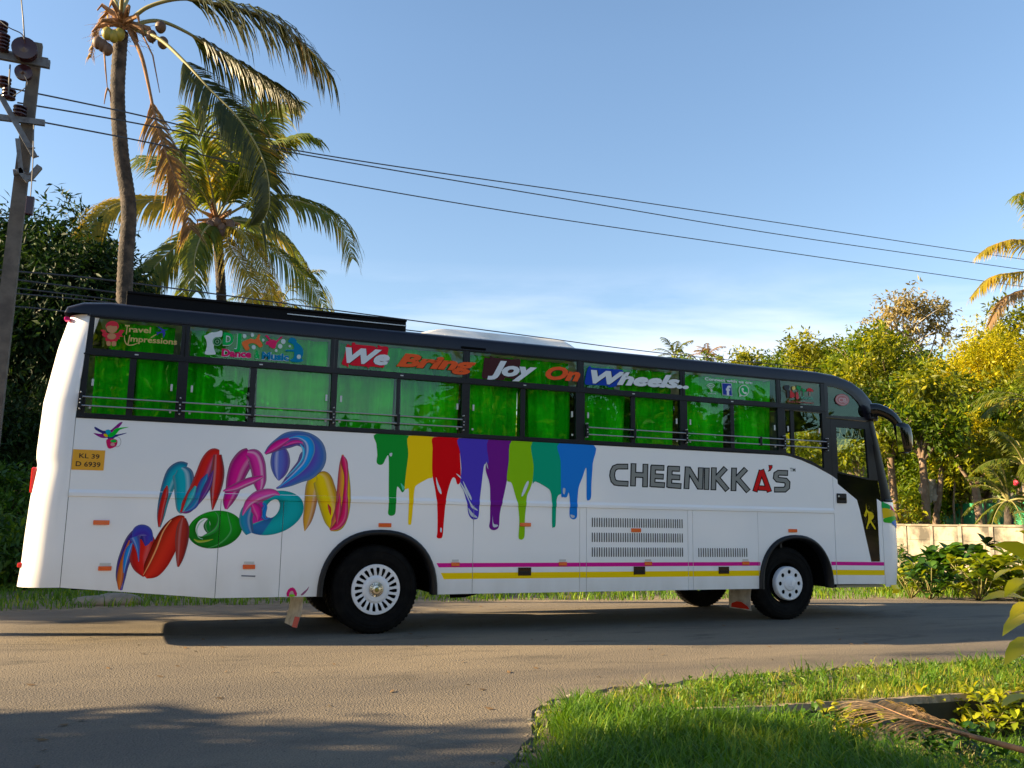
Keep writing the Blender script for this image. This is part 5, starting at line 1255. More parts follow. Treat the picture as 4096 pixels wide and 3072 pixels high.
# verge between the tarmac and the drain lip
Pv = scatter(52000, 0.75, 11, -5.9, -3.6, lambda x, y, u: lipy(x)+0.03 < y < ne(x)-(0.05+0.22*clump(x, y, 2))*(1.4 if x < 1.8 else 0.25) and (x > 1.5 or y > -4.75) and u < 0.18+0.82*clump(x, y, 1.9)**1.3 and (x-0.75)*1.2 > u*1.0, 1)
tag(blades('verge_grass', Pv, 0.085, 0.007, 1.0, M['grass_s'], seed=2), 'sunlit short grass on the strip between the road and the drain edge', 'grass', kind='stuff')
Pv = scatter(16000, 1.0, 11, -5.9, -3.7, lambda x, y, u: lipy(x)+0.04 < y < ne(x)-0.12 and u < max(0, clump(x, y, 2.6)-0.45)*1.8, 35)
tag(blades('verge_tufts', Pv, 0.17, 0.010, 1.1, M['grass'], seed=36, bias=-0.1), 'darker coarse grass tufts scattered through the sunlit verge', 'grass', kind='stuff')
rgv = np.random.default_rng(44); Pv = scatter(2600, 1.2, 10, -5.6, -3.8, lambda x, y, u: lipy(x)+0.05 < y < ne(x)-0.15 and u < clump(x, y, 1.7), 45)
Pv[:, 2] += rgv.uniform(0.02, 0.10, len(Pv)); Cr = np.repeat(Pv, 4, 0)+rgv.normal(0, .012, (len(Pv)*4, 3)); _ax = rgv.normal(0, 1, (len(Cr), 3))+np.array([0, 0, .6])
VERGE_HERBS = (Cr, _ax)
Pv = scatter(3500, 0.9, 9, -5.6, -3.7, lambda x, y, u: lipy(x)+0.0 < y < ne(x)-0.1 and u < clump(x, y, 2.2)**2, 3)
Pv = np.concatenate([Pv, scatter(5000, 1.2, 7, -5.6, -4.7, lambda x, y, u: lipy(x)+0.02 < y < lipy(x)+0.28 and u < clump(x, y, 3), 33)])
tag(blades('straw', Pv, 0.15, 0.004, 1.0, M['grass_y'], seed=4), 'thin straw coloured stalks in the verge', 'dry grass', kind='stuff')
# tall lush grass in the near corner
def lush(x, y, u):
    if y > ne(x)-0.32-0.25*clump(x, y, 1.6): return False
    if x > 1.2 and y > lipy(x)-0.02: return False
    e = min(1, max(0, (ne(x)-y)/0.7)); 
    return u < 0.25+0.75*e and x+0.55*(y+5) < 0.85+0.25*math.sin(3*y) and x < 1.5
Pv = scatter(60000, -1.0, 3.2, -8.2, -4.2, lush, 5)
tag(blades('tall_grass', Pv, 0.20, 0.009, 0.8, M['grass'], seed=6), 'tall lush green grass at the near road corner', 'tall grass', kind='stuff')
Pv = scatter(14000, -1.0, 1.6, -7.6, -4.1, lambda x, y, u: ne(x)-0.55 < y < ne(x)-0.05 and u < 0.6, 7)
tag(blades('edge_grass', Pv, 0.09, 0.007, 1.1, M['grass_s'], seed=8), 'short patchy grass along the crumbled tarmac edge', 'grass', kind='stuff')
# rough growth in and beyond the drain
Pv = scatter(26000, 1.2, 6.5, -9.0, -5.0, lambda x, y, u: y < lipy(x)-0.22 and u < 0.25+0.75*clump(x, y, 1.3), 9, z=-0.45)
tag(blades('ditch_grass', Pv, 0.26, 0.008, 0.9, M['grass'], seed=10), 'mixed weeds and grass growing in the drain', 'weeds', kind='stuff')
# far verge grass
Pv = scatter(46000, -7, 20, 1.2, 11.0, lambda x, y, u: y > fe(x)+0.28+0.3*clump(x, y, 2) and u < 0.4+0.6*clump(x, y, 1.1) and u < 1.6-(y-fe(x))*0.14, 11)
tag(blades('far_verge_grass', Pv, 0.15, 0.018, 0.8, M['grass'], seed=12, bias=0.08), 'green grass along the far side of the road', 'grass', kind='stuff')
Pv = scatter(22000, 12, 44, -1, 20, lambda x, y, u: y > fe(x)+0.35 and u < 0.5+0.5*clump(x, y, 0.6), 13)
tag(blades('roadside_grass', Pv, 0.20, 0.028, 0.9, M['grass'], seed=14, bias=0.15), 'sunlit weeds and grass in front of the boundary wall', 'grass', kind='stuff')

# ---------------------------------------------------------------- leaves
def leafcloud(centers, axes, L_, W_, rg, droop=0.3, fold=0.25, at_mu=0.5, at_sd=0.18):
    """one two-triangle folded leaf per centre; axes = growth direction"""
    n = len(centers); a = axes/np.linalg.norm(axes, axis=1, keepdims=True)
    a[:, 2] -= droop*rg.uniform(0.4, 1.4, n); a /= np.linalg.norm(a, axis=1, keepdims=True)
    s = np.cross(a, rg.normal(0, 1, (n, 3))+np.array([0, 0, 1.5])); s /= np.linalg.norm(s, axis=1, keepdims=True)+1e-9
    nn = np.cross(s, a); L = L_*rg.uniform(0.65, 1.25, n)[:, None]; Wd = W_*rg.uniform(0.7, 1.2, n)[:, None]
    v = np.empty((n, 4, 3)); v[:, 0] = centers; v[:, 1] = centers+a*L*0.45+s*Wd/2+nn*Wd*fold; v[:, 2] = centers+a*L; v[:, 3] = centers+a*L*0.45-s*Wd/2+nn*Wd*fold
    i0 = np.arange(n)[:, None]*4
    f = np.concatenate([i0+np.array([0, 1, 2]), i0+np.array([0, 2, 3])])
    return v.reshape(-1, 3), f, np.repeat(np.clip(rg.normal(at_mu, at_sd, n), 0, 1), 4)
v, f, a = leafcloud(VERGE_HERBS[0], VERGE_HERBS[1], 0.045, 0.022, np.random.default_rng(46), .3)
tag(obj('verge_herbs', fast_mesh('verge_herbs', v, f, M['leaf_bush'], attr=a+.1)), 'small leafy herbs mixed into the sunlit verge grass', 'herbs', kind='stuff')
def crown_mesh(name, lobes, m, twigs, per, L_, W_, seed, droop=0.3, shell=0.5, spread=0.9, at_mu=0.5):
    rg = np.random.default_rng(seed); lobes = [np.array(l, float) for l in lobes]      # cx,cy,cz,rx,ry,rz
    wts = np.array([l[3]*l[5]+l[4]*l[5]+l[3]*l[4] for l in lobes]); wts /= wts.sum()
    li = rg.choice(len(lobes), twigs, p=wts); LB = np.array(lobes)[li]
    d = rg.normal(0, 1, (twigs, 3)); d /= np.linalg.norm(d, axis=1, keepdims=True)
    rr = rg.uniform(0, 1, twigs)**shell
    lump = 1+0.22*np.sin(3.1*d[:, 0]+li)*np.sin(4.3*d[:, 1]+2*li)+0.18*np.sin(7*d[:, 2]+5*d[:, 0]+li)+rg.normal(0, .06, twigs)
    C = LB[:, :3]+d*LB[:, 3:]*(rr*lump)[:, None]
    C = np.repeat(C, per, 0); D = np.repeat(d, per, 0); n = len(C)
    ax = D*0.8+rg.normal(0, spread, (n, 3)); C = C+rg.normal(0, L_*0.35, (n, 3))
    tw = np.repeat(rg.normal(0, 0.13, twigs), per*4)
    v, f, a = leafcloud(C, ax, L_, W_, rg, droop, at_mu=at_mu)
    return fast_mesh(name, v, f, m, attr=a+tw)
def limbs(name, base, fork, ends, r0, r1, m, parent, seed=0):
    r = random.Random(seed); b = MB(); base = Vector(base); fork = Vector(fork)
    mid = (base+fork)/2+Vector((r.uniform(-.1, .1), r.uniform(-.1, .1), 0))*(fork-base).length*0.3
    b.tube([tuple(p) for p in smooth_curve([base, mid, fork], 5)], [r0+(r1-r0)*k/10*1.0 for k in range(11)], 10)
    for e in ends:
        e = Vector(e); m_ = (fork+e)/2+Vector((r.uniform(-.3, .3), r.uniform(-.3, .3), r.uniform(-.1, .3)))*(e-fork).length*0.3
        b.tube([tuple(p) for p in smooth_curve([fork-Vector((0, 0, r1)), m_, e], 4)], [max(0.01, r1*0.7*(1-k/9)) for k in range(9)], 7)
        for _ in range(3):
            t = r.uniform(0.4, 0.9); p = fork+(e-fork)*t; q = p+Vector((r.uniform(-1, 1), r.uniform(-1, 1), r.uniform(0, 1)))*(e-fork).length*0.35
            b.tube([p, (p+q)/2+Vector((0, 0, 0.05)), q], [r1*0.25, r1*0.18, 0.008], 5)
    return b.build(name, m, parent, smooth=True)
def tree(name, lab, cat, lobes_w, base, m, twigs, per, L_, W_, seed, tr=0.16, bark='bark', group=None, droop=0.3, shell=0.5, forkz=None, at_mu=0.5):
    base = Vector(base); root = thing(name, base, lab, cat, group)
    c = np.array([l[:3] for l in lobes_w]); cen = c.mean(0)
    fz = forkz if forkz is not None else base.z+(min(l[2]-l[5] for l in lobes_w)-base.z)*0.9+0.3
    fz = max(fz, base.z+0.6)
    fork = Vector((base.x+(cen[0]-base.x)*0.4, base.y+(cen[1]-base.y)*0.4, fz))
    limbs('trunk', base-Vector((0, 0, 0.1)), fork, [l[:3] for l in lobes_w], tr, tr*0.7, M[bark], root, seed)
    me = crown_mesh('crown', [[*l] for l in lobes_w], m, twigs, per, L_, W_, seed, droop, shell, at_mu=at_mu)
    obj('crown', me, root); return root

# --- boundary walls
def wall(name, A_, B_, zt, n, m, lab, cat, capm=None, ph=0.13):
    A_ = Vector(A_); B_ = Vector(B_); d = (B_-A_); L_ = d.length; d.normalize(); nr = Vector((-d.y, d.x, 0)); root = thing(name, (A_+B_)/2, lab, cat)
    seg = L_/n
    def blk(nm, s0, s1, z0, z1, t0, t1, mm, par=root):
        p = [A_+d*s+nr*t for s, t in ((s0, t0), (s1, t0), (s1, t1), (s0, t1))]
        vs = [(q.x, q.y, z) for z in (z0, z1) for q in p]
        return mo(nm, vs, [(0, 1, 5, 4), (1, 2, 6, 5), (2, 3, 7, 6), (3, 0, 4, 7), (4, 5, 6, 7), (3, 2, 1, 0)], mm, par)
    r = random.Random(3)
    for k in range(n):
        for j, (za, zb) in enumerate(((-0.1, zt*0.36), (zt*0.365, zt*0.72), (zt*0.725, zt*0.97))):
            blk('panel', k*seg+ph/2, (k+1)*seg-ph/2, za, zb, -0.03+r.uniform(-.004, .004), 0.03, m)
        blk('coping', k*seg+0.004, (k+1)*seg-0.004, zt*0.97+0.002, zt+r.uniform(0.0, 0.012), -0.07, 0.07, capm or m)
    for k in range(n+1): blk('post', k*seg-ph/2, k*seg+ph/2, -0.1, zt*0.97, -0.06, 0.06, M['wallpost'])
    return root
M['wall'] = mat('weathered_wall', (0.30, 0.26, 0.20), 0.9, noise=(1.6, (0.075, 0.068, 0.055), 0.42, 0.60), bump=(20, 0.3))
M['wallpost'] = mat('wall_post', (0.26, 0.22, 0.18), 0.9, noise=(5, (0.14, 0.12, 0.10), 0.4, 0.6), bump=(20, 0.3))
M['coping'] = mat('wall_coping', (0.16, 0.14, 0.11), 0.9, noise=(4, (0.34, 0.28, 0.2), 0.5, 0.7))
A_ = V(1930, 1200, 24.5); A_.z = 0; B_ = V(2262, 1200, 19.5); B_.z = 0
dd = (B_-A_); wall('boundary_wall', A_-dd*0.28, B_+dd*0.3, 1.47, 8, M['wall'], 'weathered cream and grey concrete panel boundary wall beyond the bus front', 'wall', M['coping'])
wall('rear_wall', (-16, 15.5, 0), (6, 17.5, 0), 1.5, 10, M['greywall'], 'dark grey concrete wall under the trees on the left', 'wall')
# green sheet screen behind the wall
a, c = V(1975, 1100, 28), V(2250, 1100, 23.5)
sh = thing('sheet_fence', ((a.x+c.x)/2, (a.y+c.y)/2, 0), 'bright green sheet screen standing behind the boundary wall', 'screen')
n = 24; d = c-a
a2 = V(2035, 1100, 27)
mo('sheet', [(a2.x+(c.x-a2.x)*i/n, a2.y+(c.y-a2.y)*i/n+0.03*math.sin(i*1.9), z) for z in (0.0, 2.12) for i in range(n+1)], [(i, i+1, n+2+i, n+1+i) for i in range(n)], M['sheet'], sh, smooth=True)
for k in range(5):
    p = a2+(c-a2)*k/4; MB().tube([(p.x, p.y+0.1, 0), (p.x, p.y+0.1, 2.2)], 0.04, 6).build('post', M['bark'], sh)
# small block shed in the shade behind it
p = V(1950, 1075, 33)
sd_ = thing('shed', (p.x, p.y, 0), 'small dark grey block shed in deep shade behind the wall', 'shed')
MB().box(p.x-3.2, p.x+1.0, p.y, p.y+3, -0.1, 2.9).build('walls', M['greywall'], sd_)
MB().box(p.x-3.5, p.x+1.3, p.y-0.4, p.y+3.3, 2.9, 3.02).build('roof', M['coping'], sd_)
# pale hanging sheet
p = V(2012, 1068, 25.5); b = MB(); n = 12
vs = []; fs = []
for j in range(7):
    for i in range(n+1):
        u = i/n-0.5; v_ = j/6; vs.append((p.x+u*0.85*(1-0.45*v_), p.y+0.12*math.sin(i*1.5+j), p.z+0.35-0.62*v_+0.1*math.cos(u*5)))
for j in range(6):
    for i in range(n): k = j*(n+1)+i; fs.append((k, k+1, k+n+2, k+n+1))
tag(mo('plastic_sheet', vs, fs, M['pale'], smooth=True), 'crumpled pale plastic sheet hung behind the wall by a tree trunk', 'plastic sheet')

# --- trees right of and behind the bus
def at_lobe(x, y, depth, r, f=1.0, fy=None): q = V(x, y, depth); return [q.x, q.y, q.z, r, r, (fy or f)*r]
def simple_tree(x, y, depth, r, mname, lab, name, seed, dens=1.0, L_=0.26, bark='bark', group=None, tr=0.14, droop=0.3, nl=5):
    rr = random.Random(seed); q = V(x, y, depth); lob = [[q.x, q.y, q.z, r*0.72, r*0.72, r*0.62]]
    for k in range(nl):
        th = rr.uniform(0, 6.28); ph = rr.uniform(-0.5, 0.9); d = r*rr.uniform(0.5, 0.72)
        s = r*rr.uniform(0.32, 0.5); lob.append([q.x+d*math.cos(th), q.y+d*math.sin(th), q.z+d*ph*0.9, s, s, s*0.85])
    n = int(620*r*r*dens/((L_/0.26)**2)/6)
    base = (q.x+rr.uniform(-.3, .3)*r, q.y+rr.uniform(-.2, .2)*r, terr(q.x, q.y))
    return tree(name, lab, 'tree', lob, base, M[mname], n, 6, L_, L_*0.42, seed, tr=tr, bark=bark, group=group, droop=droop, shell=0.45)
G1 = 'trees rising behind the bus and wall on the right'
specs = [
 (1462, 812, 62, 2.3, 'leaf_mid', 'round green treetop just above the middle of the bus roof line', 'broadleaf_tree'),
 (1530, 826, 60, 3.0, 'leaf_mid', 'dark green treetop left of the second low treetop over the bus roof', 'broadleaf_tree'),
 (1605, 826, 58, 3.0, 'leaf_olive', 'yellow green treetop in the low skyline above the bus lettering end', 'broadleaf_tree'),
 (1690, 830, 56, 3.4, 'leaf_olive', 'wide olive treetop above the front quarter of the bus roof', 'broadleaf_tree'),
 (1752, 808, 48, 2.5, 'leaf_mid', 'small pointed green treetop above the curved bus front roof', 'broadleaf_tree'),
 (1812, 806, 42, 2.7, 'leaf_olive', 'dense olive tree right above the driver cab roof', 'broadleaf_tree'),
 (1868, 798, 38, 2.4, 'leaf_mid', 'bushy green tree rising over the mirror arm', 'broadleaf_tree'),
 (1925, 828, 36, 2.7, 'leaf_olive', 'broad sunlit olive green tree right of the mirror arm', 'broadleaf_tree'),
 (2010, 858, 34, 2.6, 'leaf_mid', 'green tree in front of the thin topped tall tree', 'broadleaf_tree'),
 (1838, 985, 33, 3.2, 'leaf_olive', 'leafy tree seen through the driver door window', 'broadleaf_tree'),
 (1938, 905, 30, 2.2, 'leaf_mid', 'green foliage between the mirror and the wall', 'broadleaf_tree'),
 (2010, 960, 29, 2.2, 'leaf_mid', 'leafy tree above the dark shed behind the wall', 'broadleaf_tree'),
 (1950, 1010, 29.5, 1.6, 'leaf_mid', 'shaded leafy tree between the bus front and the bright shrub', 'broadleaf_tree'),
 (2190, 850, 38, 3.4, 'leaf_mid', 'large green tree at the right edge behind the yellow tree', 'broadleaf_tree'),
 (2150, 1000, 27, 1.6, 'leaf_olive', 'light olive tree just above the green sheet screen', 'broadleaf_tree'),
 (2215, 960, 30, 2.2, 'leaf_mid', 'dark green tree at the right edge above the sheet screen', 'broadleaf_tree'),
 (1850, 985, 25.0, 1.0, 'leaf_olive', 'sunlit shrubby tree right behind the driver door window', 'broadleaf_tree'),
 (1932, 940, 26.0, 1.0, 'leaf_olive', 'sunlit small tree just right of the bus windscreen', 'broadleaf_tree'),
 (1992, 925, 25.5, 1.3, 'leaf_mid', 'sunlit small tree below the mirror, near the leaning trunk', 'broadleaf_tree'),
 (2098, 1005, 25.0, 0.95, 'leaf_olive', 'small sunlit tree above the left end of the green sheet', 'broadleaf_tree'),
 (2195, 745, 40, 2.6, 'leaf_olive', 'olive treetop right of the golden yellow tree at the photo edge', 'broadleaf_tree'),
 (2075, 880, 31, 2.2, 'leaf_olive', 'sunlit olive tree in the middle of the right hand foliage mass', 'broadleaf_tree'),
 (2140, 920, 29, 1.9, 'leaf_mid', 'green tree below the golden tree, above the sago palm', 'broadleaf_tree'),
 (1952, 772, 44, 1.7, 'leaf_olive', 'upright olive crown under the thin topped tall tree', 'broadleaf_tree'),
]
for i, (x, y, dp, r, mn, lab, nm) in enumerate(specs):
    simple_tree(x, y, dp, r, mn, lab, nm, 100+i, L_=0.15+0.0026*dp, group=G1, dens=1.1)
for i, (x, y, dp, r, mn, lab) in enumerate(((2000, 1075, 26.5, .75, 'leaf_mid', 'low leafy shrub behind the wall, left of the leaning trunk'), (2042, 1060, 26.8, .7, 'leaf_olive', 'leafy shrub behind the wall, right of the leaning trunk'), (1985, 1030, 28, 1.1, 'leaf_mid', 'bushy shrub filling the shade between the garden trunks'), (2110, 985, 26.5, .9, 'leaf_olive', 'light leafy shrub crown high over the green sheet'))):
    lobx = [at_lobe(x, y, dp, r), at_lobe(x+15, y+18, dp, r*.7), at_lobe(x-18, y+10, dp, r*.7)]
    tree('garden_shrub', lab, 'shrub', lobx, (lobx[0][0], lobx[0][1], 0), M[mn], int(520*r*r), 6, 0.17, 0.075, 430+i, tr=.04, group='leafy shrubs behind the boundary wall', forkz=.5)
# thin topped tall tree
tq = V(2040, 1130, 36); tips = [(1905, 700, .8), (1935, 668, .9), (1965, 655, .8), (2000, 662, .7), (2030, 668, .8), (1925, 735, 1.0), (2025, 712, .8), (1975, 700, .9), (1905, 740, .7)]
lob = [at_lobe(x, y, 40, r*1.0) for x, y, r in tips]
tree('thin_tree', 'tall tree with a sparse dry brown top and pale bare branches against the sky', 'tree', lob, (tq.x, tq.y+2, 0), M['leaf_pale'], 520, 6, 0.26, 0.09, 61, tr=0.16, bark='palebark', forkz=7.0, shell=0.7)
lob = [at_lobe(x, y, 32, r) for x, y, r in ((2082, 745, 1.5), (2108, 705, 1.5), (2132, 680, 1.3), (2158, 725, 1.7), (2085, 810, 1.5), (2140, 800, 1.6), (2062, 770, 1.1), (2185, 770, 1.4), (2058, 850, 1.0), (2105, 850, 1.1))]
tree('yellow_tree', 'tree covered in bright golden yellow foliage at the right of the photo', 'tree', lob, V(2110, 1130, 32.5)*1, M['leaf_yellow'], 4600, 6, 0.17, 0.05, 62, tr=0.14, forkz=5.5, droop=0.5)
bpy.data.objects['yellow_tree'].location.z = 0
for i, (x, y, r, lab) in enumerate(((2075, 955, .75, 'feathery yellow shrub crown below the yellow tree, centre left'), (2098, 920, .62, 'feathery yellow crown directly beneath the golden tree'), (2045, 915, .55, 'small yellow feathery crown nearest the mirror'))):
    lob = [at_lobe(x, y, 27, r), at_lobe(x+14, y+10, 27, r*.7), at_lobe(x-14, y+12, 27, r*.6)]
    tree('yellow_shrub', lab, 'shrub', lob, (lob[0][0]+.2, lob[0][1], 0), M['leaf_yellow'], 260, 6, 0.16, 0.04, 70+i, tr=0.05, group='feathery yellow shrubs behind the wall', droop=0.6)
# mid trunks in front of foliage
for (pts, r0, lab) in (([(2022, 1130), (2030, 1060), (2035, 980), (2020, 900), (2008, 840)], 0.11, 'leaning brown tree with a bare forked trunk behind the wall'), ([(2062, 1120), (2060, 1080), (2064, 1020), (2062, 985)], 0.04, 'slim young tree in front of the green sheet screen'), ([(2182, 1120), (2180, 1040), (2190, 960)], 0.07, 'thin trunked tree at the right end of the green screen')):
    q = [V(x, y, 25.5) for x, y in pts]; b0 = Vector((q[0].x, q[0].y, 0)); root = thing('garden_tree', b0, lab, 'tree')
    MB().tube([tuple(p) for p in smooth_curve([b0]+q, 5)], [r0*(1-0.6*k/(len(q)*5)) for k in range(len(q)*5+1)], 8).build('trunk', M['bark'], root, smooth=True)
    t_ = q[-1]; lob = [[t_.x, t_.y, t_.z, .6+r0*4, .6+r0*4, .5+r0*3], [t_.x+.5, t_.y, t_.z-.4, .5, .5, .4], [t_.x-.5, t_.y-.2, t_.z+.1, .5, .5, .4]]
    obj('crown', crown_mesh('crown', lob, M['leaf_bright'] if r0 < .06 else M['leaf_olive'], 150, 5, 0.26, 0.10, int(r0*1000), 0.5, 0.6), root)
# big-leaf plants: rosette builder
def rosette(center, n, L_, W_, rg, up_=0.3):
    th = rg.uniform(0, 2*np.pi, n); el = rg.uniform(-0.3, 0.9, n)+up_
    ax = np.stack([np.cos(th)*np.cos(el), np.sin(th)*np.cos(el), np.sin(el)], 1)
    return np.repeat(np.array(center)[None], n, 0)+ax*0.03, ax
def leafblade(C, A, L_, W_, rg, droop, at_mu):
    """larger curved leaves: 4 segments, folded midrib"""
    vs = []; fs = []; at_ = []
    for c, a in zip(C, A):
        a = Vector(a).normalized(); L = L_*rg.uniform(.75, 1.15); W_i = W_*rg.uniform(.8, 1.1); s = a.cross(Vector((0, 0, 1)))
        if s.length < .1: s = Vector((1, 0, 0))
        s.normalize(); s = (s+Vector((0, 0, rg.uniform(-.4, .4)))).normalized(); p = Vector(c); d = a.copy(); n0 = len(vs); av = float(np.clip(rg.normal(at_mu, .15), 0, 1))
        for k, wk in enumerate((0.08, 0.6, 1.0, 0.95, 0.6, 0.02)):
            nn = s.cross(d); 
            vs += [tuple(p+s*W_i*wk/2+nn*W_i*wk*0.14), tuple(p), tuple(p-s*W_i*wk/2+nn*W_i*wk*0.14)]; at_ += [av, av+.08, av]
            p = p+d*(L/5); d = (d+Vector((0, 0, -droop*0.22))).normalized()
        for k in range(5):
            q = n0+3*k; fs += [(q, q+1, q+4, q+3), (q+1, q+2, q+5, q+4)]
    return vs, fs, at_
def leafy_plant(name, lab, cat, base, spots, n, L_, W_, m, seed, droop=1.0, at_mu=0.5, stem=0.012, group=None, up_=0.3):
    rg = np.random.default_rng(seed); base = Vector(base); root = thing(name, base, lab, cat, group)
    b = MB()
    for s in spots:
        s = Vector(s); mid = (base+s)/2+Vector((rg.uniform(-.06, .06), rg.uniform(-.06, .06), .05)); b.tube([base, mid, s], [stem, stem*.8, stem*.5], 6)
    b.build('stem', M['rachis'], root, smooth=True)
    VV, FF, AA = [], [], []
    for s in spots:
        C, A = rosette(s, n, L_, W_, rg, up_); vs, fs, at_ = leafblade(C, A, L_, W_, rg, droop, at_mu); o = len(VV); VV += vs; FF += [tuple(o+i for i in f) for f in fs]; AA += at_
    mo('leaves', VV, FF, m, root, smooth=True, attr=AA); return root
rgw = np.random.default_rng(91); nW = 5200
Cw = np.stack([rgw.uniform(10, 40, nW), rgw.uniform(-1, 19, nW), rgw.uniform(0.0, 1, nW)], 1)
wl_t = (Cw[:, 0]-A_.x)/(B_.x-A_.x); wl_y = A_.y+wl_t*(B_.y-A_.y)
dist = wl_y-Cw[:, 1]; kp = (dist > 0.15) & (Cw[:, 1] > np.array([fe(x) for x in Cw[:, 0]])+1.0) & (rgw.random(nW) < np.clip(1.25-dist/5.5, .08, 1)); Cw = Cw[kp]
Cw[:, 2] *= 0.40*np.clip(1.1-(wl_y[kp]-Cw[:, 1])/7.5, .25, 1)*(0.55+0.45*np.sin(Cw[:, 0]*2.1)*np.sin(Cw[:, 1]*1.7))
Cr = np.repeat(Cw, 7, 0)+rgw.normal(0, .07, (len(Cw)*7, 3)); v, f, a = leafcloud(Cr, rgw.normal(0, 1, (len(Cr), 3))+np.array([0, 0, .4]), 0.17, 0.11, rgw, .5)
tag(obj('roadside_weeds', fast_mesh('roadside_weeds', v, f, M['leaf_bush'], attr=a+0.12)), 'mass of low leafy weeds between the road and the boundary wall', 'weeds', kind='stuff')
# bright mango-like shrub left of the shed
rg = np.random.default_rng(5)
sp = [tuple(V(x, y, 25.0)) for x, y in ((1960, 1075), (1945, 1090), (1975, 1088), (1940, 1110), (1962, 1105), (1985, 1108), (1955, 1125), (1975, 1128), (1992, 1125), (1938, 1128))]
q = V(1965, 1130, 25.0)
leafy_plant('bright_shrub', 'bright yellow green shrub with long drooping leaves leaning over the wall', 'shrub', (q.x, q.y, 0), sp, 11, 0.34, 0.10, M['leaf_bright'], 5, 1.4, 0.7)
# weeds in front of the wall
for i, (x, y, dp, n, L_, m_, lab) in enumerate((
    (1948, 1185, 20, 9, .13, 'leaf_bush', 'feathery dark green bush growing against the wall by the bus front'),
    (1992, 1205, 19, 8, .26, 'leaf_bush', 'small broad leaved weed left of the big dark plant'),
    (2040, 1205, 19, 9, .34, 'leaf_bush', 'largest dark broad leaved plant before the middle of the wall'),
    (2075, 1200, 18.6, 8, .32, 'leaf_bush', 'dark broad leaved plant right of the largest one'),
    (2120, 1165, 18.6, 8, .28, 'leaf_dark', 'tall upright dark leaved plant against the grey wall panel'),
    (2150, 1205, 17.5, 8, .30, 'leaf_bright', 'sunlit yellow green broad leaved weed right of the dark plants'),
    (2195, 1215, 17.0, 8, .30, 'leaf_bright', 'sunlit weed nearest the right edge of the verge'),
    (1965, 1232, 17.5, 8, .20, 'leaf_bright', 'low bright weed on the verge by the bus bumper'),
    (2005, 1228, 17.2, 8, .22, 'leaf_bush', 'low green weed on the verge right of the bus bumper'),
    (2110, 1225, 17.0, 8, .24, 'leaf_bright', 'low sunlit weed in the middle of the right verge'))):
    rg = np.random.default_rng(300+i); q = V(x, y, dp); g0 = Vector((q.x, q.y, -0.03)); hh = q.z
    sp = [(q.x+rg.normal(0, .28), q.y+rg.normal(0, .2), max(0.08, hh*rg.uniform(.12, 1.1))) for _ in range(14 if L_ > .15 else 30)]
    leafy_plant('weed', lab, 'plant', g0, sp, n, L_, L_*(.62 if L_ > .2 else .4), M[m_], 300+i, 1.0, 0.45, group='weeds in front of the boundary wall')
lob = [at_lobe(2190, 1035, 24, .01)]
fr_ = V(2195, 1043, 24); bm = bmesh.new(); bmesh.ops.create_icosphere(bm, subdivisions=2, radius=0.065)
for v in bm.verts: v.co *= 1+0.35*math.sin(9*v.co.x/0.065*0.5+4*v.co.z/0.065)
me = bpy.data.meshes.new('hibiscus_flower'); bm.to_mesh(me); bm.free(); me.materials.append(M['flower']); o = obj('hibiscus_flower', me); o.location = fr_; tag(o, 'small red pink hibiscus bloom at the right edge', 'flower')

# --- dark mango tree and undergrowth on the left
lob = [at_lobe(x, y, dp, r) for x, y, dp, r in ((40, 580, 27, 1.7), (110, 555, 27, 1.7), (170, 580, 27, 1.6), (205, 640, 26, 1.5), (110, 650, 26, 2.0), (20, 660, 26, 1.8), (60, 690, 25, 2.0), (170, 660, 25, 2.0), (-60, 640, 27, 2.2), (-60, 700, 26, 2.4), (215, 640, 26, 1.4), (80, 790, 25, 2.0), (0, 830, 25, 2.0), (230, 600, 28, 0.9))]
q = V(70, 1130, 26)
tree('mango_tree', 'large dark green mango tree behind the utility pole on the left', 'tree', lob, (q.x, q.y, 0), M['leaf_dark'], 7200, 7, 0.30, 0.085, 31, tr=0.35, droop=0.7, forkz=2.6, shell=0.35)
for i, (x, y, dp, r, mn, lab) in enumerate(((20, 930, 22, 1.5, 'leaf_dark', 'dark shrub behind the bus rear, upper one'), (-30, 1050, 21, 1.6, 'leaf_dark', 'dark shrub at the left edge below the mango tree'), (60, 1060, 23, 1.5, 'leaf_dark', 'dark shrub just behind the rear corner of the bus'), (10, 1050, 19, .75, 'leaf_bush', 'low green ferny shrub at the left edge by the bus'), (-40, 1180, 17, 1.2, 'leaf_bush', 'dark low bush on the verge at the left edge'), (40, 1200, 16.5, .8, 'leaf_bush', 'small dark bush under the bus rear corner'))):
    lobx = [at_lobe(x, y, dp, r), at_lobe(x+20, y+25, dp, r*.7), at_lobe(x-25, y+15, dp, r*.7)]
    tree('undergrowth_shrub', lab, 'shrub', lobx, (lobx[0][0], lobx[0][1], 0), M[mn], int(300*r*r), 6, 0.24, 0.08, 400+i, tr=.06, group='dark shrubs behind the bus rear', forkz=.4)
q = V(128, 1230, 16); 
bm = bmesh.new(); bmesh.ops.create_icosphere(bm, subdivisions=3, radius=1)
for v in bm.verts: v.co = Vector((v.co.x*0.55, v.co.y*0.35, v.co.z*0.13))*(1+0.12*math.sin(5*v.co.x+3*v.co.y))
me = bpy.data.meshes.new('boulder'); bm.to_mesh(me); bm.free(); me.materials.append(M['stone']); me.polygons.foreach_set('use_smooth', [True]*len(me.polygons)); o = obj('boulder', me)
gq = on_ground(240*1.8517, 1300*1.8517); o.location = (gq.x, gq.y, 0.0); tag(o, 'flat grey boulder in the grass under the bus rear overhang', 'boulder')
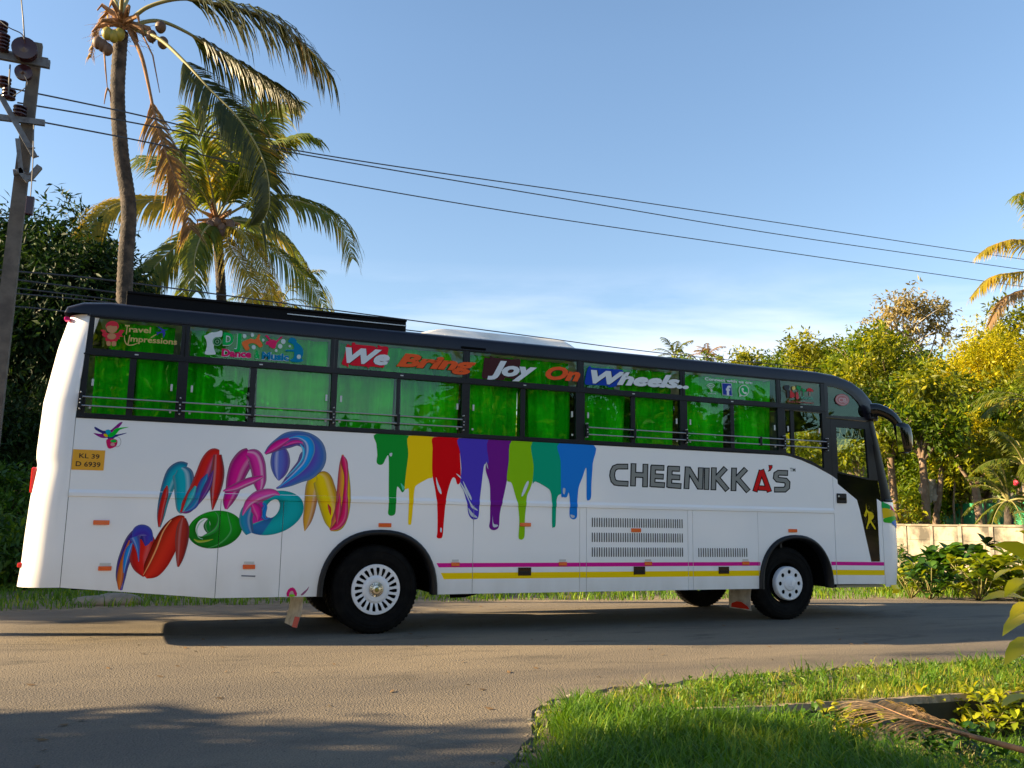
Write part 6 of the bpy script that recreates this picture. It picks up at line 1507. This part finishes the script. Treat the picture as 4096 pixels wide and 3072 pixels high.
# far wooded hill
hl_ = []
rgh = np.random.default_rng(77)
C = np.stack([rgh.uniform(-70, 130, 9000), rgh.uniform(60, 150, 9000), np.zeros(9000)], 1)
C[:, 2] = [terr(x, y)+rgh.uniform(0.5, 6.5) for x, y in C[:, :2]]
Cr = np.repeat(C, 6, 0)+rgh.normal(0, .7, (54000, 3)); v, f, a = leafcloud(Cr, rgh.normal(0, 1, (54000, 3)), 1.0, 0.5, rgh, .3)
tag(obj('far_wood', fast_mesh('far_wood', v, f, M['leaf_mid'], attr=a)), 'wooded slope far behind the bus', 'woodland', kind='stuff')
# dense hedge-like growth between wall and hill (keeps gaps from opening)
C = np.stack([rgh.uniform(14, 60, 3600), rgh.uniform(22, 46, 3600), rgh.uniform(0.3, 6.0, 3600)], 1)
keep = (C[:, 1] > 16+C[:, 0]*0.25); C = C[keep]; C[:, 2] *= (0.6+0.4*np.sin(C[:, 0]*.7))
Cr = np.repeat(C, 6, 0)+rgh.normal(0, .3, (len(C)*6, 3)); v, f, a = leafcloud(Cr, rgh.normal(0, 1, (len(Cr), 3)), 0.5, 0.22, rgh, .3)
tag(obj('undergrowth', fast_mesh('undergrowth', v, f, M['leaf_mid'], attr=a)), 'dense green undergrowth filling the slope behind the wall', 'undergrowth', kind='stuff')

# ---------------------------------------------------------------- palms
def frond(rach, L_, m, parent, seed, rag=0.15, hang=0.7, n=56, width=0.036, start=0.18, at_mu=0.5, r0=0.035, tip_taper=0.35, name='frond', side=None):
    """rach: world points; leaflets leave both sides and fall by 'hang'"""
    rg = random.Random(seed); pts = [Vector(p) for p in smooth_curve(rach, 8)]
    cum = [0]
    for i in range(1, len(pts)): cum.append(cum[-1]+(pts[i]-pts[i-1]).length)
    tot = cum[-1]
    def sample(t):
        s = t*tot
        for i in range(1, len(cum)):
            if cum[i] >= s: k = (s-cum[i-1])/max(1e-6, cum[i]-cum[i-1]); return pts[i-1].lerp(pts[i], k), (pts[i]-pts[i-1]).normalized()
        return pts[-1], (pts[-1]-pts[-2]).normalized()
    vs = []; fs = []; at_ = []
    gp = [rg.uniform(0, 6.28) for _ in range(4)]
    for k in range(n):
        rf = 1-rag*(1+math.sin(k*0.31+gp[0])+math.sin(k*0.83+gp[1]))*rg.uniform(.2, .9); hg = hang+rag*0.6*math.sin(k*0.47+gp[2])
        t = start+(1-start)*(k+rg.uniform(-.3, .3))/n; t = min(0.995, max(start, t)); p, d = sample(t)
        prof = min(1, (t-start)/0.12+0.55)*(1-(1-tip_taper)*max(0, (t-0.55)/0.45)**1.5)
        s0 = d.cross(Vector(side) if side else Vector((0, 0, 1)))
        if s0.length < 0.2: s0 = Vector((1, 0, 0))
        s0.normalize()
        for sg in (-1, 1):
            if rg.random() < 0.03+rag*0.4: continue
            L = L_*prof*rg.uniform(.82, 1.1)*max(.3, rf); dr = (d*0.75+s0*sg*(0.95-0.5*hang)+Vector((0, 0, 0.28*(1-hang)))).normalized()
            q = p.copy(); n0 = len(vs); av = min(1, max(0, rg.gauss(at_mu, .13))); 
            wv = dr.cross(Vector((0, 0, 1))); 
            if wv.length < .1: wv = s0.copy()
            wv = (wv.normalized()*(0.25 if side else 0.6)+d*(0.9 if side else 0.6)).normalized()
            ww = width*rg.uniform(.8, 1.15)
            for j, wk in enumerate((0.5, 1.0, 0.85, 0.5)):
                vs += [tuple(q+wv*ww*wk/2), tuple(q-wv*ww*wk/2)]; at_ += [av+0.05*j]*2
                q = q+dr*(L/4); dr = (dr+Vector((0, 0, -1))*(0.18+0.62*hg)*rg.uniform(.7, 1.3)).normalized()
            vs.append(tuple(q)); at_.append(av+.25)
            for j in range(3): a = n0+2*j; fs.append((a, a+1, a+3, a+2))
            fs.append((n0+6, n0+7, n0+8))
    fo = mo(name, vs, fs, m, parent, attr=at_)
    MB().tube(pts, [r0*(1-0.85*i/(len(pts)-1)) for i in range(len(pts))], 6).build('stalk', M['rachis'] if m is not M['frond_d'] else M['husk'], fo, smooth=True)
    return fo
def vp(x, y, Y): return tuple(at(x*1.8517, y*1.8517, Y))
def trunk_rings(pts, r0, r1, parent, rings=0.11):
    P_ = [Vector(p) for p in smooth_curve(pts, 14)]; L_ = sum((P_[i+1]-P_[i]).length for i in range(len(P_)-1)); n = int(L_/rings)*2
    cum = [0]; 
    for i in range(1, len(P_)): cum.append(cum[-1]+(P_[i]-P_[i-1]).length)
    Q = []; Rr = []
    for k in range(n+1):
        s = cum[-1]*k/n; i = max(1, min(len(cum)-1, int(np.searchsorted(cum, s)))); t = (s-cum[i-1])/max(1e-6, cum[i]-cum[i-1]); Q.append(P_[i-1].lerp(P_[i], t))
        r = r0+(r1-r0)*min(1, k/n*1.0); Rr.append(r*(1.045 if k % 2 else 0.97)+0.12*math.exp(-s*1.5)*r0*2)
    return MB().tube(Q, Rr, 14).build('trunk', M['trunk'], parent, smooth=True)
PY = 9.0
c0 = vp(268, 45, PY); gb = (-2.9, PY, 0)
palm = thing('coconut_palm', gb, 'tall leaning coconut palm with ragged hanging fronds and yellow nuts, left of centre', 'palm tree')
trunk_rings([gb, (-3.2, PY, 3.0), vp(268, 690, PY), vp(272, 560, PY), vp(278, 450, PY), vp(262, 330, PY), vp(254, 210, PY), vp(258, 120, PY), vp(262, 70, PY)], 0.175, 0.145, palm)
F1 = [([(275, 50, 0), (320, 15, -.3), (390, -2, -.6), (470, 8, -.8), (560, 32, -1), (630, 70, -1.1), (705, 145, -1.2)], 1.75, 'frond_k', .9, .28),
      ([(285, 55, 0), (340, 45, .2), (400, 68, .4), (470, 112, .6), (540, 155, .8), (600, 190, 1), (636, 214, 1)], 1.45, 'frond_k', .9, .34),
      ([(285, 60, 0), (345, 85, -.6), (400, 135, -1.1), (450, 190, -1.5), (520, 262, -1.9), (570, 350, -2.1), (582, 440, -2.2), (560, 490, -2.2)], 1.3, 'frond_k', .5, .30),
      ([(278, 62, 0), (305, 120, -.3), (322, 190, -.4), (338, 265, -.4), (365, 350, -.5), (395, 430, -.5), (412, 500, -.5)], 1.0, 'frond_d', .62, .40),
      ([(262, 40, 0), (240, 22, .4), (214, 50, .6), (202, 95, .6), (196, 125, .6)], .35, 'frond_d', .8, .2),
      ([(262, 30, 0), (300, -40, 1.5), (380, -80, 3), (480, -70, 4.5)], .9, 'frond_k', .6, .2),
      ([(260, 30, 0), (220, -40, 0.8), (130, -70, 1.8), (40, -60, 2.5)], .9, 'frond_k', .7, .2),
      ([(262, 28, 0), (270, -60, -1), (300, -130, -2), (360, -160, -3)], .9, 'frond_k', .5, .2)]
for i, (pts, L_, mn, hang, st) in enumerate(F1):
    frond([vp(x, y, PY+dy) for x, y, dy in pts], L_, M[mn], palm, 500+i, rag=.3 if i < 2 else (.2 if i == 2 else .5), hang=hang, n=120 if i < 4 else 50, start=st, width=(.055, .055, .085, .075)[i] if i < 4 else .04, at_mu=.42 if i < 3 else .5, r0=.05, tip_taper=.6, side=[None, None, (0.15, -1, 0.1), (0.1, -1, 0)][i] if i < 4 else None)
# boots, sheaths and nuts
b = MB(); rr = random.Random(9)
for k in range(16):
    th = rr.uniform(0, 6.28); c = Vector(vp(266, 55, PY)); d = Vector((math.cos(th), math.sin(th)*0.8, rr.uniform(-.3, .9))).normalized(); e = c+d*rr.uniform(.35, .75)
    b.tube([c, c+d*.2+Vector((0, 0, .06)), e, e+Vector((d.x*.1, 0, -.15))], [.09, .07, .04, .015], 6)
b.build('leaf_sheath', M['husk'], palm, smooth=True)
b = MB(); 
for k in range(60):
    th = rr.uniform(0, 6.28); c = Vector(vp(262, 75, PY))+Vector((rr.uniform(-.25, .3), rr.uniform(-.3, .2), rr.uniform(-.2, .2))); d = Vector((math.cos(th), -abs(math.sin(th))*.6, rr.uniform(-.7, .5)))*rr.uniform(.3, .7)
    b.tube([c, c+d*.6, c+d+Vector((0, 0, -.1))], [.006, .004, .002], 4)
for (x0, y0, x1, y1, x2, y2) in ((225, 110, 228, 150, 232, 190), (232, 190, 228, 205, 225, 225), (232, 190, 238, 200, 240, 222), (300, 60, 330, 120, 345, 200)):
    b.tube([vp(x0, y0, PY-.3), vp(x1, y1, PY-.3), vp(x2, y2, PY-.3)], [.02, .018, .008], 5)
tag(b.build('flower_stalk', M['husk'], palm, smooth=True))
def nut(x, y, m, r, par, Y):
    bm = bmesh.new(); bmesh.ops.create_uvsphere(bm, u_segments=14, v_segments=10, radius=1)
    c = vp(x, y, Y)
    for v in bm.verts:
        k = 1+0.10*max(0, -v.co.z); v.co = Vector((c[0]+v.co.x*r, c[1]+v.co.y*r, c[2]+v.co.z*r*1.2*k))
    me = bpy.data.meshes.new('coconut'); bm.to_mesh(me); bm.free(); me.materials.append(m); me.polygons.foreach_set('use_smooth', [True]*len(me.polygons)); return obj('coconut', me, par)
for x, y, m in ((232, 72, 'nut_y'), (258, 74, 'nut_y'), (246, 78, 'nut_y'), (222, 98, 'nut_b'), (232, 106, 'nut_b'), (212, 92, 'nut_b'), (347, 58, 'nut_b'), (327, 78, 'nut_b'), (352, 92, 'nut_b')):
    nut(x, y, M[m], .115, palm, PY-.35)
# second coconut palm
PY2 = 19.0; c2 = (468, 470)
gb = tuple(at(480*1.8517, 1130*1.8517, PY2)); gb = (gb[0], PY2, 0)
p2 = thing('coconut_palm', gb, 'full green coconut palm with a round crown, behind the middle of the bus rear half', 'palm tree')
trunk_rings([gb, vp(481, 800, PY2), vp(478, 640, PY2), vp(472, 540, PY2), vp(470, 490, PY2)], .2, .15, p2)
F2 = [([(470, 470, 0), (500, 400, -.3), (545, 300, -.6), (590, 235, -1), (640, 225, -1.2)], 'frond', .45), ([(470, 470, 0), (450, 380, -.3), (430, 300, -.8), (418, 245, -1.2)], 'frond', .3),
      ([(475, 470, 0), (530, 400, 0), (590, 325, -.2), (640, 295, -.4), (680, 300, -.6)], 'frond', .45), ([(475, 475, 0), (540, 440, -.5), (620, 430, -1), (700, 455, -1.4), (745, 500, -1.6), (762, 560, -1.7)], 'frond', .75),
      ([(475, 480, 0), (540, 510, -.8), (610, 555, -1.4), (670, 610, -1.8), (705, 672, -2)], 'frond', .7), ([(472, 485, 0), (520, 500, -1.2), (560, 560, -2), (585, 630, -2.4), (590, 680, -2.5)], 'frond_y', .75),
      ([(465, 480, 0), (410, 510, -.8), (350, 560, -1.2), (310, 610, -1.6), (288, 668, -1.8)], 'frond', .65), ([(465, 475, 0), (400, 440, -.5), (310, 432, -.9), (240, 445, -1.2), (195, 490, -1.4), (175, 555, -1.5)], 'frond_y', .8),
      ([(470, 470, 0), (490, 350, .6), (520, 270, 1), (560, 225, 1.4)], 'frond', .35), ([(468, 470, 0), (420, 400, .8), (360, 350, 1.4), (300, 340, 2)], 'frond', .5),
      ([(475, 475, 0), (540, 480, 1), (610, 510, 2), (660, 580, 2.6)], 'frond', .7), ([(468, 480, 0), (430, 540, 1), (400, 610, 1.6), (390, 680, 2)], 'frond', .7), ([(472, 485, 0), (500, 540, -1.5), (540, 600, -2.4), (545, 680, -2.8)], 'frond_y', .75),
      ([(468, 470, 0), (440, 420, -.6), (405, 380, -1.2), (385, 330, -1.6)], 'frond', .35), ([(470, 470, 0), (520, 380, -1), (560, 330, -1.6), (620, 300, -2)], 'frond', .4), ([(465, 480, 0), (440, 500, -1.6), (420, 560, -2.4), (425, 630, -2.8)], 'frond', .75)]
for i, (pts, mn, hang) in enumerate(F2):
    frond([vp(x, y, PY2+dy) for x, y, dy in pts], 1.6, M[mn], p2, 600+i, hang=hang, n=110, start=.12, width=.08, at_mu=.5, r0=.045, tip_taper=.5, side=(0.1, -0.9, 0.7) if i % 3 != 2 else (0, -0.3, 1))
b = MB()
for k in range(22):
    th = rr.uniform(0, 6.28); c = Vector(vp(470, 475, PY2)); d = Vector((math.cos(th), math.sin(th), rr.uniform(-.9, .8))).normalized(); e = c+d*rr.uniform(.5, 1.1)
    b.tube([c, c+d*.3, e, e+Vector((0, 0, -.2))], [.11, .08, .04, .015], 6)
b.build('leaf_sheath', M['husk'], p2, smooth=True)
for k in range(10): nut(470+rr.uniform(-30, 30), 490+rr.uniform(-12, 22), M['nut_b'], .15, p2, PY2-.7)
# generic palm from a base point, used for distant ones
def simple_palm(name, lab, base, h, nf, L_, fl, mn, seed, hang=.5, r=.15, leaf=1.0, width=.06, group=None, nn=40):
    r_ = random.Random(seed); base = Vector(base); root = thing(name, base, lab, 'palm tree', group); top = base+Vector((r_.uniform(-.3, .3), r_.uniform(-.3, .3), h))
    if h > .8: trunk_rings([base, base.lerp(top, .5)+Vector((r_.uniform(-.2, .2), 0, 0)), top], r*1.1, r*.85, root, .16)
    for k in range(nf):
        th = 2*math.pi*k/nf+r_.uniform(-.3, .3); el = r_.uniform(-.35, 1.2); d = Vector((math.cos(th), math.sin(th), 0)); pts = []; p = top.copy(); dd_ = (d*math.cos(el)+Vector((0, 0, math.sin(el)))).normalized()
        for j in range(6): pts.append(tuple(p)); p = p+dd_*(fl/5); dd_ = (dd_+Vector((0, 0, -.28))).normalized()
        frond(pts, leaf, M[mn], root, seed*50+k, hang=hang, n=nn, start=.15, width=width, r0=.03)
    return root
q = V(1462, 772, 85); simple_palm('coconut_palm', 'small distant palm top peeping over the bus roof right of the air conditioner', (q.x, q.y, 2), q.z-2, 12, 0, 2.5, 'frond', 21, .5, .2, 0.9, .10, 'distant palms on the skyline', 24)
q = V(1520, 772, 88); simple_palm('coconut_palm', 'second distant palm top, paler and right of the first over the roof', (q.x, q.y, 2), q.z-2, 10, 0, 2.2, 'frond_d', 22, .5, .2, 0.8, .10, 'distant palms on the skyline', 22)
q = V(1753, 768, 70); simple_palm('coconut_palm', 'distant spiky palm crown above the driver cab in the skyline', (q.x, q.y, 2), q.z-2, 11, 0, 2.2, 'frond', 23, .4, .2, 1.2, .12, 'distant palms on the skyline', 22)
q = at(700*1.8517, 625*1.8517, 40); simple_palm('coconut_palm', 'far palm whose ragged frond tips show between the two palms and the roof carrier', (q.x-2.5, 40, 0), q.z-1.0, 12, 0, 3.6, 'frond', 24, .6, .2, 1.3, .1, None, 28)
# palm at the right edge with its crown outside the frame
PX = 24.0; q = V(2300, 1130, PX+4)
pr_ = thing('coconut_palm', (q.x, q.y, 0), 'coconut palm reaching sunlit fronds into the upper right edge', 'palm tree')
cc = V(2285, 560, PX+4); trunk_rings([(q.x, q.y, 0), (q.x+.1, q.y, 5), tuple(cc)], .2, .15, pr_)
def v3(x, y, d): return tuple(V(x, y, d))
for i, (pts, mn, hang) in enumerate((([(2285, 560), (2240, 530), (2190, 520), (2145, 530), (2113, 552)], 'frond_y', .85), ([(2285, 570), (2240, 585), (2190, 590), (2140, 600), (2095, 645)], 'frond_y', .9), ([(2285, 575), (2240, 615), (2200, 630), (2165, 650), (2135, 705)], 'frond_d', .75),
        ([(2285, 550), (2262, 480), (2235, 430), (2205, 418), (2198, 440)], 'frond', .7), ([(2285, 560), (2330, 500), (2400, 480), (2460, 520)], 'frond', .7), ([(2285, 560), (2340, 580), (2400, 640), (2430, 720)], 'frond', .7), ([(2285, 565), (2270, 640), (2265, 720), (2270, 780)], 'frond_y', .7), ([(2285, 555), (2300, 450), (2330, 380), (2380, 350)], 'frond', .4))):
    dp = PX+4; frond([v3(x, y, dp-.25*k) for k, (x, y) in enumerate(pts)], .95, M[mn], pr_, 700+i, hang=hang, n=56, start=.12, width=.06, r0=.035, at_mu=.5)
q = V(2192, 815, 26); simple_palm('areca_palm', 'feathery dark palm fronds at the right edge beside the yellow tree', (q.x+.8, q.y, 0), q.z-.8, 11, 0, 1.9, 'frond', 31, .5, .08, .7, .05, None, 40)
q = V(2178, 1045, 22.5); simple_palm('sago_palm', 'low dark sago palm with arching fronds above the right end of the wall', (q.x, q.y, 0), q.z-.45, 16, 0, 1.3, 'frond', 32, .3, .12, .32, .03, None, 46)
q = V(2215, 960, 23.5); simple_palm('areca_palm', 'slender green palm at the right edge above the sago palm', (q.x, q.y, 0), q.z-.6, 10, 0, 1.5, 'frond', 33, .5, .06, .5, .04, None, 40)

# ---------------------------------------------------------------- utility pole and wires
UY = 6.0; ub = Vector((-5.17, UY, 0)); ut = Vector(vp(80, 95, UY))
pole = thing('utility_pole', ub, 'tapering concrete utility pole with steel crossarms and brown insulators at the left edge', 'utility pole')
b = MB(); hb, ht = .145, .09
vs = []
for z, h_ in ((-0.1, hb), (ut.z*.5, (hb+ht)/2), (ut.z, ht)):
    x = ub.x+(ut.x-ub.x)*(z/ut.z); vs += [(x-h_, UY-h_*.7, z), (x+h_, UY-h_*.7, z), (x+h_, UY+h_*.7, z), (x-h_, UY+h_*.7, z)]
mo('shaft', vs, [(0, 1, 5, 4), (1, 2, 6, 5), (2, 3, 7, 6), (3, 0, 4, 7), (4, 5, 9, 8), (5, 6, 10, 9), (6, 7, 11, 10), (7, 4, 8, 11), (8, 9, 10, 11)], M['concrete'], pole)
def channel(p, q, w_, h_, name, par=pole):
    p, q = Vector(p), Vector(q); d = (q-p).normalized(); s = d.cross(Vector((0, 1, 0))).normalized(); yv = Vector((0, 1, 0)); vs = []
    for e in (p, q):
        for a, c in ((-h_/2, -w_/2), (h_/2, -w_/2), (h_/2, w_/2), (-h_/2, w_/2)): vs.append(tuple(e+s*a+yv*c))
    return mo(name, vs, [(0, 1, 5, 4), (1, 2, 6, 5), (2, 3, 7, 6), (3, 0, 4, 7), (0, 3, 2, 1), (4, 5, 6, 7)], M['galv'], par)
fy = UY-.16
channel(vp(-60, 108, fy-.05), vp(108, 140, fy-.05), .08, .14, 'crossarm'); channel(vp(-60, 104, UY+.2), vp(104, 134, UY+.2), .08, .12, 'crossarm')
channel(vp(-60, 246, fy), vp(97, 266, fy), .07, .10, 'crossarm')
channel(vp(0, 205, fy-.04), vp(76, 340, fy-.04), .06, .09, 'brace'); channel(vp(38, 300, fy-.08), vp(46, 375, fy-.08), .05, .07, 'brace'); channel(vp(40, 365, fy-.08), vp(62, 392, fy-.08), .05, .09, 'brace')
channel(vp(62, 388, fy-.05), vp(86, 360, fy-.05), .10, .09, 'brace')
for (x0, y0, x1, y1) in ((60, 318, 76, 320), (64, 336, 84, 338), (52, 374, 68, 377), (60, 388, 78, 391)): MB().tube([vp(x0, y0, fy-.1), vp(x1, y1, fy-.1)], .012, 6).build('bolt', M['galv'], pole)
MB().tube([vp(29, 373, UY-.19), vp(42, 373, UY-.19)], .06, 10).build('clamp_band', M['galv'], pole)
def insul(c, axis, r, n, par=pole):
    prof = []
    for k in range(n): h = k*.065; prof += [(r*.45, h), (r, h+.012), (r, h+.03), (r*.45, h+.05)]
    prof = [(0, -.02)]+prof+[(0, n*.065)]
    return MB().lathe(prof, c, 20, axis).build('insulator', M['insul'], par, smooth=False)
insul(vp(52, 102, fy-.3), 'Y', .20, 3); insul(vp(50, 154, fy-.1), 'Y', .14, 2)
insul(vp(5, 110, UY-.3), 'Z', .10, 5); insul(vp(3, 75, UY-.3), 'Z', .09, 4)
for x, y in ((8, 188), (18, 214), (42, 250)): insul(vp(x, y, fy-.02), 'Z', .11, 3)
b = MB(); b.tube([vp(45, -10, fy-.3), vp(50, 40, fy-.3), vp(53, 85, fy-.35)], .012, 5)
b.tube([tuple(p) for p in smooth_curve([vp(0, 45, fy-.3), vp(20, 60, fy-.35), vp(45, 72, fy-.35), vp(53, 85, fy-.35)], 5)], .010, 5)
b.tube([tuple(p) for p in smooth_curve([vp(22, 140, fy-.2), vp(20, 170, fy-.25), vp(18, 205, fy-.2)], 5)], .014, 5)
b.tube([tuple(p) for p in smooth_curve([vp(52, 160, fy-.2), vp(58, 185, fy-.3), vp(28, 208, fy-.2)], 6)], .008, 5)
b.tube([tuple(p) for p in smooth_curve([vp(73, 270, fy-.2), vp(71, 350, fy-.2), vp(68, 400, fy-.2), vp(65, 436, fy-.2)], 5)], .010, 5)
tag(b.build('jumper_wire', M['wire'], pole), kind='stuff')
MB().box(*(lambda c: (c[0]-.06, c[0]+.06, c[1]-.05, c[1]+.05, c[2]-.2, c[2]+.12))(vp(65, 440, fy-.2)), .01).build('stay_weight', M['insul'], pole)
def wire(pts, r, lab, n=10):
    p = [tuple(q) for q in smooth_curve(pts, n)]
    # endpoints run on out of the frame
    b = MB().tube(p, r, 5, caps=False); o = b.build('overhead_wire', M['wire']); return tag(o, lab, 'wire', 'overhead wires from the utility pole')
def wp(x, y, k): return vp(x, y, k)
wire([wp(20, 190, UY), wp(270, 242, 7.2), wp(680, 332, 9), wp(1300, 424, 12), wp(1700, 484, 14), wp(2110, 546, 16), wp(2300, 572, 17)], .016, 'topmost overhead wire crossing the whole sky')
wire([wp(38, 222, UY), wp(270, 262, 7.2), wp(700, 342, 9), wp(1300, 443, 12), wp(1700, 509, 14), wp(2212, 583, 16.4), wp(2300, 595, 17)], .016, 'middle overhead wire, just under the topmost one')
wire([wp(97, 265, UY), wp(330, 310, 7.2), wp(620, 374, 9), wp(1100, 457, 12), wp(1560, 525, 14), wp(2110, 605, 16), wp(2300, 632, 17)], .016, 'lowest of the three wires crossing the open sky')
wire([wp(-80, 568, 9), wp(0, 583, 9), wp(250, 607, 10), wp(715, 669, 13), wp(1100, 720, 15), wp(1440, 764, 18), wp(1800, 800, 21), wp(2212, 845, 24), wp(2300, 853, 25)], .018, 'low wire passing just above the air conditioner')
wire([wp(-80, 590, 9), wp(0, 600, 9), wp(250, 632, 10), wp(800, 704, 13), wp(905, 716, 15), wp(1240, 757, 17), wp(1600, 795, 20), wp(2212, 872, 24), wp(2300, 880, 25)], .018, 'low wire hidden behind the air conditioner')
wire([wp(-80, 608, 8.6), wp(0, 618, 8.6), wp(250, 648, 9.6), wp(600, 690, 11.5), wp(1240, 775, 16), wp(2212, 900, 24)], .014, 'wire meeting the rear roof edge of the bus')
wire([wp(-80, 622, 8.2), wp(0, 631, 8.2), wp(250, 655, 9.2), wp(600, 700, 11), wp(1240, 790, 16)], .014, 'wire just below the one meeting the rear roof edge')
wire([wp(-80, 652, 8.0), wp(0, 660, 8), wp(150, 674, 8.5), wp(600, 730, 11)], .014, 'lowest wire at the left, ending behind the bus corner')
wire([wp(1800, 850, 20), wp(1980, 888, 21), wp(2100, 895, 22), wp(2260, 880, 24)], .02, 'sagging dark cable through the trees right of the mirror')

# ---------------------------------------------------------------- fallen dry frond and near plants
g0 = lambda px, py, z: on_ground(px, py, z)
P0 = g0(4130, 3010, 0.02); P1 = g0(3850, 2935, 0.06); P2 = g0(3660, 2880, 0.10); P3 = g0(3500, 2815, 0.10)
df = frond([tuple(P0), tuple(P1), tuple(P2), tuple(P3)], .50, M['frond_d'], None, 900, hang=.10, n=84, width=.016, start=.28, at_mu=.6, r0=.022, name='fallen_frond', tip_taper=.6)
tag(df, 'dry brown palm frond lying across the drain at lower right', 'palm frond')
# yellow-green weeds beyond the drain
for i, (x, y, L_, mn, lab) in enumerate(((3820, 2850, .09, 'leaf_bright', 'small yellow green weed right behind the fallen frond'), (3950, 2870, .10, 'leaf_bright', 'bright yellow green weed at the right edge of the drain'), (4040, 2850, .10, 'leaf_bright', 'sunlit weed in the lower right corner area by the drain wall'), (3420, 2935, .08, 'leaf_bright', 'yellow green weed left of the fallen frond tip'), (3280, 2950, .07, 'leaf_bush', 'dark small weed at the left end of the drain'), (3100, 2980, .06, 'leaf_bush', 'dark clover like weed beside the tall grass'), (3600, 2990, .08, 'leaf_bush', 'green weed below the fallen frond'), (3880, 3030, .09, 'leaf_bush', 'green weed in the lower right corner'), (2900, 2990, .05, 'leaf_bush', 'small round leaved creeper among the tall grass'))):
    rg = np.random.default_rng(800+i); q = g0(x, y, -0.15); q0 = Vector((q.x, q.y, -0.33)); sp = [(q.x+rg.normal(0, .13), q.y+rg.normal(0, .12), -0.22+rg.uniform(0, .24)) for _ in range(26)]
    leafy_plant('ditch_weed', lab, 'plant', q0, sp, 6, L_, L_*.5, M[mn], 800+i, .9, .5 if mn == 'leaf_bush' else .65, stem=.004, group='weeds in and around the drain')
# big-leaf shrub at the right edge, close to the camera
def near(x, y, d): return tuple(far(x, y, d))
base = far(4400, 2700, 3.4); base.z = -.03
root = thing('edge_shrub', base, 'close bright green shrub with long glossy leaves at the right frame edge', 'shrub')
MB().tube([base, far(4330, 2500, 3.4), far(4280, 2250, 3.4), far(4290, 1950, 3.4)], [.018, .015, .011, .006], 8).build('stem', M['rachis'], root, smooth=True)
lv_ = [(4150, 2270, 3860+130, 2215, .0, .11), (4140, 2290, 4000, 2350, .0, .09), (4150, 2330, 4030, 2420, .1, .10), (4160, 2420, 4040, 2520, .2, .09), (4170, 2440, 3990, 2440, .1, .08), (4190, 2470, 4060, 2560, .1, .10), (4180, 2200, 4075, 2150, .1, .07), (4190, 2560, 4060, 2680, .1, .10), (4220, 2820, 4020, 2860, .1, .12), (4200, 2100, 4085, 2090, 0, .06), (4180, 2350, 4060, 2300, 0, .09), (4230, 2640, 4085, 2600, 0, .09)]
for i, (x0, y0, x1, y1, b_, wd) in enumerate(lv_):
    rg = np.random.default_rng(i); a = Vector(near(x0, y0, 3.35)); c = Vector(near(x1, y1, 3.25)); L_ = (c-a).length*1.12
    d = (c-a).normalized(); d = (d+Vector((0, 0, .45))).normalized()
    vs, fs, at_ = leafblade([a], [d], L_*1.1, wd*0.8, rg, .75, .95)
    mo('leaf', vs, fs, M['leaf_bright'], root, smooth=True, attr=at_)

# ---------------------------------------------------------------- camera side of the road (seen in the glass, and throwing the near shadows)
lob = [[-15.2, -4.6, 4.5, 2.6, 3.6, 2.4], [-15.0, -1.5, 3.9, 1.4, 1.3, 1.1], [-15.5, -7.5, 4.6, 2.4, 2.2, 2.2], [-15, -3.6, 5.6, 1.6, 1.7, 1.0], [-15, -10, 4, 2.4, 2.4, 2.4]]
tree('roadside_tree', 'dense tree left of the photographer that shades the road in the foreground', 'tree', lob, (-15.4, -5.5, 0), M['leaf_dark'], 5200, 6, .34, .16, 41, tr=.22, forkz=2.2, shell=.4)
for i_, (x_, y_, h_) in enumerate(((-13.5, 8.8, 6.0), (-17, 13.5, 8.0), (-12.5, 13, 6.5), (-20, 9.5, 6.5))):
    tree('roadside_tree', ['leafy tree left of the bus beyond the frame, nearest the road', 'tall leafy tree on the far left beyond the frame', 'leafy tree behind the left wall beyond the frame', 'outermost leafy tree on the left beyond the frame'][i_], 'tree', [[x_, y_, h_*.6, 2.8, 2.6, h_*.38], [x_+1, y_+1.5, h_*.85, 2.2, 2.2, 2], [x_-1, y_-1.2, h_*.75, 2, 1.8, 1.8]], (x_, y_, 0), M['leaf_dark'], 2200, 6, .34, .15, 950+i_, tr=.2, forkz=1.4, shell=.4)
simple_palm('coconut_palm', 'slim palm left of the bus rear, outside the frame', (-11.5, 3.2, 0), 9.0, 12, 0, 3.0, 'frond', 51, .6, .14, .9, .06, None, 30)
for i, (x, y, h, r) in enumerate(((10.9, -22, 5.9, 3.9), (17, -22, 5.0, 3.8), (23.5, -22, 4.3, 3.6), (-3.4, -22, 5.6, 3.7), (4.4, -23, 2.9, 2.1), (-10, -24, 5.6, 4.2), (30, -21, 4.0, 3.6))):
    lob = [[x, y, h, r*.75, r*.75, r*.7], [x+r*.5, y, h-.8, r*.5, r*.5, r*.45], [x-r*.5, y+.3, h-.5, r*.5, r*.5, r*.45], [x+.2, y, h+r*.45, r*.45, r*.45, r*.4], [x, y+.3, h-r*.6, r*.6, r*.5, r*.4]]
    tree('opposite_tree', ['broad tree across the road behind the photographer', 'second broad tree behind the photographer, further along', 'third tree behind the photographer', 'small tree behind the photographer, nearest the bus rear', 'fourth tree behind the photographer', 'lone tree behind the photographer on the left', 'last tree behind the photographer to the right'][i], 'tree', lob, (x, y, 0), M['leaf_mid'], 1100, 6, .55, .24, 900+i, tr=.25, group='trees behind the photographer', forkz=1.6)
